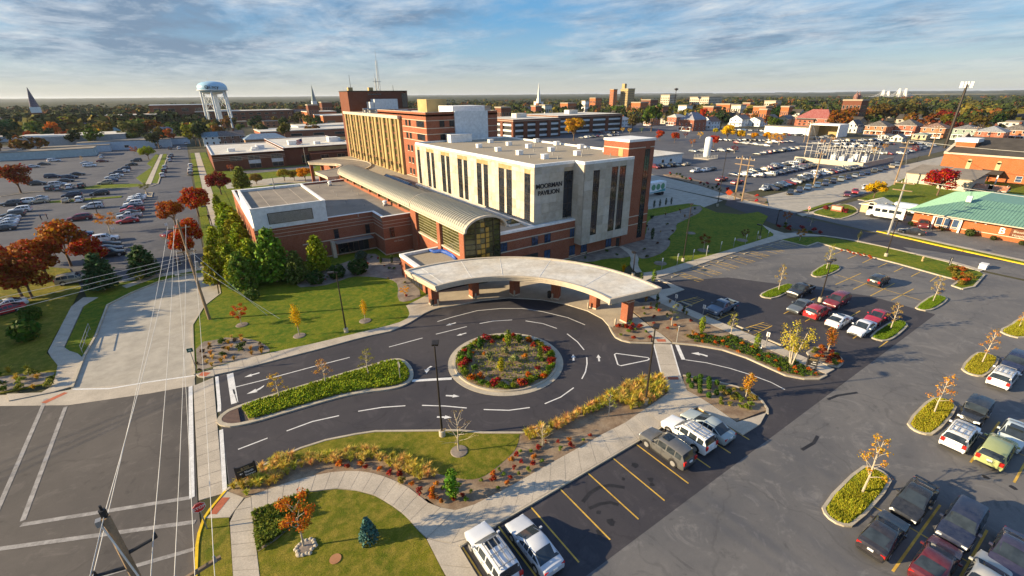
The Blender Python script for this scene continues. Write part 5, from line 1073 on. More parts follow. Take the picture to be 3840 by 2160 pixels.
tower_at('office_block','small white block downtown just left of the tan block',2172,380,380,22,'white',760,nu=3,nz=2);tower_at('office_block','pale low block with dark windows near the far right of downtown',2828,380,380,44,'band',780,nu=5,nz=3)
tower_at('office_block','orange brick block right of the pale low block',2790,390,402,50,'brick_or',560,nu=5,nz=2);tower_at('office_block','red brick building with a small tower between orange trees',2812,400,412,30,'brick_or',480,nu=3,nz=2);tower_at('office_block','red brick terrace block downtown with a pale roof',2655,390,392,60,'brick_or',640,nu=6,nz=2)
tower_at('office_block','long orange brick block in front of the downtown towers',2350,390,386,50,'brick_or',640,nu=6,nz=2);tower_at('office_block','dark brick block downtown left of the six-storey block',2385,380,376,50,'brick_dark',760,nu=5,nz=2)
for k,(cx_,ty,wd,mt,dd)in enumerate(((2020,396,40,'roof_white',560),(1990,400,34,'brick',520),(1800,402,40,'band',480),(1860,405,50,'brick_dark',470),(2710,396,40,'roof_white',620),(2890,402,30,'brick_or',520),(1180,395,40,'brick_dark',560),(1230,385,40,'brick_dark',620),(2000,382,30,'white',760),(2440,400,36,'brick',520),(2610,402,46,'brick',520),(2520,398,40,'siding',560),(2750,388,30,'brick',700))):
 tower_at('town_building',f'small distant town building, {ordn(sorted([2020,1990,1800,1860,2710,2890,1180,1230,2000,2440,2610,2520,2750]).index(cx_))} from the left along the skyline',cx_,390,ty,wd,mt,dd,nu=4,nz=2)
p=at(3150,368);t,q,w,z=tower_at('church_block','dark brick church block with twin small cupolas right of centre',3110,380,378,60,'brick_dark',520,'church',nu=5,nz=3)
for k,s_ in enumerate((.35,.7)):m=MB();m.lathe(q.x+w*s_,q.y-w*.5,[(1.8,z),(1.8,z+3),(2.1,z+3.2),(1.5,z+5),(.4,z+6),(.1,z+8)],10);m.build('cupola',M['roofc'],t,color=(.20,.07,.05))
def spire(label,cxp,base_y,tip_y,D,wb,col,belf):
 d=CX*(cxp-1920)+CY*(tip_y-1080)+CZ*FPX;h=Vector((d.x,d.y));q=h.normalized()*D;z=EYE.z+d.z*(D/h.length);t=thing('church',label,'church',(q.x,q.y,0));zb=z*.42
 m=MB();m.box(q.x-wb,q.x+wb,q.y-wb,q.y+wb,0,zb);m.build('tower',M[belf],t);m=MB();m.box(q.x-wb*.75,q.x+wb*.75,q.y-wb*.75,q.y+wb*.75,zb,z*.55);m.build('belfry',M['house'],t,color=(.70,.76,.76));m=MB();m.tube([(q.x,q.y,z*.55),(q.x,q.y,z)],[wb*.8,.08],8);m.build('spire',M['roofc'],t,color=col)
 m=MB();L=wb*7;m.box(q.x-L,q.x-wb-.05,q.y-wb*2,q.y+wb*2,0,z*.2);m.build('nave',M['brick_dark'],t);m=MB();m.face([(q.x-L,q.y-wb*2.2,z*.2),(q.x-wb,q.y-wb*2.2,z*.2),(q.x-wb,q.y,z*.33),(q.x-L,q.y,z*.33)]);m.face([(q.x-L,q.y+wb*2.2,z*.2),(q.x-L,q.y,z*.33),(q.x-wb,q.y,z*.33),(q.x-wb,q.y+wb*2.2,z*.2)]);m.build('roof',M['roofc'],t,color=(.10,.06,.06))
spire('church with a tall dark spire over a pale belfry at the far left',100,440,326,620,4.2,(.06,.05,.10),'brick_dark');spire('brick church with a grey-green spire left of the dark tower',1167,400,318,640,3.6,(.22,.28,.28),'brick_or');spire('church with a slender white spire left of downtown',2021,395,310,620,2.6,(.78,.78,.74),'brick_dark')
D=540;d=CX*(808-1920)+CY*(380-1080)+CZ*FPX;h=Vector((d.x,d.y));q=h.normalized()*D;WT=thing('water_tower','blue and white water tower on white legs above the left trees','water tower',(q.x,q.y,0));k=D/FPX*.72
zt=EYE.z+52*k*.88
R0=58*k*.92;zc=EYE.z+30*k
m=MB();m.lathe(q.x,q.y,[(R0*.75,zc-11*k),(R0*.97,zc-3*k),(R0,zc+5*k),(R0*.97,zc+13*k),(R0*.85,zc+21*k),(R0*.6,zc+27*k),(R0*.25,zc+30*k),(.2,zc+31*k)],36);m.build('tank',plain('tank blue',(.34,.55,.70),.4),WT,True)
m=MB();m.lathe(q.x,q.y,[(R0*.1,zc-20*k),(R0*.5,zc-17*k),(R0*.78,zc-11*k)],30);m.lathe(q.x,q.y,[(R0*1.0,zc-4*k),(R0*1.06,zc-3.5*k),(R0*1.06,zc-1.5*k),(R0*1.0,zc-1*k)],36);m.build('tank_base',M['tank'],WT)
for a in range(6):a=a*math.pi/3+.3;m=MB();m.tube([(q.x+R0*.95*math.cos(a),q.y+R0*.95*math.sin(a),-.1),(q.x+R0*.86*math.cos(a),q.y+R0*.86*math.sin(a),zc-8*k)],.8,8);m.build('leg',M['tank'],WT)
m=MB();m.cyl(q.x,q.y,-.1,zc-16*k,1.5,1.5,12);m.build('riser',M['tank'],WT);m=MB()
for a in range(6):
 a0,a1=a*math.pi/3+.3,(a+1)*math.pi/3+.3;P=lambda t,z:(q.x+R0*.9*math.cos(t),q.y+R0*.9*math.sin(t),z);m.bar(P(a0,16),P(a1,16),.6,.6);m.bar(P(a0,16),P(a1,zc-12*k),.25,.25);m.bar(P(a1,16),P(a0,zc-12*k),.25,.25)
m.build('brace',M['tank'],WT);m=MB();m.cyl(q.x-2,q.y,zc+31*k,zc+46*k,.15,.08,5);m.cyl(q.x+R0*.7,q.y-2,zc+22*k,zc+42*k,.15,.08,5);m.build('antenna',M['steel'],WT)
v=Vector((-q.x,-q.y)).normalized();rt=Vector((-v.y,v.x))*-1;rt=-rt if rt.dot(Vector((CX.x,CX.y)))<0 else rt
for i,chx in enumerate('Quincy'):
 a=(i-2.5)*.155;dd=v*math.cos(a)+rt*math.sin(a);tt=rt*math.cos(a)-v*math.sin(a);pos=Vector((q.x,q.y))+dd*(R0*1.025)-tt*(5.5*k)
 text_obj('letters',chx,16*k,M['pole'],(pos.x,pos.y,zc+3*k),(tt.x,tt.y,0),(0,0,1),WT,.05)
def far_pt(x,y,D):
 d=CX*(x-1920)+CY*(y-1080)+CZ*FPX;h=Vector((d.x,d.y));q=h.normalized()*D;return q.x,q.y,EYE.z+d.z*(D/h.length)
x,y,z=far_pt(3627,316,330);t=thing('cell_tower','tall dark monopole tower with white antenna panels at the right','mast',(x,y,0));m=MB();m.cyl(x,y,0,z,.75,.5,10);m.build('pole',M['pole'],t);m=MB()
for a in range(6):a*=1.047;m.box(x+2.2*math.cos(a)-.3,x+2.2*math.cos(a)+.3,y+2.2*math.sin(a)-.3,y+2.2*math.sin(a)+.3,z-1.6,z+1.2);m.bar((x,y,z-.4),(x+2.2*math.cos(a),y+2.2*math.sin(a),z-.4),.2,.2)
m.build('antenna',M['white'],t)
t=thing('cable_bridge','pale cable-stayed bridge with paired pylons and fans of cables beyond the trees','bridge',tuple(far_pt(3360,400,2600)[:2])+(0,))
for a,b_ in((3315,338),(3333,342),(3376,332),(3400,332)):
 x,y,z=far_pt(a,b_,2600);m=MB();m.bar((x-8,y-8,0),(x,y,z),5,5);m.bar((x+8,y+8,0),(x,y,z),5,5);m.build('pylon',M['white'],t);m=MB()
 for k in range(7):
  for s_ in(-1,1):dx=(CX.x,CX.y);m.bar((x,y,z-k*5),(x+s_*dx[0]*(30+k*8),y+s_*dx[1]*(30+k*8),8),.8,.8)
 m.build('cable',M['white'],t)
x,y,z=far_pt(2536,338,800);t=thing('radio_dish_mast','thin mast carrying a dark dish above the cream downtown block','mast',(x,y,0));m=MB();m.cyl(x,y,0,z,.6,.4,6);m.build('pole',M['pole'],t);m=MB();m.lathe(x,y,[(.3,z-1),(3,z+1),(3,z+2),(.5,z+3)],10);m.build('dish',M['pole'],t)
# vehicles
KINDS={'sedan':(4.45,1.66,1.34,[(2.22,.30,.50,0,.80),(2.12,.19,.62,0,.92),(1.55,.17,.72,0,1),(.98,.17,.82,0,1),(.02,.17,.85,1.28,1),(-.45,.17,.86,1.34,1),(-.92,.17,.88,1.28,1),(-1.70,.17,.90,0,1),(-2.08,.20,.88,0,.95),(-2.22,.30,.74,0,.86)]),'suv':(4.45,1.74,1.62,[(2.22,.34,.62,0,.84),(2.12,.24,.80,0,.93),(1.5,.22,.90,0,1),(.95,.22,.98,0,1),(.35,.22,1.0,1.55,1),(-.5,.22,1.02,1.62,1),(-1.3,.22,1.04,1.60,1),(-1.9,.22,1.05,1.54,.98),(-2.14,.25,1.02,0,.95),(-2.22,.34,.80,0,.92)]),'van':(4.75,1.76,1.62,[(2.37,.30,.58,0,.82),(2.25,.20,.74,0,.93),(1.75,.18,.88,0,1),(1.30,.18,.95,0,1),(.45,.18,.98,1.54,1),(-.5,.18,1.0,1.62,1),(-1.4,.18,1.0,1.60,1),(-2.05,.18,1.0,1.52,.98),(-2.30,.22,.98,0,.95),(-2.37,.32,.76,0,.92)]),'pickup':(5.0,1.78,1.62,[(2.5,.36,.66,0,.86),(2.4,.27,.86,0,.95),(1.7,.25,.95,0,1),(1.15,.25,1.0,0,1),(.55,.25,1.02,1.56,1),(.1,.25,1.03,1.62,1),(-.45,.25,1.03,1.58,1),(-.62,.25,1.02,0,1),(-.70,.25,.66,0,.86),(-2.45,.28,.66,0,.86),(-2.5,.34,.60,0,.84)]),'jeep':(4.0,1.66,1.68,[(2.0,.42,.86,0,.66),(1.95,.36,.92,0,.72),(1.3,.32,.98,0,.78),(.62,.30,1.02,0,.96),(.42,.30,1.04,1.62,1),(-.4,.30,1.04,1.68,1),(-1.2,.30,1.04,1.66,1),(-1.85,.30,1.04,1.58,.98),(-1.96,.32,1.0,0,.96),(-2.0,.40,.80,0,.94)]),}
def car_section(k,st):
 L,Wd,H,S=KINDS[k];x,zb,zl,zr,wf=st;w=Wd/2*wf
 if zr:wr=Wd/2*(.80 if k!='jeep' else .90);return[(x,w*.93,zb),(x,w,zb+.20),(x,w,zl-.12),(x,w*.965,zl),(x,wr,zr-.07),(x,wr*.84,zr),(x,0,zr+.025)]
 return[(x,w*.93,zb),(x,w,min(zb+.20,zl-.05)),(x,w,zl-.10),(x,w*.95,zl-.01),(x,w*.84,zl+.025),(x,w*.55,zl+.05),(x,0,zl+.065)]
def car_parts(k):
 """meshes of one kind: name -> (MB, material, smooth)"""
 L,Wd,H,S=KINDS[k];P=[car_section(k,s)for s in S];b=MB();n=len(P[0])
 full=[[(x,y,z)for x,y,z in p]+[(x,-y,z)for x,y,z in reversed(p[:-1])]for p in P];m=len(full[0])
 for p in full:b.v+=p
 for i in range(len(full)-1):
  for j in range(m-1):b.f.append((i*m+j,i*m+j+1,(i+1)*m+j+1,(i+1)*m+j));b.m.append(0)
 for e in(0,len(full)-1):f=tuple(e*m+j for j in range(m));b.f.append(f[::-1]if e==0 else f);b.m.append(0)
 parts={}
 cab=[i for i,s in enumerate(S)if s[3]];a,z=cab[0],cab[-1]
 def patch(pts,k1,k2,nrm,off=.014):
  c=sum((Vector(p)for p in pts),Vector((0,0,0)))/len(pts);o=Vector(nrm).normalized()*off
  return[tuple(c+Vector(((p[0]-c.x)*k1,(p[1]-c.y)*k2,(p[2]-c.z)*k1))+o)for p in pts]
 def glass(i,j,nx):
  A,B=full[i],full[j];lo=[3,4,5,6,7,8,9];g=MB();n2=Vector((nx,0,.9)).normalized()
  pa=[A[q]for q in lo];pb=[B[q]for q in(4,4,5,6,7,8,8)];allp=pa+pb;c=sum((Vector(p)for p in allp),Vector((0,0,0)))/len(allp);T=lambda p:tuple(c+(Vector(p)-c)*.94+n2*.018)
  for q in range(len(lo)-1):g.face([T(pa[q]),T(pa[q+1]),T(pb[q+1]),T(pb[q])])
  return g
 ws,rw,sw=glass(a-1,a,1),glass(z+1,z,-1),{}
 for sgn in(1,-1):
  g=MB()
  for i in range(a-1,z+1):
   A,B=P[i],P[i+1]
   if i==a-1:q=[(A[3][0]-.25,A[3][1]*.99,A[3][2]+.02),B[3],B[4]]
   elif i==z:q=[A[3],(B[3][0]+.10,B[3][1],B[3][2]),A[4]]if k=='sedan' else None
   else:q=[A[3],B[3],B[4],A[4]]
   if not q:continue
   q=[(x,y*sgn,zz)for x,y,zz in q];g.face(patch(q,.86,.96,(0,sgn,.35)))
  sw[sgn]=g
 wb={'sedan':1.28,'suv':1.30,'van':1.42,'pickup':1.55,'jeep':1.15}[k];wr={'sedan':.30,'suv':.36,'van':.33,'pickup':.38,'jeep':.39}[k]
 t=MB()
 for sx in(wb,-wb):
  for sy in(1,-1):
   y=sy*(Wd/2+.004);N=10
   t.face([(sx+(wr+.07)*math.cos(math.pi*q/N),y,wr+(wr+.07)*math.sin(math.pi*q/N))for q in range(N+1)])
 for sy in(1,-1):t.box(-wb+wr,wb-wr,sy*Wd/2-.02,sy*Wd/2+.012,.18,.30)
 for xs in{'sedan':(.72,-.2,-1.05),'suv':(.8,-.15,-1.1),'van':(1.0,.1,-1.1),'pickup':(.95,.1,-.55),'jeep':(.55,-.5)}[k]:
  for sy in(1,-1):t.box(xs-.010,xs+.010,sy*Wd/2-.02,sy*Wd/2+.004,.32,S[4][2]-.02);t.box(xs-.28,xs-.10,sy*Wd/2-.02,sy*Wd/2+.02,S[4][2]-.16,S[4][2]-.13)
 x0,x1=S[0][0],S[-1][0];t.box(x0-.06,x0+.03,-Wd*.36,Wd*.36,.24,.36);t.box(x1-.03,x1+.06,-Wd*.38,Wd*.38,.26,.40)
 t.box(x0-.05,x0+.012,-Wd*.22,Wd*.22,S[0][2]-.12,S[0][2]-.01)
 return b,ws,rw,sw,t,wb,wr
def rot_light(x,y,z,sx,sy,sz):m=MB();m.box(x-sx,x+sx,y-sy,y+sy,z-sz,z+sz);return m
PROTO={}
def car_proto(k,extra=''):
 key=(k,extra)
 if key in PROTO:return PROTO[key],False
 L,Wd,H,S=KINDS[k];b,ws,rw,sw,t,wb,wr=car_parts(k);T=thing('parked_car' if k!='pickup' else 'pickup_truck','','car');o=T
 def sm(ob):
  for p in ob.data.polygons:p.use_smooth=True
  try:ob.data.set_sharp_from_angle(angle=R(38))
  except Exception:pass
  return ob
 sm(b.build('body',M['car'],T));ws.build('windscreen',M['car_glass'],T);rw.build('rear_window',M['car_glass'],T)
 for s_ in(1,-1):sw[s_].build('side_window',M['car_glass'],T)
 t.build('trim',M['trim'],T)
 wm_=MB();wm_.tube([(0,-.10,0),(0,-.095,0),(0,.095,0),(0,.10,0)],[wr*.9,wr,wr,wr*.9],16);rm=MB();rm.tube([(0,-.112,0),(0,.112,0)],wr*.62,10);wme=rme=None
 for sx in(wb,-wb):
  for sy in(1,-1):
   if wme is None:
    w=wm_.build('wheel',M['tyre'],T,True,origin=(0,0,0));r_=rm.build('rim',M['rim'],w,origin=(0,0,0));wme,rme=w,r_
   else:
    w=wme.copy();COL.objects.link(w);w.parent=T;KID[T.name].append(w);r_=rme.copy();COL.objects.link(r_);r_.parent=w;KID.setdefault(w.name,[]).append(r_)
   w.location=(sx,sy*(Wd/2-.085),wr)
 xf,zf=S[1][0],S[1][2]-.11;xr,zrr=S[-2][0],S[-2][2]-.12
 for sy in(1,-1):
  rot_light(xf+.02,sy*Wd*.36,zf,.07,.14,.07).build('headlight',M['lamp_w'],T);rot_light(xr-.06,sy*Wd*.38,zrr,.06,.13,.08 if k=='sedan' else .16).build('taillight',M['lamp_r'],T)
  m=MB();ym=sy*(Wd/2+.08);xm=S[4][0]+.42;m.box(xm-.06,xm+.06,ym-.09,ym+.09,S[4][2]+.02,S[4][2]+.16);m.build('mirror',M['car'],T)
 m=MB();m.box(xr-.17,xr-.10,-.16,.16,zrr-.08,zrr+.06);m.build('number_plate',M['plate'],T)
 if k=='pickup':
  m=MB();m.box(-2.5,-.72,.76,.89,.60,1.0);m.box(-2.5,-.72,-.89,-.76,.60,1.0);m.box(-2.52,-2.42,-.76,.76,.60,1.0);m.box(-.82,-.72,-.76,.76,.6,1.0);m.build('bed_side',M['car'],T);m=MB();m.box(-2.42,-.82,-.76,.76,.70,.745);m.build('bed_liner',M['trim'],T)
 if 'rack' in extra:
  m=MB();zt=H+.10
  for sy in(.56,-.56,.2,-.2):m.bar((.25,sy,zt-(.01 if abs(sy)>.5 else 0)),(-1.75,sy,zt-.03),.05,.05)
  for x in(.2,-.8,-1.7):m.bar((x,-.6,zt+.02),(x,.6,zt+.02),.05,.04);m.box(x-.03,x+.03,-.6,-.54,zt-.12,zt);m.box(x-.03,x+.03,.54,.6,zt-.12,zt)
  m.build('roof_rack',M['steel'],T)
 if 'sunroof' in extra:m=MB();zt=H+.034;m.box(-.35,.25,-.42,.42,zt-.03,zt);m.build('sunroof',M['car_glass'],T)
 if 'spoiler' in extra:m=MB();m.box(-2.2,-1.98,-.7,.7,1.06,1.10);m.box(-2.15,-2.05,-.62,-.56,.9,1.06);m.box(-2.15,-2.05,.56,.62,.9,1.06);m.build('spoiler',M['car'],T)
 if k=='jeep':
  m=MB();m.tube([(-2.02,0,.95),(-2.22,0,.95)],.36,14);m.build('spare_wheel',M['tyre'],T);m=MB()
  for sy in(1,-1):m.box(1.0,1.75,sy*.62,sy*.83,.74,.80)if sy>0 else m.box(1.0,1.75,-.83,-.62,.74,.80)
  m.build('fender',M['trim'],T);m=MB()
  for q in range(7):m.box(1.99,2.02,-.30+q*.085,-.26+q*.085,.55,.86)
  m.build('grille',M['chrome'],T)
  for sy in(1,-1):m=MB();m.tube([(1.98,sy*.42,.76),(2.06,sy*.42,.76)],.11,12);m.build('headlight',M['lamp_w'],T)
 PROTO[key]=T;return T,True
WHITE,SILV,GREY,DARK,BLACK,REDC,MAR,BLUE,TAN,LGRN,NAVY=(.78,.79,.80),(.50,.53,.57),(.20,.22,.24),(.055,.06,.068),(.018,.019,.022),(.42,.018,.022),(.16,.018,.026),(.05,.10,.20),(.42,.36,.26),(.36,.40,.16),(.015,.022,.06)
CARN={'n':0}
def car(k,col,x,y,head,label,extra='',group=None,name=None):
 T,new=car_proto(k,extra)
 if not new:T=copy_tree(T)
 T.location=(x,y,.014);T.rotation_euler=(0,0,R(head));T['label']=label;T['category']={'pickup':'pickup truck','van':'minivan','suv':'SUV','jeep':'off-roader'}.get(k,'car')
 if group:T['group']=group
 elif 'group' in T:del T['group']
 for ch in KID.get(T.name,())if new else T.children:ch.color=col+(1,)
 return T
PR='cars parked near the entrance'
def pcar(k,col,f,x,y,head,label,extra='',z=.7):
 p=f(x,y,z);return car(k,col,p.x,p.y,head,label,extra,PR)
pcar('suv',(.60,.63,.68),zA2,660,1215,90,'silver SUV with sunroof and roof rack, nose to the south walkway','rack sunroof')
pcar('sedan',(.52,.55,.60),zA2,1075,1110,90,'silver sedan beside the roof-racked silver SUV, nose to the walkway')
pcar('suv',(.10,.10,.10),zT,1677,1122,90,'dark bronze crossover with black roof glass beside the white SUV','sunroof')
pcar('suv',WHITE,zT,1731,1088,90,'long white SUV between the dark crossover and a grey sedan','rack')
pcar('sedan',(.32,.37,.38),zT,1780,1066,90,'grey-green sedan farthest right by the concrete corner')
pcar('pickup',(.10,.14,.20),zN,560,400,180,'blue-grey pickup in an accessible bay by the walkway');pcar('pickup',BLACK,zN,1350,232,180,'black pickup beside the small grass island')
pcar('sedan',(.10,.12,.14),zN,1350,388,180,'dark grey sedan nose out left of the red SUV');pcar('suv',REDC,zN,1520,445,0,'bright red SUV showing its black rear window');pcar('van',MAR,zN,1715,335,180,'maroon minivan with a pale lower body behind the red SUV')
pcar('sedan',WHITE,zN,1740,530,0,'white hatch-backed sedan tail towards the drive','sunroof');pcar('sedan',(.36,.015,.035),zN,2120,495,180,'crimson coupe beside the grass island with a sapling');pcar('sedan',(.72,.74,.80),zN,1970,605,180,'white sedan nose out in front of the crimson coupe');pcar('suv',BLACK,zN,2140,130,0,'small black hatchback alone in the middle of the lot')
pcar('suv',NAVY,zK,2490,430,180,'dark navy SUV at the right edge behind a white SUV')
pcar('suv',WHITE,zK,1940,1150,0,'white SUV with roof rack in front of the black off-roader','rack')
pcar('suv',WHITE,zK,2370,565,0,'white SUV with roof rack at the right edge beside a grass island','rack')
p=zK(2085,915,.8);car('jeep',BLACK,p.x,p.y,180,'black open-faced off-roader with slotted grille behind the white SUV','',PR)
pcar('sedan',(.55,.62,.62),zK,2475,1145,180,'pale silver sedan nose out behind the lime minivan','sunroof');pcar('van',LGRN,zK,2305,1300,0,'lime-silver minivan with a dark rear window')
pcar('sedan',BLACK,zS,1480,670,180,'black sedan with a rear spoiler beside the lowest grass island','spoiler');pcar('sedan',(.025,.022,.026),zS,1170,1010,0,'black sedan with bright red tail lamps in front of the spoilered one');pcar('suv',(.012,.018,.045),zS,1950,920,180,'navy-black SUV with bright headlamps');pcar('sedan',(.10,.012,.018),zS,1700,1290,0,'dark maroon sedan at the bottom edge with green-tinted rear glass');pcar('sedan',(.03,.028,.06),zS,2450,1225,180,'dark purple sedan nose out in the bottom right corner');pcar('sedan',(.40,.40,.38),zS,2210,1460,0,'light grey car cut by the bottom edge')
def lcars(f,rows,grp,z=.7):
 for k,col,x,y,hd,lab in rows:p=f(x,y,z);car(k,col,p.x,p.y,hd,lab,'',grp)
GL='cars in the left parking lot'
lcars(zL,[('suv',WHITE,1060,515,0,'white SUV at the top of the stack behind the red trees'),('sedan',DARK,1070,570,0,'dark sedan below the white SUV behind the red trees'),('sedan',NAVY,1090,615,0,'navy sedan third in the stack behind the red trees'),('suv',BLACK,1110,665,0,'black SUV lowest in the stack behind the red trees'),('sedan',MAR,1735,465,40,'dark red sedan by the kerb under the red street tree'),('suv',TAN,745,925,0,'tan SUV at the lot corner beside the left walkway'),('sedan',WHITE,1380,92,180,'white sedan first in the dense row right of the left lot'),('sedan',WHITE,1370,112,180,'white sedan second in the dense row right of the left lot'),('sedan',DARK,1345,140,180,'dark sedan third in the dense row right of the left lot'),('suv',WHITE,1340,168,180,'white SUV fourth in the dense row above the red pickup'),('sedan',NAVY,1310,195,180,'dark blue sedan just above the red pickup'),('pickup',REDC,1330,228,180,'bright red pickup in the dense row of the left lot'),('sedan',DARK,1280,258,180,'dark sedan just below the red pickup'),('pickup',SILV,1300,288,180,'silver pickup below the red pickup'),('sedan',REDC,1280,335,180,'red sedan at the end of the dense row'),('van',SILV,930,192,180,'silver minivan alone in the left lot aisle'),('van',MAR,800,308,180,'dark red van beside the small orange tree'),('sedan',SILV,380,112,180,'silver sedan in front of a tan car at the left'),('sedan',TAN,390,140,180,'tan sedan beside the silver one at the left'),('suv',DARK,110,165,180,'dark SUV at the left end of the upper row'),('van',WHITE,250,145,180,'white van in the upper left row'),('suv',WHITE,200,228,180,'long white SUV heading the left edge row'),('suv',DARK,130,275,180,'dark SUV second in the left edge row'),('sedan',SILV,80,310,180,'silver sedan third in the left edge row'),('sedan',WHITE,60,345,180,'white sedan fourth in the left edge row'),('sedan',SILV,40,375,180,'pale sedan fifth in the left edge row'),('sedan',DARK,25,410,180,'dark sedan last in the left edge row'),('sedan',TAN,665,130,90,'tan car end-on left of a white SUV on the grass strip'),('suv',WHITE,800,125,90,'white SUV end-on by the grass strip'),('van',NAVY,720,80,180,'navy van behind the end-on tan car'),('van',BLACK,1000,62,180,'black van in the lane beyond the grass strip'),('sedan',SILV,580,455,0,'silver car glimpsed under the red tree'),('sedan',BLUE,800,465,0,'blue car nose glimpsed right of the red tree'),('sedan',WHITE,50,1180,200,'white car under the trees at the far left'),('sedan',REDC,30,1235,200,'red car under the trees at the far left')],GL)
lcars(zL1,[('van',WHITE,540,940,20,'white van by the blue-grey shop wall'),('sedan',SILV,330,1000,10,'silver sedan left of the white van by the shops'),('sedan',DARK,440,975,10,'dark sedan between the silver sedan and the white van'),('suv',WHITE,1020,905,90,'small white car by the far kerb of the left lot'),('sedan',MAR,1030,945,0,'dark red sedan below the small white car'),('sedan',SILV,870,965,0,'silver sedan left of the white wagon'),('van',WHITE,900,992,0,'white wagon in the middle of the far left lot'),('sedan',BLACK,780,1075,0,'black sedan in the middle row of the far left lot'),('van',NAVY,530,1100,0,'navy minivan left end of the middle row'),('van',NAVY,700,1110,0,'dark blue minivan beside the black sedan'),('sedan',DARK,660,1140,0,'dark sedan below the dark blue minivan'),('van',DARK,370,1170,0,'dark van at the lower left of the middle row'),('van',SILV,580,1180,0,'grey minivan in front of the middle row'),('suv',DARK,490,1225,90,'dark SUV end-on first of four by the grass strip'),('suv',GREY,590,1222,90,'grey SUV end-on second of four by the grass strip'),('suv',WHITE,700,1205,90,'white SUV end-on third of four by the grass strip'),('suv',BLACK,820,1195,90,'black SUV end-on last of four by the grass strip')],GL)
lcars(zL1,[(('suv','sedan')[i%2],c,x,y,180,f'{n} car, {ordn(i)} from the back in the slanting row by the hedge')for i,(c,n,x,y)in enumerate(((DARK,'dark',1370,940),(BLACK,'black',1320,980),(NAVY,'navy',1250,1028),(WHITE,'white',1240,1048),(NAVY,'dark blue',1170,1070),(WHITE,'pale',1170,1092),(SILV,'silver',1130,1110),(BLUE,'blue',1110,1140),(TAN,'tan',1060,1165)))],GL)
lcars(zL1,[('suv',c,x,y,90,l)for c,x,y,l in((WHITE,1635,1090,'white SUV nearest in the left kerb line of the street'),(DARK,1650,1045,'dark SUV second in the left kerb line of the street'),(SILV,1660,1010,'silver SUV third in the left kerb line'),(SILV,1705,940,'silver SUV by the kerb before the second gap'),(DARK,1710,912,'dark car behind the silver SUV in the left kerb line'),(GREY,1725,890,'grey car farthest in the left kerb line'),(TAN,1912,1070,'tan SUV nearest in the right kerb line'),(WHITE,1915,1040,'white SUV second in the right kerb line'),(WHITE,1918,995,'white car farthest in the right kerb line'),(WHITE,1800,820,'small white car driving far up the left street'),(DARK,1710,820,'dark car at the corner far up the left street'),(SILV,1610,805,'silver car in front of the low blue shop'),(WHITE,1870,770,'white van far up the left street beyond the crossing'),(BLUE,1780,765,'blue car far up the left street'))],'cars along the left street')
lcars(zK2,[('sedan',(.02,.022,.03),1450,440,105,'black sedan by the green-roofed clinic'),('suv',MAR,1560,375,200,'dark red car nosed against the clinic hedge')],'cars by the green-roofed clinic')
lcars(zK0,[('sedan',MAR,800,1275,200,'dark red car nearest the crossing on the side street'),('sedan',REDC,880,1250,200,'red car right behind the dark red one at the crossing'),('sedan',WHITE,980,1208,200,'white car half hidden by the yellow tree'),('sedan',DARK,1610,1030,180,'dark car in the church driveway')],'cars at the crossing')
p=zK2(1195,265,1.3);B=thing('shuttle_bus','white shuttle bus seen from behind in the clinic yard','bus',(p.x,p.y,0),R(95))
m=MB();m.box(-3.4,2.6,-1.1,1.1,.45,2.75);m.box(2.6,3.6,-1.0,1.0,.45,1.5);m.box(-3.3,2.5,-1.0,1.0,2.75,2.85);m.build('body',M['tank'],B,origin=(0,0,0));m=MB()
for y in(-.7,0,.7):m.box(-3.43,-3.40,y-.26,y+.26,1.6,2.3)
for i in range(4):
 for s_ in(-1,1):m.box(-2.8+i*1.3,-1.8+i*1.3,s_*1.115-.012,s_*1.115+.012,1.6,2.3)
m.build('window',M['car_glass'],B,origin=(0,0,0));m=MB()
for x in(-2.2,2.4):
 for s_ in(-1,1):m.tube([(x,s_*.85,.42),(x,s_*1.12,.42)],.42,12)
m.build('wheel',M['tyre'],B,origin=(0,0,0));m=MB();m.box(-3.46,-3.41,-.3,.3,.95,1.2);m.build('number_plate',M['trim'],B,origin=(0,0,0))
p=zK2(1330,215,1.3);V=thing('white_van','white panel van nosed past the shuttle bus','van',(p.x+1.5,p.y,0),R(95));m=MB();m.box(-2.6,1.6,-1.0,1.0,.4,2.3);m.box(1.6,2.6,-.95,.95,.4,1.3);m.build('body',M['tank'],V,origin=(0,0,0));m=MB();m.box(-2.63,-2.6,-.8,.8,1.3,2.0);m.build('window',M['car_glass'],V,origin=(0,0,0));m=MB()
for x in(-1.7,1.7):
 for s_ in(-1,1):m.tube([(x,s_*.75,.36),(x,s_*1.02,.36)],.36,12)
m.build('wheel',M['tyre'],V,origin=(0,0,0))
SIMPLE={}
def simple_car(k):
 if k not in SIMPLE:
  b,ws,rw,sw,t,wb,wr=car_parts(k);a=MB();a.v,a.f,a.m=list(b.v),list(b.f),list(b.m)
  for g in(ws,rw,sw[1],sw[-1]):i=len(a.v);a.v+=g.v;a.f+=[tuple(i+q for q in f)for f in g.f];a.m+=[1]*len(g.f)
  for sx in(wb,-wb):
   for sy in(1,-1):a.tube([(sx,sy*(KINDS[k][1]/2-.18),wr),(sx,sy*(KINDS[k][1]/2+.012),wr)],wr,8,2)
  me=bpy.data.meshes.new('distant_car');me.from_pydata(a.v,[],a.f)
  for q in('car','car_glass','tyre'):me.materials.append(M[q])
  me.polygons.foreach_set('material_index',a.m);me.polygons.foreach_set('use_smooth',[True]*len(a.f));me.set_sharp_from_angle(angle=R(38));SIMPLE[k]=me
 return SIMPLE[k]
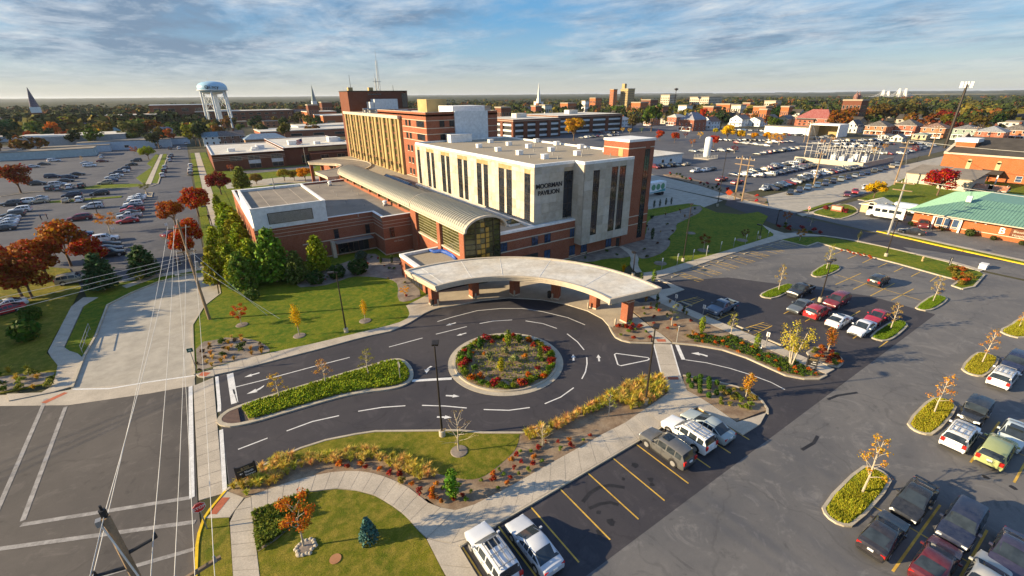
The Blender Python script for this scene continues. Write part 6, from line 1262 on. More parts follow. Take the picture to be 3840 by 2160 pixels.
FARC=[((.58,.59,.60),'white'),((.30,.32,.35),'silver'),((.03,.04,.08),'navy'),(BLACK,'black'),(GREY,'grey'),(DARK,'dark'),(BLACK,'black'),(BLUE,'blue'),(MAR,'dark red'),(TAN,'tan'),(NAVY,'navy')]
rc=random.Random(21)
def row(f,a,b,n,head,where,cols=None,skip=()):
 A,B=f(*a),f(*b);it=[]
 for i in range(n):
  if i in skip:continue
  t=i/max(1,n-1);p=A.lerp(B,t);col,cn=(cols[i%len(cols)]if cols else rc.choice(FARC));k=rc.choice(('sedan','sedan','suv','van'));it.append((p,col,cn,k))
 for i,(p,col,cn,k)in enumerate(it):
  o=bpy.data.objects.new('parked_car',simple_car(k));COL.objects.link(o);o.location=(p.x+rc.uniform(-.25,.25),p.y+rc.uniform(-.12,.12),.013);o.rotation_euler=(0,0,R(head+rc.uniform(-3,3)+rc.choice((0,180))));o.color=col+(1,)
  tag(o,f'{cn} car, {ordn(i)} from left in {where}','car','cars in '+where)
def stepn(f,a,b,d=2.6):A,B=f(*a),f(*b);return max(2,int((B-A).length/d)+1)
for f,a,b,n,hd,wh in((zK0,(20,1240),(420,1118),10,100,'the front row of the staff lot'),(zK0,(350,1118),(930,1015),14,90,'the row below the substation'),(zK0,(20,1095),(440,1005),12,95,'the second row of the staff lot'),(zK0,(10,1030),(340,960),10,95,'the third row of the staff lot'),(zK0,(10,872),(270,835),9,90,'the short row left of the substation'),(zK0,(220,1280),(1290,1005),16,22,'the kerb line of the side street'),(zK0,(690,755),(1200,745),12,90,'the back row before the brick houses'),(zK0,(540,792),(1230,782),15,90,'the second row before the brick houses'),(zK0,(700,818),(1010,812),8,90,'the third row before the brick houses'),(zK0,(930,868),(1200,885),7,80,'the short row behind the substation'),(zK0,(1340,880),(1640,800),9,60,'the slanting row left of the church lawn'),(zK0,(1400,790),(1600,775),5,60,'the short row under the utility pole'),(zK0,(10,770),(230,760),5,90,'the row under the utility poles left of the substation'),(zK0,(180,690),(330,700),6,60,'the row by the market hall wing'),(zK0,(440,735),(640,700),5,60,'the row in front of the market hall'),(zD,(700,722),(1060,692),10,90,'the front row of the lot beyond the pavilion'),(zD,(840,668),(1060,672),6,90,'the back row of the lot beyond the pavilion'),(zD,(2090,745),(2570,752),11,90,'the row under the yellow street trees'),(zD,(2270,775),(2560,802),7,90,'the second row under the yellow street trees'),(zD,(2230,640),(2570,655),7,80,'the street row before the pale houses'),(zD,(2400,690),(2570,700),4,80,'the short row behind yellow street trees'),(zD,(1820,858),(2200,852),5,90,'the loose row right of the gas tank'),(zD,(1440,1022),(1640,1000),5,80,'the row against the white annexe'),(zD,(2230,1100),(2480,1110),4,90,'the near row by the side street shrubs'),(zD,(2380,1075),(2570,1045),5,90,'the second row by the side street shrubs'),(zD,(2470,890),(2570,872),3,90,'the row end left of the short row')):
 row(f,a,b,n,hd,wh)
for k,c,x,y,hd,lab in(('suv',SILV,1845,1045,180,'silver SUV left of three cars in the staff lot aisle'),('sedan',WHITE,1945,1035,180,'white sedan middle of three cars in the staff lot aisle'),('sedan',DARK,2012,1025,180,'dark sedan right of three cars in the staff lot aisle'),('sedan',TAN,1755,978,180,'tan sedan alone beside the white annexe'),('pickup',(.22,.03,.03),2110,1130,180,'dark red pickup with a white cap in the staff lot'),('pickup',(.25,.03,.03),2265,1160,180,'dark red pickup by the utility pole in the staff lot'),('sedan',SILV,2550,1220,180,'silver car at the edge of the staff lot behind shrubs')):
 p=zD(x,y,.7);car(k,c,p.x,p.y,hd,lab,'','cars near the side street')
# vegetation
def leafcloud(mb,blobs,n,size,rng,m=0,flat=.0,shell=.55):
 tot=sum(b[1]**2 for b in blobs)
 for c,r,sq in blobs:
  for _ in range(max(3,int(n*r*r/tot))):
   while True:
    d=Vector((rng.uniform(-1,1),rng.uniform(-1,1),rng.uniform(-1,1)))
    if .05<d.length<1:break
   d=d.normalized()*(shell+(1-shell)*rng.random())*(1 if rng.random()<.85 else 1.12);p=Vector(c)+Vector((d.x*r,d.y*r,d.z*r*sq))
   nrm=(d.normalized()+Vector((rng.gauss(0,.5),rng.gauss(0,.5),rng.gauss(.25,.5)))).normalized();a=nrm.orthogonal().normalized();a=Matrix.Rotation(rng.uniform(0,6.28),3,nrm)@a;b=nrm.cross(a);s=size*rng.uniform(.6,1.35)
   mb.face([p-a*s*.5,p+b*s*.42,p+a*s*.55,p-b*s*.38],m)
def limb(mb,p,q,r0,r1,rng,m=0,n=5):
 p,q=Vector(p),Vector(q);k=(q-p).length*.08;mid=p.lerp(q,.5)+Vector((rng.uniform(-k,k),rng.uniform(-k,k),rng.uniform(0,k)));mb.tube([p,mid,q],[r0,(r0+r1)/2,r1],n,m)
TP={}
def tproto(kind,v):
 """a plant of height 1 standing at the origin; returns its parts as meshes"""
 if(kind,v)in TP:return TP[(kind,v)]
 rng=random.Random(hash((len(kind),v,kind[0]))&0xffff);rng.seed(len(kind)*100+v*7+ord(kind[1]));L,B=MB(),MB();lm='leaf';bm='bark'
 if kind=='maple':
  B.tube([(0,0,-.02),(.005,0,.15),(0,.01,.32)],[.028,.022,.017],7);bl=[]
  for i in range(11):
   a=i*2.4+rng.uniform(-.3,.3);z=rng.uniform(.40,.84);r=.30*math.sin(math.pi*min(.98,(z-.2)/.78))+.05;c=(r*.85*math.cos(a),r*.85*math.sin(a),z);bl.append((c,rng.uniform(.14,.20),.85));limb(B,(0,0,rng.uniform(.2,.36)),c,.012,.003,rng)
  bl+=[((0,0,.62),.2,1),((rng.uniform(-.05,.05),0,.86),.12,.9)];leafcloud(L,bl,2300,.060,rng)
 elif kind=='oak':
  B.tube([(0,0,-.02),(.01,0,.16),(0,.01,.3)],[.03,.025,.02],6);bl=[]
  for i in range(9):
   a=i*2.4;z=rng.uniform(.36,.85);r=.30*math.sin(math.pi*min(.97,(z-.14)/.84))+.04;c=(r*math.cos(a),r*math.sin(a),z);bl.append((c,rng.uniform(.12,.19),.8));limb(B,(0,0,.25),c,.012,.003,rng,0,4)
  bl+=[((0,0,.62),.22,.9)];leafcloud(L,bl,700,.095,rng)
 elif kind=='far':
  B.tube([(0,0,-.02),(0,0,.4)],[.03,.018],5);bl=[((rng.uniform(-.2,.2),rng.uniform(-.2,.2),rng.uniform(.4,.78)),rng.uniform(.14,.24),.85)for _ in range(6)];leafcloud(L,bl,190,.14,rng,0,0,.65)
 elif kind=='sapling':
  bm='bark_pale';B.tube([(0,0,-.01),(.01,0,.3),(0,.01,.62),(.01,0,.98)],[.016,.012,.008,.003],6);bl=[]
  for i in range(13):
   z=.34+.6*i/13;a=i*2.4;r=(1-z)*.20+.04;c=(r*math.cos(a),r*math.sin(a),z+.10);limb(B,(0,0,z-.04),c,.006,.002,rng,0,4);bl.append((c,rng.uniform(.045,.085),1.0))
  leafcloud(L,bl,480,.025,rng,0,0,.2)
 elif kind=='young':
  bm='bark_pale';B.tube([(0,0,-.01),(.01,0,.25),(0,0,.55)],[.018,.014,.008],6);bl=[]
  for i in range(10):
   z=.42+.5*i/10;a=i*2.4;r=.20*math.sin(math.pi*(z-.3)/.74)+.02;c=(r*math.cos(a),r*math.sin(a),z);bl.append((c,rng.uniform(.08,.12),1));limb(B,(0,0,z-.12),c,.007,.002,rng,0,4)
  leafcloud(L,bl,1000,.034,rng,0,0,.3)
 elif kind=='column':
  bm='bark_pale';B.tube([(0,0,-.01),(.004,0,.4),(0,0,.95)],[.014,.010,.003],6);bl=[((rng.uniform(-.05,.05),rng.uniform(-.05,.05),.30+.055*i),.115*math.sin(math.pi*(i+1.6)/14.5)+.02,1.1)for i in range(12)];leafcloud(L,bl,800,.032,rng,0,0,.3)
 elif kind=='bare':
  bm='bark_pale';B.tube([(0,0,-.01),(.01,0,.3),(0,.02,.6),(.02,0,.95)],[.016,.012,.007,.002],6);bl=[]
  for i in range(18):
   z=.25+.65*i/18;a=i*2.4;r=(1.05-z)*.42;c=(r*math.cos(a),r*math.sin(a),z+.18);limb(B,(0,0,z),c,.006,.0015,rng,0,4);limb(B,Vector(c)*.6+Vector((0,0,z*.4)),Vector(c)+Vector((rng.uniform(-.08,.08),rng.uniform(-.08,.08),.06)),.003,.001,rng,0,3)
   if i%2:bl.append((c,.05,1))
  leafcloud(L,bl,60,.035,rng,0,0,.1)
 elif kind=='birch':
  bm='bark_pale';bl=[]
  for i in range(5):
   a=i*1.26+.3;t=(.16*math.cos(a),.16*math.sin(a),.80);B.tube([(.02*math.cos(a),.02*math.sin(a),-.01),(.07*math.cos(a),.07*math.sin(a),.35),t],[.018,.012,.004],6)
   for k in range(4):bl.append(((t[0]*(.6+.4*k)+rng.uniform(-.06,.06),t[1]*(.6+.4*k)+rng.uniform(-.06,.06),.42+.14*k),rng.uniform(.08,.13),1))
  leafcloud(L,bl,1500,.028,rng,0,0,.2)
 elif kind=='pine':
  lm='needle';B.tube([(0,0,-.02),(0,0,.95)],[.028,.005],7)
  for t in range(15):
   z=.10+.86*t/15;R0=.36*(1-(z-.06))**.75*rng.uniform(.8,1.1);nb=max(4,int(11*(1-z)+3))
   for k in range(nb):
    a=k*6.283/nb+t*.8+rng.uniform(-.25,.25);e=Vector((R0*math.cos(a),R0*math.sin(a),z+R0*.12))*1;e.z=z+R0*.10;limb(B,(0,0,z-.02),e,.006,.002,rng,0,3)
    for q in range(5):
     f=.35+.65*(q+rng.random())/5;p=Vector((0,0,z)).lerp(e,f);leafcloud(L,[((p.x,p.y,p.z+.01),.045+.025*f,.8)],7,.055,rng,0,0,.1)
  leafcloud(L,[((0,0,.95),.05,1.2)],30,.04,rng)
 elif kind=='spruce':
  lm='needle';B.tube([(0,0,-.02),(0,0,.9)],[.03,.006],6)
  for t in range(16):
   z=.05+.9*t/16;R0=.36*(1-z)+.02
   for k in range(12):
    a=k*.5236+t*.4;leafcloud(L,[((R0*.8*math.cos(a),R0*.8*math.sin(a),z),.06+.04*(1-z),.7)],9,.075,rng,0,0,.1)
 elif kind=='arbor':
  lm='needle';bl=[((rng.uniform(-.02,.02),rng.uniform(-.02,.02),.06+.075*i),.135*math.sin(math.pi*(i+2.2)/15)**.8,1.0)for i in range(12)];leafcloud(L,bl,480,.055,rng,0,0,.6)
 elif kind=='ball':
  leafcloud(L,[((0,0,.5),.5,.98)],260,.17,rng,0,0,.82);leafcloud(L,[((0,0,.42),.38,1)],60,.26,rng,0,0,.9)
 elif kind=='bush':
  leafcloud(L,[((rng.uniform(-.32,.32),rng.uniform(-.32,.32),rng.uniform(.3,.66)),rng.uniform(.22,.34),.9)for _ in range(7)],260,.17,rng,0,0,.45)
 elif kind=='tuft':
  lm='blade'
  for i in range(110):
   a=rng.uniform(0,6.283);t=rng.uniform(.1,.75);r0=rng.uniform(0,.12);h=rng.uniform(.6,1.0);d=Vector((math.cos(a),math.sin(a),0));s=Vector((-d.y,d.x,0))*rng.uniform(.020,.042);p0=d*r0;p1=d*(r0+t*.35)+Vector((0,0,h*.65));p2=d*(r0+t)+Vector((0,0,h*rng.uniform(.6,1.0)))
   i0=len(L.v);L.v+=[tuple(p0-s),tuple(p0+s),tuple(p1+s),tuple(p1-s),tuple(p2)];L.f+=[(i0,i0+1,i0+2,i0+3),(i0+3,i0+2,i0+4)];L.m+=[0,0]
 def me(mb,nm,mt):
  if not mb.f:return None
  q=bpy.data.meshes.new(nm);q.from_pydata(mb.v,[],mb.f);q.materials.append(M[mt]);return q
 TP[(kind,v)]=(me(L,'crown',lm),me(B,'trunk',bm));return TP[(kind,v)]
NV={'maple':3,'far':4,'oak':3,'pine':2,'sapling':3}
CAT={'arbor':'evergreen shrub','ball':'shrub','bush':'shrub','tuft':'ornamental grass'};NAME={'maple':'broadleaf_tree','oak':'broadleaf_tree','far':'broadleaf_tree','sapling':'sapling','young':'young_tree','column':'columnar_tree','bare':'bare_tree','birch':'multi_stem_tree','pine':'pine_tree','spruce':'spruce_tree','arbor':'column_shrub','ball':'round_shrub','bush':'shrub','tuft':'grass_clump'}
rt_=random.Random(77)
def plant(kind,x,y,h,col,label,group=None,wide=1.0,z=0.0,jit=.12,name=None):
 v=rt_.randrange(NV.get(kind,2));cm,tm=tproto(kind,v);k=1+rt_.uniform(-jit,jit);c=(min(1,col[0]*k),min(1,col[1]*(1+rt_.uniform(-jit,jit))),col[2]*k,1)
 if tm is None or kind=='far':
  o=bpy.data.objects.new(name or NAME[kind],cm);o.color=c
  if kind=='far':
   if not cm.get('joined'):
    b=bmesh.new();b.from_mesh(cm);n=len(b.faces);b.from_mesh(tm);b.faces.ensure_lookup_table()
    for f in b.faces[n:]:f.material_index=1
    b.to_mesh(cm);b.free();cm.materials.append(M['bark']);cm['joined']=1
 else:o=bpy.data.objects.new(name or NAME[kind],None);o.empty_display_size=.1
 COL.objects.link(o);o.location=(x,y,z);o.rotation_euler=(0,0,rt_.uniform(0,6.28));o.scale=(h*wide,h*wide,h);tag(o,label,CAT.get(kind,'tree'),group)
 if o.type=='EMPTY':
  for nm,q in(('crown',cm),('trunk',tm)):p=bpy.data.objects.new(nm,q);COL.objects.link(p);p.parent=o;p.color=c
 return o
def height(f,base,tp):
 g=f(*base);t=f(*tp,1.0);d=Vector(t)-EYE;k=Vector((g.x,g.y)).length/Vector((d.x,d.y)).length;return g,max(.3,EYE.z+d.z*k)
def tpx(kind,f,base,tp,col,label,group=None,wide=1.0,z=.1):
 g,h=height(f,base,tp);return plant(kind,g.x,g.y,h,col,label,group,wide,z)
REDT,RUST,ORNG,GOLD,YGRN,GRNT,DKG,OLV,PINE,SPR=(.36,.060,.018),(.34,.105,.024),(.52,.17,.022),(.62,.37,.035),(.32,.31,.03),(.105,.155,.024),(.034,.066,.015),(.15,.14,.026),(.21,.26,.025),(.08,.16,.15)
TANG,GRNS,REDS,DRED=(.62,.43,.13),(.060,.105,.018),(.24,.030,.018),(.20,.028,.02)
for a in(('maple',zL,(1775,410),(1690,130),RUST,'rust red street maple, second from the near end beside the left street','maples along the left street',1.05),('maple',zL,(2000,300),(1920,-10),REDT,'deep red street maple, third from the near end beside the left street','maples along the left street',1.0),('maple',zL1,(2230,1290),(2170,1040),DRED,'dark red street maple by the clinic corner','maples along the left street',1.05),('maple',zL,(1955,660),(1960,300),REDT,'red street maple nearest the utility pole, by the walkway','maples along the left street',.8),('maple',zL,(1870,740),(1770,440),(.38,.07,.02),'orange-red small maple left of the utility pole','maples along the left street',.8),('maple',zL,(720,800),(600,320),RUST,'large rust maple behind the left walkway',None,1.0),('maple',zL,(500,960),(330,510),(.28,.08,.02),'wide orange-brown maple at the left',None,1.05),('maple',zL,(230,1120),(80,600),(.24,.07,.02),'dark orange maple at the left edge',None,1.0),('maple',zL,(-60,1150),(-60,640),RUST,'rust maple cut by the left edge',None,1.0),('maple',zL,(960,840),(860,510),REDT,'crimson maple beside the stacked dark cars',None,1.0),('maple',zL,(330,780),(130,540),RUST,'rust maple at the back of the left group',None,1.1),('pine',zL,(1480,910),(1430,580),(.05,.085,.03),'dark spreading pine beside the closed street end',None,1.35),('pine',zL,(1060,1040),(960,660),(.05,.09,.035),'dark blue-green pine left of the walkway',None,1.2),('young',zL,(1060,1045),(960,880),(.25,.26,.02),'small yellow-green tree by the left walkway',None,1.5),('young',zL,(1420,970),(1400,880),(.25,.24,.02),'small yellow shrub tree by the closed street end',None,1.6),('young',zL,(1110,465),(1040,250),ORNG,'small orange tree beside the red cars',None,1.5),('maple',zL1,(215,1275),(190,970),(.26,.06,.02),'broad rust tree at the left edge of the far lot',None,1.15),('maple',zL1,(1500,935),(1480,790),(.26,.28,.02),'round yellow-green tree at the lot corner by the left street',None,1.2),('young',zL1,(475,895),(475,810),DRED,'small dark red tree by the blank shop wall',None,1.5),('young',zL1,(1360,890),(1300,800),RUST,'small brown tree in front of the low blue shop',None,1.5),('sapling',zL1,(830,960),(820,900),GOLD,'small yellow sapling in the far left lot',None,1.3),('young',zL1,(1470,1270),(1430,1170),OLV,'small olive tree at the end of the grass strip',None,1.7),('maple',zL1,(560,740),(600,540),ORNG,'bright orange tree behind the long shop',None,.9),('maple',zL1,(720,700),(720,490),(.30,.32,.02),'yellow-green tree right of the bright orange one',None,.9),('oak',zL1,(1980,800),(1900,530),(.18,.19,.02),'large yellow-green tree overhanging the far left street',None,.9),('oak',zL1,(1330,790),(1320,500),(.11,.12,.03),'large dull green tree left of the navy roofed house',None,.9),('oak',zL1,(0,860),(20,470),(.02,.05,.02),'big near-black evergreen at the left edge',None,1.2),('oak',zL1,(1030,780),(1000,600),GOLD,'golden tree behind the grey shop',None,.7),('oak',zL1,(2150,720),(2180,530),(.16,.15,.03),'olive tree before the water tower legs',None,1.0),('oak',zL1,(1710,800),(1700,590),RUST,'brown tree by the far street corner',None,.8)):
 tpx(*a[:5],a[5],a[6],a[7])
for i,(x,y,h)in enumerate(((-35,80,8.5),(-37.5,87,9.5),(-36,73.5,7.5),(-41,79,9),(-34,92,9))):plant('maple',x,y,h,RUST,f'rust maple just beyond the left edge, {ordn(i)} of five','maples beyond the left edge',1.1,0)
tpx('maple',zL,(330,1130),(200,700),(.26,.075,.02),'rust maple lowest in the left group',None,1.15);tpx('maple',zL,(100,940),(20,560),(.30,.07,.02),'rust maple behind the left edge group',None,1.1)
for a in(('pine',(300,300),(290,55),(.16,.19,.03),'yellow-green pine on the lawn before the brick clinic',1.2),('maple',(720,215),(715,85),(.26,.22,.03),'olive-gold tree left of the orange one by the porch',1.25),('maple',(820,215),(820,100),(.18,.15,.03),'brown-green tree between the olive and orange trees',1.1),('maple',(930,220),(945,70),(.52,.24,.03),'bright orange tree beside the curved porch',1.2),('young',(180,120),(190,40),(.30,.10,.04),'small rust tree against the clinic wall',1.6),('maple',(440,250),(440,130),(.20,.12,.03),'brown tree right of the clinic lawn pine',1.2),('young',(1230,190),(1235,140),(.24,.24,.03),'low yellow-green tree under the porch end',1.5)):tpx(a[0],zC,a[1],a[2],a[3],a[4],None,a[5])
PG='pines in front of the low wing'
for b_,t,c,w,l in(((60,520),(130,330),PINE,.9,'yellow-green pine farthest along the walkway row'),((110,680),(190,420),(.22,.28,.025),.95,'bright green pine second farthest in the walkway row'),((170,850),(200,520),PINE,1.0,'pine at the wing corner in the middle of the walkway row'),((60,980),(110,640),(.25,.28,.025),.9,'sunlit pine left of the wing corner'),((180,1140),(250,760),PINE,1.0,'tall pine left of the big pointed one'),((60,1260),(90,840),(.27,.28,.025),.95,'yellowish pine nearest the street in front'),((640,1230),(590,670),(.15,.21,.03),.98,'tallest pointed pine before the brick wing'),((1075,1130),(1000,755),(.24,.27,.025),.98,'pointed yellow-green pine by the wing entrance'),((330,1330),(330,900),(.13,.18,.03),1.0,'dark pine in the front of the group'),((860,1240),(860,900),(.10,.15,.03),1.05,'shaded pine between the two pointed ones'),((480,1180),(450,830),(.15,.21,.03),1.0,'pine just left of the tallest pointed one')):
 tpx('pine',zC,b_,t,c,l,PG,w)
for i,(x,y,h)in enumerate(((2.6,89,5.6),(3.2,93.5,6.4),(2.4,98,6.2),(3.4,102.5,6.6),(2.5,107,6.3),(3.3,111.5,6.0),(2.6,116,6.2),(.6,82,5.8),(1.0,77,5.4),(3.6,80.5,6.5))):plant('pine',x,y,h,((.24,.30,.025),PINE,(.28,.30,.028))[i%3],f'yellow-green pine in the dense walkway row, {ordn(i)} from the near end',PG,1.1,.1)
for b_,t,c,l in(((1040,1250),(1040,1120),DKG,'dark rounded evergreen on the pale mulch tongue'),((1250,1190),(1240,1060),DKG,'dark evergreen behind the lawn lamp'),((1465,1150),(1465,1000),DKG,'dark upright evergreen near the wing doors'),((400,1410),(400,1300),(.06,.11,.02),'small pine on the lawn in front of the big pines'),((1490,1010),(1490,920),(.06,.11,.06),'blue-green bush by the wing doors'),((1690,1050),(1690,950),DKG,'thin dark conifer by the wing corner'),((1800,1040),(1800,940),DKG,'thin dark conifer right of the wing corner')):
 tpx('arbor' if 'conifer' in l else 'ball',zC,b_,t,c,l,None,1.3 if 'conifer' not in l else 1.2)
tpx('ball',zL,(330,1345),(300,1205),(.06,.12,.015),'clipped round green hedge ball, farther of two at the left',None,1.25);tpx('ball',zE,(285,335),(260,130),(.055,.11,.015),'clipped green hedge ball, nearer of two at the left',None,1.2)
for a in(('young',zF,(290,325),(240,105),REDT,'small red tree in a mulch ring on the west lawn',1.15),('column',zF,(868,432),(800,95),GOLD,'slender yellow columnar tree on the west lawn',1.0),('column',zF,(1530,282),(1495,60),GOLD,'slender yellow columnar tree nearest the drop-off',1.0),('sapling',zF,(668,1065),(660,815),(.50,.30,.04),'gold-leaved sapling, leftmost on the median',1.7),('sapling',zF,(1130,915),(1085,685),(.40,.22,.06),'orange-brown sapling, middle of three on the median',1.7),('sapling',zF,(1565,830),(1605,570),(.25,.22,.04),'olive sapling, rightmost on the median',1.6),('bare',zA2,(325,205),(300,-165),(.30,.20,.10),'nearly bare small tree in a mulch ring on the south lawn',1.2),('young',zA1,(1182,1165),(1175,575),(.42,.14,.03),'orange and red young tree in a stone ring by the curved path',.85),('spruce',zA1,(1840,1090),(1840,850),SPR,'small blue spruce on the dry lawn',.95),('sapling',zN,(1122,245),(1200,5),(.32,.28,.05),'thin sapling on the island beside the black pickup',1.1),('sapling',zK2,(585,840),(600,598),(.34,.30,.06),'thin sapling on the island behind the black pickup',1.1),('sapling',zN,(2247,640),(2300,375),(.40,.28,.08),'pale brown sapling on the island by the crimson coupe',1.2),('sapling',zK2,(1655,1165),(1670,905),(.38,.28,.08),'pale sapling on the island nearest the street strip',1.1),('sapling',zK,(2150,438),(2200,100),(.50,.27,.05),'orange sapling on the third island from the bottom',1.1),('sapling',zK,(1665,948),(1750,555),(.52,.27,.05),'orange sapling on the second island from the bottom',1.1),('sapling',zS,(940,625),(1060,50),(.55,.30,.05),'orange sapling on the lowest island',1.0),('sapling',zK,(2520,80),(2570,-70),GOLD,'yellow sapling on the island cut by the right edge',1.2),('birch',zN,(1245,995),(1285,575),(.42,.36,.06),'multi-stem yellow birch beside the black sign',1.1),('column',zN,(1610,880),(1675,605),(.42,.17,.03),'orange columnar tree on the corner island',1.2),('bare',zA2,(1160,175),(1190,-70),(.45,.28,.10),'thin bare sapling in the tall grasses',.9),('sapling',zG,(1560,1245),(1530,990),(.34,.30,.06),'pale green sapling in the grass bed beside the drive',1.3),('column',zN,(790,1335),(805,1050),(.48,.24,.04),'orange columnar tree in the round shrub bed',1.2),('sapling',zN,(640,705),(665,480),(.36,.34,.06),'pale yellow sapling by the accessible bays',1.1),('sapling',zG,(2195,330),(2205,120),(.30,.32,.08),'light green sapling in the bed right of the canopy',1.3),('young',zM,(850,325),(865,85),(.20,.06,.02),'dark red young tree on the shaded garden lawn',1.1),('young',zM,(2140,195),(2165,25),(.34,.15,.03),'orange young tree by the street corner walk',1.2),('young',zM,(1390,190),(1400,20),(.14,.06,.03),'shaded brown young tree on the garden lawn',1.1),('young',zK2,(180,362),(185,245),(.34,.12,.03),'rust young tree by the street corner',1.3),('column',zK2,(898,565),(920,440),(.06,.07,.03),'thin dark columnar tree by the street walk',1.1),('sapling',zK2,(425,400),(425,300),(.12,.16,.05),'leafy green sapling by the street corner shrubs',1.8),('maple',zK0,(1060,1325),(1095,1140),(.55,.34,.03),'yellow tree beside the crossing lawn',1.2),('maple',zK0,(1700,1300),(1740,1010),(.32,.025,.018),'crimson tree in front of the church annexe',1.2),('maple',zD,(620,745),(640,505),(.40,.26,.03),'big golden-olive tree behind the pavilion roof',1.15),('young',zC,(1930,1380),(1950,1275),GOLD,'yellow shrub tree by the vestibule wall',1.6)):
 tpx(a[0],a[1],a[2],a[3],a[4],a[5],None,a[6],.12)
for f,x,y,r,mt in((zF,290,325,.75,'mulch_grey'),(zF,868,434,.75,'mulch_grey'),(zF,1530,284,.8,'mulch_grey'),(zA2,328,205,.75,'mulch_grey'),(zA1,1195,1180,.62,'mulch_grey'),(zM,850,325,1.1,'mulch_grey'),(zM,270,498,1.1,'mulch_grey'),(zM,1365,188,1.1,'mulch_grey'),(zM,680,92,1.0,'mulch_grey')):
 p=f(x,y);m=MB();m.lathe(p.x,p.y,[(r,.08),(r*.9,.17),(r*.3,.20),(.02,.2)],16);struct(m.build('mulch_ring',M[mt]))
rp=random.Random(5);p=zA1(1195,1180);
for k in range(16):
 a=k*.393;m=MB();m.lathe(p.x+rp.uniform(.45,.66)*math.cos(a),p.y+rp.uniform(.45,.66)*math.sin(a),[(.10,.1),(.16,.15),(.11,.22),(.02,.25)],6);tag(m.build('edging_stone',M['kerb']),'pale rounded edging stone round the orange young tree','stone','edging stones round the orange tree')
p=zA1(1500,1290);m=MB();m.cyl(p.x,p.y,.05,.15,.36,.36,16);tag(m.build('manhole_cover',plain('rusty cover',(.36,.17,.08),.8)),'round rusty cover set in the dry lawn','manhole cover')
RG_='shrubs on the roundabout island';n=46
for i in range(n):
 a=90-i*360/n;r=5.05+rt_.uniform(-.12,.15);red=(i%4==1);x,y=RC[0]+r*math.cos(R(a)),RC[1]+r*math.sin(R(a))
 plant('bush',x,y,rt_.uniform(.5,.75)if not red else rt_.uniform(.7,.9),((.26,.035,.018)if i%3 else(.34,.10,.02))if red else((.11,.17,.015),(.07,.12,.015),(.17,.20,.02))[i%3],f'{"red" if red else "green"} shrub, {ordn(i)} clockwise in the outer ring of the roundabout island',RG_,1.45,.13)
for i in range(15):
 a=80-i*24;r=4.05+rt_.uniform(-.2,.2);c,cn=((REDS,'red'),((.44,.14,.03),'orange'),(GRNS,'green'))[i%3];plant('bush',RC[0]+r*math.cos(R(a)),RC[1]+r*math.sin(R(a)),rt_.uniform(.55,.8),c,f'{cn} shrub, {ordn(i)} clockwise in the inner ring of the roundabout island',RG_,1.15,.13)
for b_,t,c,l in(((265,560),(262,432),(.05,.10,.02),'dark green cone evergreen upper left on the roundabout'),((550,535),(550,360),(.14,.20,.02),'tall bright cone evergreen at the top of the roundabout'),((172,690),(170,548),(.05,.10,.02),'dark cone evergreen at the left of the roundabout'),((480,795),(480,635),(.26,.27,.02),'yellow-green cone evergreen in the lower middle of the roundabout'),((870,675),(870,530),(.09,.15,.02),'cone evergreen at the right of the roundabout')):tpx('arbor',zG,b_,t,c,l,None,1.55,.13)
for i,(b_,t)in enumerate((((375,685),(380,600)),((600,695),(600,590)),((505,612),(500,520)),((300,632),(300,590)),((715,665),(712,610)),((730,600),(730,540)))):tpx('bush',zG,b_,t,((.24,.26,.10),(.42,.18,.03))[i in(3,4)],f'loose {"orange" if i in (3, 4) else "pale green"} plant, {ordn(i)} of six in the middle of the roundabout',RG_,.9,.13)
def sorted_px(pts):return sorted(pts,key=lambda p:Vector((p[0],p[1],0)).dot(CX)/max(1,Vector((p[0],p[1],-EYE.z)).dot(CZ)))
def bed(poly,n,kinds,where,group,rng,mind=.7,z=.11):
 P=sorted_px(scatter(poly,n,rng,mind));cnt={}
 for x,y in P:
  kind,h0,h1,col,cn,wd=rng.choice(kinds);k=cnt.get(cn,0);cnt[cn]=k+1
  plant(kind,x,y,rng.uniform(h0,h1),col,f'{cn}, {ordn(k)} from the left {where}',group,wd,z)
rb=random.Random(9)
gr1=px(zA1,[(440,590),(560,500),(930,275),(1200,270),(1500,245),(1750,205),(2000,235),(2260,310),(2440,380),(2500,470),(2380,500),(2200,420),(1950,330),(1700,300),(1400,330),(1150,370),(960,480),(850,560),(600,650)])
bed(gr1,95,[('tuft',.75,1.05,TANG,'tan grass clump',.75),('tuft',.7,1.0,(.56,.45,.09),'golden grass clump',.75),('tuft',.6,.9,(.44,.40,.07),'olive grass clump',.8)],'in the curved grass bed by the drive entrance','grasses by the drive entrance',rb,.42,.10)
gr2=px(zG,[(700,1430),(960,1360),(1250,1235),(1500,1075),(1700,965),(1900,885),(2080,850),(2150,1000),(1960,1130),(1800,1180),(1640,1090),(1480,1170),(1350,1230),(1150,1330),(1000,1400),(980,1449),(800,1500)])
bed(gr2,110,[('tuft',.8,1.15,TANG,'tan grass clump',.8),('tuft',.8,1.1,(.56,.44,.08),'golden grass clump',.8),('tuft',.7,1.0,(.44,.40,.07),'olive grass clump',.8)],'in the grass bank right of the roundabout','grasses right of the roundabout',rb,.45,.10)
sb1=px(zA1,[(1300,380),(1700,320),(2000,360),(2300,510),(2500,640),(2500,740),(2250,560),(1950,430),(1620,390)]);bed(sb1,12,[('bush',.4,.7,(.42,.15,.03),'orange shrub',1.1),('bush',.4,.6,REDS,'red shrub',1.0),('bush',.4,.6,(.30,.24,.05),'olive shrub',1.1)],'along the inside of the curved path','shrubs inside the curved path',rb,.6)
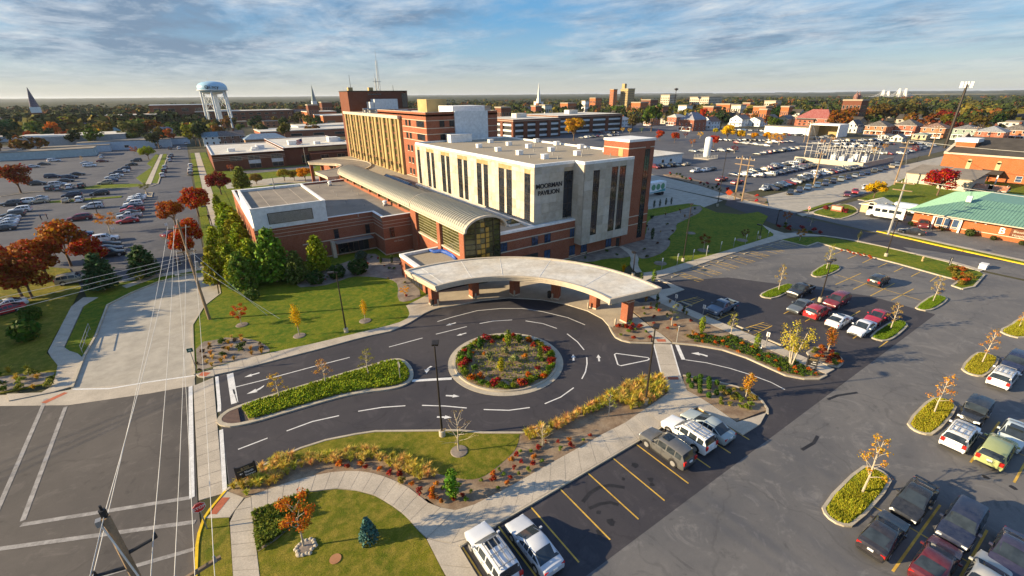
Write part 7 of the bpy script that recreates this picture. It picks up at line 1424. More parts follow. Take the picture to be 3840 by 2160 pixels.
sb2=px(zA2,[(60,480),(300,520),(560,500),(760,360),(960,180),(1200,100),(1500,60),(1750,20),(1500,150),(1150,340),(860,520),(560,680),(400,760),(200,760),(60,690)]);bed(sb2,40,[('bush',.30,.42,(.14,.20,.03),'small green shrub',1.0),('bush',.30,.42,(.17,.22,.03),'small light green shrub',1.0),('bush',.35,.55,REDS,'red shrub',1.0),('bush',.4,.6,(.42,.16,.04),'orange shrub',1.0)],'between the south lawn and the diagonal walk','shrubs by the diagonal walk',rb,.55)
tpx('arbor',zA2,(260,685),(262,355),(.09,.16,.02),'tall green column evergreen in the south bed',None,1.35,.1)
bed(bedC,30,[('tuft',.5,.8,(.40,.22,.05),'orange grass clump',.8),('tuft',.5,.8,TANG,'tan grass clump',.8),('bush',.6,1.0,(.07,.10,.02),'dark green shrub',1.2),('bush',.4,.6,(.12,.08,.04),'brown shrub',1.1)],'in the corner bed by the drive exit','shrubs by the drive exit',rb,.7)
bed(px(zE,[(0,640),(200,600),(560,740),(480,850),(0,870),(-500,870),(-500,640)]),26,[('tuft',.5,.9,(.46,.34,.06),'golden grass clump',.9),('bush',.5,1.0,(.22,.22,.04),'yellow-green shrub',1.2),('bush',.5,.8,(.08,.12,.02),'green shrub',1.2)],'in the bed at the left edge','shrubs at the left edge',rb,.8)
lowb=px(zN,[(150,700),(300,770),(560,825),(800,905),(1000,1000),(1200,1090),(1380,1120),(1550,1110),(1300,960),(1000,880),(850,800),(640,700),(560,720),(350,690)]);bed(lowb,40,[('bush',.32,.45,(.075,.13,.02),'green low shrub',1.25),('bush',.32,.45,(.10,.15,.025),'light green low shrub',1.25),('bush',.4,.55,(.42,.12,.03),'orange low shrub',1.1)],'along the kerb of the right exit lane','low shrubs by the right exit lane',rb,.75)
upb=px(zG,[(1800,80),(1830,170),(2050,370),(2140,420),(2500,480),(2560,430),(2250,120),(2000,20)]);bed(upb,26,[('bush',.4,.6,(.46,.10,.03),'orange-red shrub',1.0),('bush',.4,.6,(.12,.15,.03),'green shrub',1.0),('tuft',.5,.7,(.40,.25,.08),'tan tuft',.8),('bush',.4,.6,(.26,.05,.03),'dark red shrub',1.0)],'in the mulch bed right of the canopy','shrubs right of the canopy',rb,.8)
bed(bedR0,14,[('bush',.4,.6,(.14,.20,.03),'green shrub',1.1),('bush',.5,.75,REDS,'red shrub',1.1)],'in the small bed under the canopy end','shrubs under the canopy end',rb,.5,.13)
for b_,t,c,f,l in(((2040,178),(2052,90),(.14,.19,.02),zG,'yellow-green column shrub right of the canopy end'),((2050,90),(2055,0),DKG,zG,'dark thin column shrub behind the yellow-green one'),((2490,410),(2510,215),(.16,.19,.02),zG,'tall light column shrub in the right bed'),((895,845),(912,650),(.14,.18,.02),zN,'column shrub by the second wheel stop'),((170,470),(165,385),DKG,zN,'dark pine-like shrub near the blue-grey pickup'),((1990,1500),(1990,1200),(.10,.15,.02),zP,'taller column evergreen at the garden path end'),((1745,1480),(1748,1285),(.06,.10,.02),zP,'shorter column evergreen at the garden path end'),((1955,640),(1978,380),(.04,.07,.02),zP,'shaded column evergreen by the tower base'),((2310,560),(2310,540),DKG,zP,'')):
 if l:tpx('arbor',f,b_,t,c,l,None,1.25)
tpx('tuft',zP,(1380,1310),(1390,1110),(.55,.30,.03),'bright gold tall grass clump by the garden path',None,.55)
for k,(x,y,hh)in enumerate(((215,1125,1),(335,1140,1),(420,1165,1),(215,1180,1),(285,1165,1),(330,1185,1),(420,1200,1),(245,1230,1),(325,1230,1),(420,1240,1),(330,1280,1),(500,1200,1),(540,1255,1),(495,1300,1),(418,1325,1),(620,1290,1))):
 p=zN(x,y);plant('ball',p.x,p.y,.62,(.06,.115,.018),f'clipped round shrub, {ordn(k)} in the grid of the round shrub bed','clipped shrubs in the round shrub bed',.85,.11)
bed(px(zN,[(560,1210),(700,1240),(850,1290),(940,1370),(990,1440),(700,1449),(520,1400)]),18,[('bush',.4,.6,(.16,.19,.03),'green shrub',1.2),('bush',.4,.6,(.28,.24,.05),'yellow-green shrub',1.2)],'in the right half of the round shrub bed','shrubs in the round shrub bed',rb,.5)
bed(inset(cor,.3),16,[('bush',.45,.7,(.20,.05,.03),'dark red shrub',1.2),('bush',.45,.7,(.42,.14,.03),'orange shrub',1.2),('bush',.4,.6,(.14,.17,.03),'green shrub',1.2)],'on the corner island by the black sign','shrubs on the corner island',rb,.5,.13)
bed(bedW,22,[('bush',.35,.6,(.10,.14,.04),'green shrub',1.1),('bush',.35,.55,(.22,.20,.08),'pale shrub',1.1),('bush',.35,.5,(.30,.05,.03),'red shrub',1.0)],'in the bed before the vestibule','shrubs before the vestibule',rb,.8)
bed(bedG,20,[('bush',.4,.7,(.08,.11,.03),'green shrub',1.1),('bush',.4,.7,(.12,.05,.03),'dark red shrub',1.1),('tuft',.5,.8,(.30,.2,.07),'tan tuft',.8),('bush',.7,1.1,(.03,.06,.03),'dark evergreen shrub',1.0)],'in the garden bed round the pavilion','shrubs round the pavilion',rb,1.8)
bed(bedX,24,[('bush',.7,1.1,(.035,.06,.02),'dark shrub',1.0),('bush',.6,1.0,(.05,.08,.02),'green shrub',1.0),('bush',.9,1.3,(.40,.03,.03),'red shrub',1.0)],'along the side street hedge','shrubs along the side street',rb,1.5)
for i,(b_,t)in enumerate((((1427,1422),(1430,1335)),((1486,1412),(1490,1330)),((1546,1398),(1548,1318)),((1600,1390),(1601,1310)))):tpx('arbor',zD,b_,t,(.02,.045,.02),f'slim dark evergreen in front of the trailer, {ordn(i)} from the left','slim evergreens before the trailer',1.1)
bed(px(zK2,[(60,420),(200,380),(540,480),(500,500),(300,460),(100,450)]),10,[('bush',.8,1.2,(.25,.03,.03),'dark red shrub',1.1),('bush',.7,1.0,(.08,.10,.02),'green shrub',1.1)],'by the street corner walk','shrubs by the street corner',rb,1.0)
bed(px(zK2,[(740,640),(1080,720),(1060,740),(740,660)]),9,[('bush',.4,.55,(.42,.10,.03),'orange shrub',1.1)],'along the lot edge of the street strip','orange shrubs of the street strip',rb,.8)
bed(px(zK2,[(1740,830),(1950,830),(2060,900),(1980,1000),(1880,990),(1800,900)]),18,[('bush',.6,1.0,(.34,.10,.03),'rust shrub',1.2),('bush',.6,1.0,(.20,.16,.03),'olive shrub',1.2)],'at the tip of the street strip','shrubs at the strip tip',rb,.7)
for i,y in enumerate((30.3,29,25.5,21,17.5,13.5,11.3,9.5,7.8)):plant('ball' if i>2 else 'bush',126.3,y,(1.3,1.5,1.2,1.5,.9,.9,1.2,.8,.8)[i],(.05,.07,.02)if i!=1 else(.16,.04,.03),f'dark clipped shrub under the green roof eave, {ordn(i)} from the left','shrubs along the green-roofed clinic',1.2)
def cover(name,poly,n,hmin,hmax,col,rng,label,size=.16,kind='leaf',z0=.12):
 m=MB()
 for x,y in scatter(poly,n,rng):
  h=rng.uniform(hmin,hmax)*(.7+.6*noise.noise((x*.8,y*.8,3)))
  for q in range(3):
   a=rng.uniform(0,6.283);t=rng.uniform(.2,1.2)if kind=='leaf' else rng.uniform(.0,.5);d=Vector((math.cos(a),math.sin(a),0));s=Vector((-d.y,d.x,0))*size*rng.uniform(.25,.5);p=Vector((x+rng.uniform(-.08,.08),y+rng.uniform(-.08,.08),z0+(h*rng.uniform(.4,1)if kind=='leaf' else 0)));e=d*size*math.sin(t)+Vector((0,0,(size if kind=='leaf' else h)*math.cos(t)))
   m.face([p-s,p+s,p+e+s*.5,p+e-s*.5])
 o=m.build(name,M['leaf' if kind=='leaf' else 'blade'],color=col);return tag(o,label,'ground cover',None,'stuff')
rg=random.Random(13)
rr_=[p for p in polar(RC[0],RC[1],5.5,0,360,40)[:-1]];cover('ground_cover',rr_,1500,.08,.26,(.20,.22,.035),rg,'low mixed green plants spread over the roundabout island',.12,'leaf',.13)
cover('ground_cover',bedE,1900,.15,.5,(.15,.18,.03),rg,'leafy low shrubs filling the corner bed under the orange tree',.15)
cover('ground_cover',inset(lowb,.1),1500,.1,.3,(.075,.12,.02),rg,'dark leafy ground cover along the right exit lane',.14)
cover('ground_cover',[p for p in inset(med,.5)if p[0]>-2.0],5200,.12,.38,(.26,.32,.035),rg,'leafy green ground cover filling the median',.17)
for q,lab,col in zip(ISL,('lowest island','second island from the bottom','third island from the bottom','island cut by the right edge','island beside the black pickup','island behind the black pickup','island by the crimson coupe','island nearest the street strip'),[(.56,.48,.05),(.56,.45,.05),(.52,.42,.05),(.54,.46,.05),(.24,.31,.03),(.24,.31,.03),(.22,.30,.03),(.23,.31,.03)]):
 cover('island_grass',inset(q,.08),3200,.14,.30,(col[0]*.72,col[1]*.82,col[2]),rg,f'shaggy grass on the {lab} of the parking lots',.055,'blade',.12)
rf_=random.Random(31)
PAL=[(GRNT,'green'),(DKG,'dark green'),(OLV,'olive'),(GRNT,'green'),((.17,.14,.02),'yellow-green'),(RUST,'rust'),((.20,.10,.02),'brown'),(OLV,'olive'),(DKG,'dark green')]
for a in(('oak',zD,(1400,650),(1420,320),(.06,.10,.015),'tallest dark green tree before the downtown blocks',.75),('oak',zD,(1060,520),(1070,365),GRNT,'round green tree left of the pale blue-white house',1.1),('oak',zD,(1210,650),(1190,440),(.12,.09,.03),'half bare brown tree beside the tallest green tree',.8),('oak',zD,(1690,480),(1690,345),(.05,.085,.015),'wide dark tree behind the brick mansion',1.3),('oak',zD,(2100,620),(2100,420),(.03,.06,.02),'dense dark green tree right of the red-roofed white house',1.0),('maple',zD,(1910,580),(1890,410),(.40,.06,.02),'scarlet tree above the white gabled house',.6),('oak',zD,(2330,560),(2340,450),(.26,.08,.03),'rust tree behind the pale houses',1.0)):
 tpx(a[0],a[1],a[2],a[3],a[4],a[5],None,a[6],0)
YG='street trees beyond the staff lot'
for b_,t,c,l in(((2160,745),(2160,575),GOLD,'largest yellow street tree in the middle of the row'),((2290,748),(2292,632),GOLD,'yellow street tree right of the largest'),((2430,748),(2432,658),GOLD,'yellow street tree second right of the largest'),((2555,745),(2560,650),(.55,.28,.03),'orange-yellow street tree at the far right of the row'),((1890,725),(1890,648),GOLD,'small yellow street tree left of the crimson one'),((2045,680),(2045,612),(.40,.34,.03),'yellow-green tree left of the largest yellow one'),((1485,745),(1480,635),REDT,'red street tree at the pavilion tower edge'),((1635,765),(1636,655),REDT,'wide red street tree before the mansion'),((1745,715),(1745,655),DRED,'small dark red tree before the mansion porch'),((1812,805),(1815,720),(.42,.14,.03),'small orange street tree left of the gas tank'),((2025,815),(2022,685),(.42,.05,.03),'crimson street tree right of the gas tank'),((2235,872),(2235,785),DRED,'small dark red tree in the lot island'),((1110,665),(1110,608),GOLD,'small gold tree in the lot beyond the pavilion'),((1180,675),(1182,615),GOLD,'second small gold tree in the lot beyond the pavilion'),((1300,665),(1300,610),GRNT,'small green tree in the lot beyond the pavilion')):tpx('maple' if 'small' not in l else 'young',zD,b_,t,c,l,YG,1.0 if 'small' not in l else 1.5,0)
for b_,t,c,l in(((30,780),(20,650),GOLD,'golden street tree at the left of the substation view'),((110,790),(110,655),(.55,.28,.03),'orange-gold street tree right of the golden one'),((545,790),(545,730),GOLD,'small gold tree before the market hall'),((660,760),(660,700),(.5,.25,.03),'small orange tree right of the market hall'),((1060,880),(1060,800),GOLD,'small yellow tree behind the substation'),((1170,840),(1175,770),(.5,.26,.03),'small orange-gold tree behind the substation'),((1470,860),(1470,780),DRED,'small dark red tree in the slanting car row')):tpx('young',zK0,b_,t,c,l,YG,1.5,0)
KT='trees above the brick houses'
for i,(x,y,t,c)in enumerate(((700,640,400,(.30,.12,.02)),(770,600,380,(.26,.11,.02)),(880,540,390,RUST),(960,560,400,(.28,.11,.02)),(1060,560,360,(.16,.11,.02)),(1160,560,340,(.14,.11,.02)),(1270,560,350,(.09,.085,.02)),(1390,560,330,(.08,.09,.02)),(1480,560,370,(.14,.11,.02)),(1580,640,450,(.24,.09,.02)),(1660,600,450,(.18,.08,.02)),(1760,600,410,(.32,.03,.02)),(1830,680,520,(.22,.035,.02)),(620,600,440,(.30,.10,.02)),(100,560,360,DKG),(170,570,420,GRNT),(400,480,330,DKG),(230,450,340,DKG),(2130,660,480,(.16,.10,.02)),(2230,600,440,(.10,.09,.02)),(2320,600,420,(.14,.10,.02)),(2420,580,400,(.08,.085,.02)),(2510,560,390,(.12,.10,.02)),(2030,600,450,(.13,.11,.02)),(2330,660,560,(.05,.07,.02)),(50,640,480,GRNT))):tpx('oak',zK0,(x,y),(x,t),sc(c,.6),f'broad autumn tree, {ordn(sorted([700,770,880,960,1060,1160,1270,1390,1480,1580,1660,1760,1830,620,100,170,400,230,2130,2230,2320,2420,2510,2030,2330,50]).index(x))} from the left above the brick houses',KT,1.15,0)
def field(n,dmin,dmax,a0,a1,where,hmin,hmax,mind,keep=None,pal=PAL):
 P=[];t=0
 while len(P)<n and t<n*40:
  t+=1;a=R(rf_.uniform(a0,a1));d=math.sqrt(rf_.uniform(dmin**2,dmax**2));x,y=-d*math.sin(a-0),d*math.cos(a)
  if keep and not keep(x,y):continue
  if all((x-p)**2+(y-q)**2>mind*mind for p,q in P):P.append((x,y))
 cnt={}
 for x,y in sorted_px(P):
  c,cn=rf_.choice(pal);k=cnt.get(cn,0);cnt[cn]=k+1;plant('far',x,y,rf_.uniform(hmin,hmax),sc(c,.65),f'{cn} tree, {ordn(k)} from the left {where}','trees '+where,rf_.uniform(.85,1.2),0)
clr=lambda x,y:not(-120<x<12 and y<330)and not(5<x<80 and 200<y<320)
field(105,300,560,-1,26,'in the town left of the water tower',9,16,9,clr);field(34,330,620,-16,0,'between the water tower and the dark tower',9,15,12,lambda x,y:y>335)
field(60,360,700,-50,-28,'behind the parking decks',8,13,11,lambda x,y:x>320 or y>330);field(85,430,800,-80,-46,'beyond the far street houses',10,15,14,lambda x,y:x>395)
FH={}
def far_house(x,y,w,d,h,wall,ri,label,v):
 if v not in FH:
  m=MB();m.box(-.5,.5,-.5,.5,0,.62)
  if v:m.face([(-.55,-.55,.6),(0,-.55,1),(0,.55,1),(-.55,.55,.6)],1);m.face([(.55,-.55,.6),(.55,.55,.6),(0,.55,1),(0,-.55,1)],1);m.face([(-.5,-.5,.62),(.5,-.5,.62),(0,-.5,.96)]);m.face([(-.5,.5,.62),(0,.5,.96),(.5,.5,.62)])
  else:m.box(-.53,.53,-.53,.53,.62,.68,1)
  for u in(-.3,0,.3):
   for z in(.12,.38):m.box(u-.06,u+.06,-.51,-.5,z,z+.14,2);m.box(-.51,-.5,u-.06,u+.06,z,z+.14,2)
  q=bpy.data.meshes.new('far_house');q.from_pydata(m.v,[],m.f);q.materials.append(M['house']);q.materials.append(M[('roof_grey','roof_dark')[v]]);q.materials.append(M['glass']);q.polygons.foreach_set('material_index',m.m);FH[v]=q
 o=bpy.data.objects.new('far_house',FH[v]);COL.objects.link(o);o.location=(x,y,0);o.scale=(w,d,h);o.color=wall+(1,);tag(o,label,'house','small distant town houses')
P=[]
for n_,a0,a1,d0,d1 in((44,-52,-26,430,900),(22,-24,24,420,760),(24,-82,-54,470,800)):
 t=0;k=0
 while k<n_ and t<4000:
  t+=1;a=R(rf_.uniform(a0,a1));d=rf_.uniform(d0,d1);x,y=-d*math.sin(a),d*math.cos(a)
  if(x>12 or y>330)and all((x-p)**2+(y-q)**2>300 for p,q in P):P.append((x,y));k+=1
for i,(x,y)in enumerate(sorted_px(P)):
 wc,wn_=rf_.choice((((.28,.085,.04),'brick'),((.34,.13,.05),'orange brick'),((.42,.38,.31),'cream'),((.50,.50,.48),'white'),((.26,.22,.17),'tan')));v=rf_.randrange(2);far_house(x,y,rf_.uniform(10,18+10*(1-v)),rf_.uniform(10,16),rf_.uniform(7,11),wc,0,f'small {wn_} {("flat-roofed", "gabled")[v]} house in the distant town, {ordn(i)} from left',v)
def woods(n,dmin,dmax,a0,a1,label,h0=9,h1=16,bias=1.0):
 m=MB();cols=[]
 for _ in range(n):
  a=R(rf_.uniform(a0,a1));d=dmin+(dmax-dmin)*rf_.random()**bias;x,y=-d*math.sin(a),d*math.cos(a);h=rf_.uniform(h0,h1);r=h*rf_.uniform(.34,.5);mi=rf_.choice((0,0,0,1,1,2,3,4))
  for k in range(30):
   v=Vector((rf_.gauss(0,1),rf_.gauss(0,1),rf_.gauss(.3,1))).normalized();p=Vector((x+v.x*r,y+v.y*r,h*.58+v.z*h*.40));nr=(v+Vector((rf_.gauss(0,.4),rf_.gauss(0,.4),rf_.gauss(.1,.4)))).normalized();b=nr.orthogonal().normalized()*r*.36;c=nr.cross(b);m.face([p-b,p+c,p+b,p-c],mi)
 return tag(m.build('far_woods',WM),label,'woods',None,'stuff')
def woodm(nm,c):
 t=NT(nm);t.pos();r=t.geo.outputs['Random Per Island'];w=t.noise(.04,4,.6)
 return t.end(t.mix(t.math('ADD',t.math('MULTIPLY',r,.7),t.math('MULTIPLY',w,.3)),sc(c,.45),sc(c,1.7)),.9,0,.1)
WM=[woodm('wood green',(.038,.052,.010)),woodm('wood dark',(.020,.032,.009)),woodm('wood olive',(.070,.064,.012)),woodm('wood rust',(.13,.050,.012)),woodm('wood yellow',(.12,.095,.014))]
woods(1000,480,1500,-1,28,'thick autumn woods and gardens filling the left skyline',bias=1.3);woods(480,620,1600,-22,0,'autumn woods behind the dark brick tower');woods(760,470,1900,-58,-22,'autumn trees scattered through downtown',8,14);woods(800,560,2200,-92,-58,'autumn woods along the right skyline',9,15)
m=MB();NA,ND=330,60
for i in range(NA+1):
 a=R(30-132*i/NA)
 for j in range(ND+1):
  d=1400*(9.0**(j/ND));x,y=-d*math.sin(a),d*math.cos(a);gap=noise.noise((x*.0011,y*.0011,4.0));az=math.degrees(a);field_=az<-44 and d>3300 and gap>-.12
  m.v.append((x,y,-1.5 if field_ else 7+5*noise.noise((x*.03,y*.03,1))+3*noise.noise((x*.011,y*.011,7))+(8*max(0,noise.noise((x*.0005,y*.0005,2)))if d>5000 else 0)+max(0,d-5500)*.0035))
for i in range(NA):
 for j in range(ND):q=i*(ND+1)+j;m.f.append((q,q+ND+1,q+ND+2,q+1)[::-1]);m.m.append(0)
t=NT('distant tree tops');c=t.mix(t.ramp(t.noise(.006,6,.7),[(.38,(0,0,0)),(.62,(1,1,1))]),(.030,.044,.018),(.085,.075,.022));c=t.mix(t.ramp(t.noise(.05,5,.7),[(.35,(.8,)*3),(.62,(0,0,0))]),c,(.012,.020,.010));t.end(c,.95,0,.1)
tag(m.build('distant_forest',t.m,None,True,None,(0,0,0)),'far-off forest of tree tops running to the horizon','forest',None,'stuff')
t=NT('river fields');c=t.mix(t.ramp(t.noise(.0016,4,.6),[(.42,(0,0,0)),(.55,(1,1,1))]),(.36,.28,.15),(.16,.15,.07));t.end(c,.95,0,.1)
for k,(d0,d1,a0,a1)in enumerate(((3000,4300,-46,-86),(4700,7500,-40,-92))):
 P=[(-d0*math.sin(R(a0+(a1-a0)*i/16)),d0*math.cos(R(a0+(a1-a0)*i/16)))for i in range(17)]+[(-d1*math.sin(R(a1+(a0-a1)*i/16)),d1*math.cos(R(a1+(a0-a1)*i/16)))for i in range(17)];sheet('field',P,t.m,1.2+k)
# poles, lamps, signs, wires, people
def vpole(f,base,tp):return height(f,base,tp)
def lamp(f,base,tp,label,ang,group='tall bronze lot lamps',heads=1,pedestal=True):
 g,h=height(f,base,tp);T=thing('street_lamp',label,'street lamp',(g.x,g.y,0),0,group);x,y=g.x,g.y
 if pedestal:m=MB();m.lathe(x,y,[(.27,-.02),(.27,.62),(.24,.66),(.1,.66)],16);m.build('pedestal',M['kerb'],T)
 m=MB();m.tube([(x,y,.6 if pedestal else 0),(x,y,h)],[.10,.06],8);m.build('pole',M['pole'],T)
 for k in range(heads):
  a=R(ang)+k*math.pi;d=Vector((math.cos(a),math.sin(a),0));n=Vector((-d.y,d.x,0));c=Vector((x,y,h))+d*.62;P=[c+d*sx*.36+n*sy*.26 for sx,sy in((-1,-1),(1,-1),(1,1),(-1,1))];m=MB();m.prism([(p.x,p.y)for p in P],h-.10,h+.06,0,None,True);m.bar((x,y,h-.03),tuple(c-d*.3+Vector((0,0,-.03))),.07,.07);hd=m.build('lamp_head',M['pole'],T);m=MB();m.prism([(c.x+(p.x-c.x)*.7,c.y+(p.y-c.y)*.7)for p in P],h-.115,h-.102,0,None,True);m.build('lens',M['lamp_w'],hd)
lamp(zT,(1113,1098),(1096,872),'tall bronze lamp on a white pedestal between the drive and south lawn',60);lamp(zF,(1340,398),(1222,1132-1345),'tall bronze lamp on the west lawn',160,heads=1)
lamp(zG,(1930,1115),(2020,360),'tall bronze lamp in the grass bank right of the roundabout',30);lamp(zN,(1540,352),(1655,-60),'tall bronze lamp in the lot among the red cars',0,heads=2);lamp(zK2,(1183,705),(1320,330),'tall bronze lamp on a white pedestal in the street strip',180)
lamp(zM,(575,470),(645,-300),'tall lamp on the shaded garden lawn',30);lamp(zM,(1600,165),(1640,-20),'shorter lamp by the garden walk',90);lamp(zP,(1572,1378),(1620,915),'slim lamp beside the winding garden path',60);lamp(zD,(2065,1405),(2125,860),'tall lamp by the side street hedge',0);lamp(zK2,(82,385),(105,238),'short lamp at the street corner shrubs',0,pedestal=False)
lamp(zL,(590,600),(460,360),'double-headed lamp rising from the red trees',20,heads=2);lamp(zL,(2170,520),(2085,195),'slim lamp on the walkway beside the pines',180,pedestal=False);lamp(zL,(980,270),(890,110),'thin lamp in the left lot aisle',0,pedestal=False);lamp(zK0,(1500,960),(1530,900),'short lamp by the church crossing',0,pedestal=False)
def sign(f,base,tp,label,w,h,mat,ang,name='road_sign',cat='sign',shape='rect',txt=None,twin=None):
 g,H=height(f,base,tp);T=thing(name,label,cat,(g.x,g.y,0));x,y=g.x,g.y;m=MB();m.box(x-.035,x+.035,y-.035,y+.035,-.02,H-.05);m.build('post',M['steel'],T);a=R(ang);d=Vector((math.cos(a),math.sin(a),0));n=Vector((-d.y,d.x,0));c=Vector((x,y,H-h/2))+d*.05
 if shape=='oct':P=[(math.cos(math.pi/8+k*math.pi/4)*w/2/math.cos(math.pi/8),math.sin(math.pi/8+k*math.pi/4)*w/2/math.cos(math.pi/8))for k in range(8)]
 elif shape=='round':P=[(math.cos(k*.3927)*w/2,math.sin(k*.3927)*w/2)for k in range(16)]
 elif shape=='dia':P=[(0,-w/2),(w/2,0),(0,w/2),(-w/2,0)]
 else:P=[(-w/2,-h/2),(w/2,-h/2),(w/2,h/2),(-w/2,h/2)]
 m=MB();F=[c+n*u+Vector((0,0,v))for u,v in P];B_=[p-d*.03 for p in F];m.face(F);m.face(B_[::-1])
 for i in range(len(F)):j=(i+1)%len(F);m.face([F[j],F[i],B_[i],B_[j]])
 m.build('plate',mat,T)
 if shape=='oct':
  m=MB();k=[(p-c)*1.0+c+d*.012 for p in F];i_=[(p-c)*.93+c+d*.012 for p in F]
  for i in range(8):j=(i+1)%8;m.face([k[i],k[j],i_[j],i_[i]])
  m.build('border',M['white'],T)
 if txt:text_obj('letters',txt[0],txt[1],M['white'],c-n*0+d*.015+Vector((0,0,-txt[1]*.36)),tuple(n),(0,0,1),T,.006,1.0,'CENTER')
 return T
sign(zA0,(2090,985),(1985,715),'red octagonal stop sign on a post at the yellow kerb corner',.72,.72,M['red'],-78,'stop_sign','stop sign','oct',('STOP',.29))
sign(zF,(1885,885),(1860,690),'grey backed round sign at the right end of the median',.66,.66,M['steel'],0,shape='round');sign(zF,(245,1110),(210,965),'thin pale marker at the left end of the median',.16,.5,M['steel'],90)
for i,(b_,t)in enumerate((((285,590),(302,420)),((493,525),(512,360)),((702,460),(722,303)),((887,398),(908,250)),((1073,335),(1097,197)),((1250,285),(1270,148)),((1410,235),(1432,102)),((1560,190),(1582,58)),((1712,140),(1722,50)))):sign(zM,b_,t,f'small white parking sign on the garden walk, {ordn(i)} from the left',.34,.55,M['white'],-80,'parking_sign','parking sign')['group']='parking signs along the garden walk'
for i,(f,b_,t)in enumerate(((zN,(85,385),(95,280)),(zM,(840,1200),(862,1050)),(zN,(990,815),(1020,660)),(zN,(930,850),(965,780)))):sign(f,b_,t,f'white parking sign at the accessible bays, {ordn(i)} from the canopy',.34,.55,M['white'],10,'parking_sign','parking sign')['group']='parking signs at the accessible bays'
sign(zG,(2245,500),(2270,330),'thin pale post sign by the right crosswalk',.12,.6,M['white'],0)
sign(zK2,(395,305),(410,200),'red stop sign at the triangular island',.72,.72,M['red'],160,'stop_sign','stop sign','oct',('STOP',.29));sign(zL,(1690,440),(1675,365),'white sign by the left street kerb',.5,.6,M['white'],-90);sign(zL,(1150,460),(1135,405),'small white sign under the orange tree',.5,.5,M['white'],-90)
for k,(x,y,t)in enumerate(((2165,1338,1235),(2182,1330,1238))):g,h=height(zD,(x,y),(x+10,t));sign(zD,(x,y),(x+15,t),f'red diamond road work sign, {("left", "right")[k]} one of two by the side street',1.6,1.6,plain('orange red %d'%k,(.75,.10,.02),.5),-130,shape='dia')
def board(f,pL,pR,tp,label,lines,w,h,ang=None,z0=.9):
 a,b=f(*pL),f(*pR);d=(b-a);d.z=0;L=d.length;d.normalize();n=Vector((d.y,-d.x,0));T=thing('wayfinding_sign',label,'sign',((a.x+b.x)/2,(a.y+b.y)/2,.1));H=height(f,pL,tp)[1]
 for p in(a,b):m=MB();m.box(p.x-.07,p.x+.07,p.y-.07,p.y+.07,-.02,H+.12);m.build('post',M['letter'],T)
 z0=H*.36;m=MB();q=a+d*.075;e=b-d*.075;m.bar((q.x,q.y,(z0+H)/2),(e.x,e.y,(z0+H)/2),.09,H-z0);m.build('panel',M['trim'],T);m=MB();zz_=z0+(H-z0)*.66;m.bar(tuple(Vector((q.x,q.y,zz_))+n*.05),tuple(Vector((e.x,e.y,zz_))+n*.05),.012,.03);m.build('rule',M['beige'],T)
 for s,u,v,sz,mt in lines:text_obj('letters',s,sz*(H-z0),M[mt],Vector((q.x,q.y,z0+(H-z0)*v))+d*(L*u)+n*.052,tuple(d),(0,0,1),T,.006)
board(zA1,(540,540),(725,462),(480,375),'black wayfinding board with a left arrow reading North Entrance',[('North',.34,.36,.22,'white'),('Entrance',.34,.10,.22,'white'),('B',.20,.72,.24,'beige'),('Blessing',.36,.84,.10,'beige'),('Hospital',.36,.72,.10,'beige')],1,1)
T=[o for o in COL.objects if o.name.startswith('wayfinding_sign')and o.type=='EMPTY'][-1];a,b=zA1(540,540),zA1(725,462);H=height(zA1,(540,540),(480,375))[1];d=(b-a).normalized();n=Vector((d.y,-d.x,0));c=Vector((a.x,a.y,H*.62))+d*(b-a).length*.21+n*.055;m=MB();s=(b-a).length*.085
for P in([(-1,0),(-.1,.8),(-.1,.25),(-.1,-.25),(-.1,-.8)],[(-.1,.22),(1,.22),(1,-.22),(-.1,-.22)]):m.face([c+d*u*s+Vector((0,0,v*s))for u,v in P])
m.build('arrow',M['white'],T)
board(zN,(1395,1030),(1490,1050),(1425,900),'black wayfinding board at the right exit with white lines of text',[('Main',.45,.40,.16,'white'),('Entrance',.30,.18,.16,'white'),('Blessing Hospital',.12,.76,.11,'beige')],1,1)
sign(zE,(1985,660),(1950,405),'dark green street sign with white lettering at the west kerb',.55,.45,plain('sign green',(.02,.10,.07),.5),-100,'street_sign','street sign','rect',('PS',.22))
sign(zK2,(1825,795),(1840,710),'dark slim double sign at the street strip, seen edge-on',.4,1.6,M['trim'],60);p=zK2(1550,755);m=MB();m.cyl(p.x,p.y,.05,.75,.16,.16,10);m.cyl(p.x,p.y,.75,.95,.2,.08,10);m.bar((p.x-.3,p.y,.55),(p.x+.3,p.y,.55),.14,.14);tag(m.build('fire_hydrant',M['beige']),'pale fire hydrant on the street strip grass','fire hydrant')
p=zK2(2160,822);m=MB();m.box(p.x-.7,p.x+.7,p.y-.45,p.y+.45,0,.75);m.box(p.x-.75,p.x+.75,p.y-.5,p.y+.5,.75,.82);tag(m.build('utility_box',M['white']),'white utility box at the tip of the street strip','utility box')
p=zK2(690,250);t=thing('monument_sign','small brick monument sign in the triangular island','sign',(p.x,p.y,.12));m=MB();m.box(p.x-.5,p.x+.5,p.y-1.2,p.y+1.2,.1,1.5);m.build('brick_body',M['brick'],t);m=MB();m.box(p.x-.54,p.x-.5,p.y-1.0,p.y+1.0,.5,1.3);m.build('panel',M['band'],t)
for i,dy in enumerate((-2,2.2)):plant('bush',p.x,p.y+dy,1.3,(.22,.03,.03),f'dark red shrub at the {("right", "left")[i]} of the brick monument sign','shrubs at the monument sign',1.2)
for i,(x,y)in enumerate(STOPSA):p=zM(x,y);m=MB();m.prism([(p.x-.85,p.y-.5),(p.x+.85,p.y-.5),(p.x+.85,p.y-.36),(p.x-.85,p.y-.36)],0,.13);tag(m.build('wheel_stop',M['kerb']),f'white concrete wheel stop below the garden walk, {ordn(i)} from the left','wheel stop','wheel stops along the garden walk')
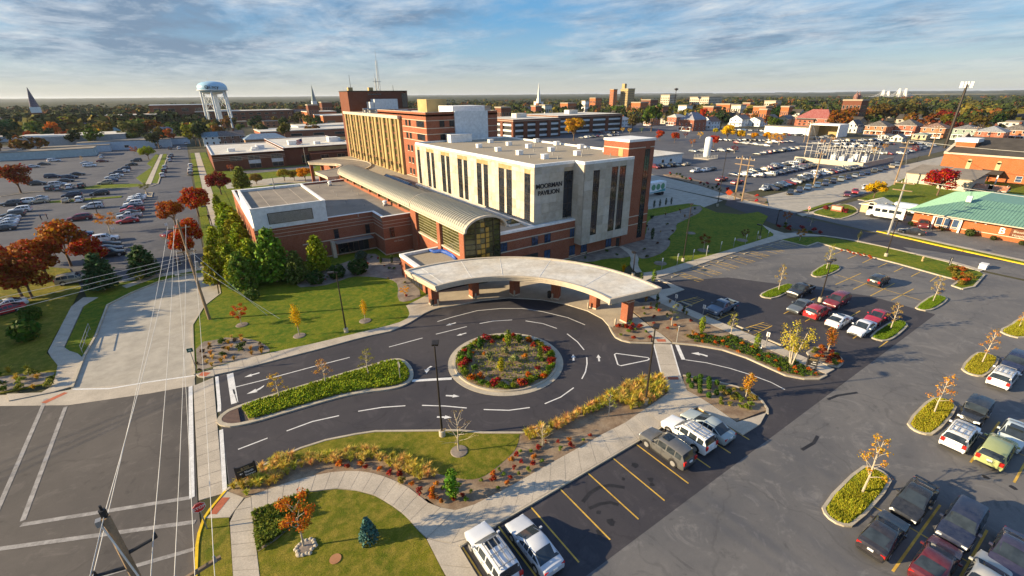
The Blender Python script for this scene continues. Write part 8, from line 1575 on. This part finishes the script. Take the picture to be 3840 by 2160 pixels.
for i,(f,x,y)in enumerate(((zM,625,1040),(zM,980,1200),(zM,1380,1368),(zN,1095,770))):p=f(x,y);m=MB();m.box(p.x-.10,p.x+.10,p.y-.85,p.y+.85,0,.13);tag(m.build('wheel_stop',M['kerb']),f'white concrete wheel stop at the accessible bays, {ordn(i)} from the canopy','wheel stop','wheel stops at the accessible bays')
def wire(a,b,sag,label,r=.022,mat='wire',n=14,group='overhead cables'):
 a,b=Vector(a),Vector(b);m=MB();P=[a.lerp(b,i/n)-Vector((0,0,sag*4*(i/n)*(1-i/n)))for i in range(n+1)];m.tube(P,r,5);return tag(m.build('overhead_cable',M[mat]),label,'cable',group)
gB,hB=height(zL,(2110,1340),(1790,285));gB=Vector((gB.x,gB.y,0));hB=13.6;pole=thing('utility_pole','tall wooden utility pole with crossarms at the west lawn corner','utility pole',tuple(gB));m=MB();topB=Vector((gB.x-.2,gB.y,hB));m.tube([gB+Vector((0,0,-.1)),topB],[.20,.12],9);m.build('pole',M['wood'],pole)
for z,L in((12.6,1.5),(9.6,1.3)):m=MB();m.bar((gB.x-L,gB.y-.16,z),(gB.x+L*.6,gB.y-.16,z),.12,.14);m.build('crossarm',M['wood'],pole);
for z in(12.7,9.7):
 for dx in(-1.3,-.7,.5):m=MB();m.cyl(gB.x+dx,gB.y-.16,z,z+.22,.07,.05,6);m.build('insulator',M['steel'],pole)
m=MB();m.cyl(gB.x+.40,gB.y,7.2,8.1,.24,.24,10);m.build('transformer',M['steel'],pole);m=MB();m.bar((gB.x,gB.y,6.6),(gB.x-1.7,gB.y-.2,6.9),.06,.06);m.box(gB.x-2.1,gB.x-1.6,gB.y-.35,gB.y-.05,6.8,6.95);m.build('lamp_arm',M['steel'],pole)
def below(x,y,D):
 d=CX*(x-1920)+CY*(y-1080)+CZ*FPX;d=d/d.length;return EYE+d*D
tN=below(395,1940,22.5);gN=Vector((tN.x+.1,tN.y-.1,0));near=thing('utility_pole','weathered wooden utility pole rising into the bottom left corner','utility pole',(gN.x,gN.y,0));m=MB();m.tube([gN,tN],[.19,.13],10);m.build('pole',M['wood'],near);zt=tN.z
m=MB();m.cyl(tN.x,tN.y,zt,zt+.55,.05,.04,8);m.cyl(tN.x,tN.y,zt+.05,zt+.35,.11,.11,8);m.build('insulator',M['trim'],near);m=MB();m.box(tN.x-.28,tN.x-.12,tN.y-.1,tN.y+.1,zt-.25,zt);m.build('bracket',M['steel'],near)
for k,(dz,s_)in enumerate(((1.9,1),(2.5,-1))):c=Vector((tN.x,tN.y,zt-dz));m=MB();m.tube([c,c+Vector((s_*.95,.1,.12))],[.075,.06],8);m.cyl(c.x+s_*.95,c.y+.1,c.z+.1,c.z+.35,.07,.05,8);m.build('post_insulator',M['trim'],near)
c=Vector((tN.x,tN.y,zt-4.3));m=MB();m.bar(c+Vector((.2,-.2,0)),c+Vector((2.5,.3,0)),.13,.15);m.build('crossarm',M['wood'],near);m=MB();m.cyl(c.x+1.0,c.y,c.z,c.z+.4,.07,.05,8);m.cyl(c.x+2.3,c.y+.2,c.z,c.z+.3,.07,.05,8);m.build('crossarm_insulator',M['steel'],near)
wire((tN.x-.2,tN.y,zt-.1),(tN.x+1.9,tN.y-3.2,zt-9),.0,'steel guy wire slanting down from the near pole top',.03,'wire',4,None)
near_pts=[Vector((tN.x,tN.y,zt+.1)),Vector((tN.x-.95,tN.y+.1,zt-2.2)),Vector((tN.x+.95,tN.y+.1,zt-1.55)),Vector((c.x+1.0,c.y,c.z+.4)),Vector((c.x+1.6,c.y,c.z+.1)),Vector((c.x+2.3,c.y+.2,c.z+.3))]
far_pts=[Vector((gB.x-.15,gB.y,hB+.1)),Vector((gB.x-1.3,gB.y-.16,12.9)),Vector((gB.x-.7,gB.y-.16,12.9)),Vector((gB.x+.5,gB.y-.16,12.9)),Vector((gB.x-1.2,gB.y-.16,9.9)),Vector((gB.x+.6,gB.y-.16,9.9))]
for i,(a,b)in enumerate(zip(near_pts,far_pts)):
 wire(a,b,.55,f'overhead cable running up the street to the tall pole, {ordn(i)} from the left',.015);e=a+(a-b)*.8;e.z=a.z-.2;wire(a,e,.1,f'overhead cable leaving the near pole towards the bottom edge, {ordn(i)} from the left',.015)
for i in range(3):wire((gB.x-1+i*.9,gB.y-.2,8.2+i*.5),(gB.x-46,gB.y-14+i*3,8.4+i*.5),.7,f'thin cable crossing left from the tall pole over the red trees, {ordn(i)} from the bottom',.022,'wire')
for i in range(2):wire((gB.x,gB.y,9.8-i*2),(gB.x+6.5+i*1.2,gB.y-3.2-i*2,.1),.0,f'guy wire staked in the west lawn, {("upper", "lower")[i]} one',.025,'wire',3,None)
def upole(f,b_,t,label,arms=2,col='wood'):
 g,h=height(f,b_,t);T=thing('utility_pole',label,'utility pole',(g.x,g.y,0),0,'utility poles on the right');m=MB();m.tube([(g.x,g.y,-.05),(g.x,g.y,h)],[.24,.15],7);m.build('pole',M[col],T)
 for k in range(arms):m=MB();z=h-.8-k*1.4;m.bar((g.x-.3,g.y-1.6,z),(g.x-.3,g.y+1.6,z),.15,.18);m.build('crossarm',M['wood'],T)
 for y in(-1.4,-.5,.5,1.4):m=MB();m.cyl(g.x-.3,g.y+y,h-.75,h-.4,.10,.07,6);m.build('insulator',M['steel'],T)
 return Vector((g.x,g.y,h))
U=[upole(zK2,(1210,480),(1375,-80),'utility pole by the shuttle bus yard',2,'steel'),upole(zD,(2240,1335),(2310,895),'left one of two utility poles by the side street',2),upole(zD,(2312,1355),(2398,905),'right one of two utility poles by the side street',2),upole(zK0,(1270,1190),(1430,740),'utility pole on the crossing lawn',2),upole(zK0,(1620,900),(1745,590),'tall utility pole left of the church',1),upole(zK0,(365,900),(450,545),'utility pole left of the substation',1),upole(zK0,(460,1180),(560,850),'utility pole in the staff lot before the substation',1),upole(zK0,(600,870),(640,700),'utility pole behind the substation',1),upole(zK0,(2055,770),(2110,600),'utility pole behind the church roof',1),upole(zK0,(360,760),(405,570),'utility pole before the market hall wing',1),upole(zL1,(1580,820),(1525,640),'utility pole before the low blue shop',1),upole(zL1,(1310,750),(1262,620),'utility pole among the left houses',1),upole(zD,(55,700),(50,575),'utility pole before the nearer parking deck',1)]
for i,(a,b,l)in enumerate(((0,3,'cable from the bus yard pole to the crossing lawn pole'),(3,4,'cable from the crossing lawn pole to the church pole'),(1,6,'cable from the left twin pole to the staff lot pole'),(2,3,'cable from the right twin pole to the crossing lawn pole'),(6,5,'cable from the staff lot pole past the substation'))):
 wire(U[a],U[b],1.2,l,.04,'wire_dark',10,'cables on the right')
wire(U[0],(U[0].x+10,U[0].y-60,U[0].z),1.5,'cable from the bus yard pole over the green roof',.045,'wire',12,'cables on the right');wire(U[3],(U[3].x+6,U[3].y-60,U[3].z),1.5,'cable from the crossing lawn pole over the church lawn',.05,'wire',12,'cables on the right')
g,h=height(zA,(510,1005),(448,715));T=thing('flag_pole','tall flag pole before the brick clinic','flag pole',(g.x,g.y,0));m=MB();m.tube([(g.x,g.y,0),(g.x,g.y,h)],[.10,.05],8);m.build('pole',M['steel'],T);m=MB();fw=.26
for k in range(7):m.face([(g.x-.05,g.y,h-.3-k*fw),(g.x-2.3+.2*math.sin(k),g.y-.4,h-.9-k*fw),(g.x-2.3+.2*math.sin(k+1),g.y-.4,h-.9-(k+1)*fw),(g.x-.05,g.y,h-.3-(k+1)*fw)],k%2)
m.face([(g.x-.04,g.y-.03,h-.28),(g.x-1.0,g.y-.2,h-.54),(g.x-1.0,g.y-.2,h-1.5),(g.x-.04,g.y-.03,h-1.3)],2);o=m.build('stars_and_stripes_flag',[M['flag_r'],M['white'],M['flag_b']],None);tag(o,'american flag drooping at the top of the flag pole','flag')
a,b=zE(835,470),zE(915,240);T=thing('guard_rail','grey pipe guard rail standing on the strip of grass by the left kerb','railing',((a.x+b.x)/2,(a.y+b.y)/2,.1));m=MB()
for z in(.5,1.0):m.tube([(a.x,a.y,z),(b.x,b.y,z)],.035,6)
m.build('rail',M['steel'],T)
for i in range(4):p=a.lerp(b,i/3);m=MB();m.cyl(p.x,p.y,0,1.02,.035,.035,6);m.build('post',M['steel'],T)
def person(f,x,y,label,top,legs,head,stride=.30,h=1.62):
 p=f(x,y);s=h/1.7;V=[(0,0,.92),(0,0,1.15),(0,0,1.38),(0,0,1.50),(.01,0,1.60),(0,.17,1.38),(.06,.24,1.10),(.14,.25,.86),(0,-.17,1.38),(-.06,-.24,1.10),(.02,-.26,.86),(.02,.09,.86),(stride*.5,.10,.48),(stride*.55,.10,.06),(stride*.9,.10,.04),(.02,-.09,.86),(-stride*.3,-.10,.48),(-stride*.9,-.10,.10),(-stride*.6,-.10,.03),(.02,0,1.70)]
 E_=[(0,1),(1,2),(2,3),(3,4),(4,19),(2,5),(5,6),(6,7),(2,8),(8,9),(9,10),(0,11),(11,12),(12,13),(13,14),(0,15),(15,16),(16,17),(17,18)];Rr=[.15,.15,.15,.06,.09,.07,.05,.035,.07,.05,.035,.09,.065,.05,.04,.09,.065,.05,.04,.085]
 me=bpy.data.meshes.new('person');me.from_pydata([tuple(c*s for c in v)for v in V],E_,[]);o=bpy.data.objects.new('person',me);COL.objects.link(o);sk=o.modifiers.new('skin','SKIN');me.skin_vertices[0].data[0].use_root=True
 for i,r in enumerate(Rr):me.skin_vertices[0].data[i].radius=(r*s,r*s)
 o.modifiers.new('smooth','SUBSURF').levels=1;dg=bpy.context.evaluated_depsgraph_get();m2=bpy.data.meshes.new_from_object(o.evaluated_get(dg));o.modifiers.clear();o.data=m2;m2.materials.clear()
 for c in(top,legs,(.45,.27,.19),(.03,.02,.015)):mt=plain('worn '+label[:24]+str(c[0]),c,.85);m2.materials.append(mt)
 for q in m2.polygons:z=q.center.z/s;q.material_index=(1 if z<.90 else 0 if z<1.50 else 2 if z<1.64 else 3)if not(z<.92 and abs(q.center.y)>.2*s)else 2;q.use_smooth=True
 o.location=(p.x,p.y,.12);o.rotation_euler=(0,0,R(head));tag(o,label,'person')
person(zL,2110,345,'person in dark clothes walking along the path beside the pines',(.02,.02,.025),(.02,.02,.03),95);person(zL,425,345,'person in a dark jacket standing by the red tree, left of a pair',(.03,.03,.06),(.03,.03,.04),180,.1);person(zL,485,335,'person in a dark top standing by the red tree, right of a pair',(.08,.03,.04),(.03,.03,.05),200,.1);person(zK2,1635,450,'person in a reddish top striding across the clinic yard',(.22,.06,.05),(.03,.03,.05),120,.42)
person(zL,1790,800,'person in dark clothes standing on the cross walk under the utility pole, left one',(.02,.02,.03),(.02,.02,.03),0,.2);person(zL,1820,802,'person in dark clothes standing on the cross walk under the utility pole, right one',(.03,.02,.03),(.02,.02,.02),10,.2)
m=MB();m.box(-12500,26500,-3000,26500,-2.5,75);hz_=bpy.data.materials.new('haze');hz_.use_nodes=True;n_=hz_.node_tree;n_.nodes.clear();o_=n_.nodes.new('ShaderNodeOutputMaterial');v_=n_.nodes.new('ShaderNodeVolumePrincipled')
v_.inputs['Color'].default_value=(.80,.88,1,1);v_.inputs['Density'].default_value=4.5e-5;v_.inputs['Anisotropy'].default_value=.2;n_.links.new(v_.outputs[0],o_.inputs['Volume']);tag(m.build('haze',hz_),'thin pale haze between the camera and the far hills','haze',None,'stuff')
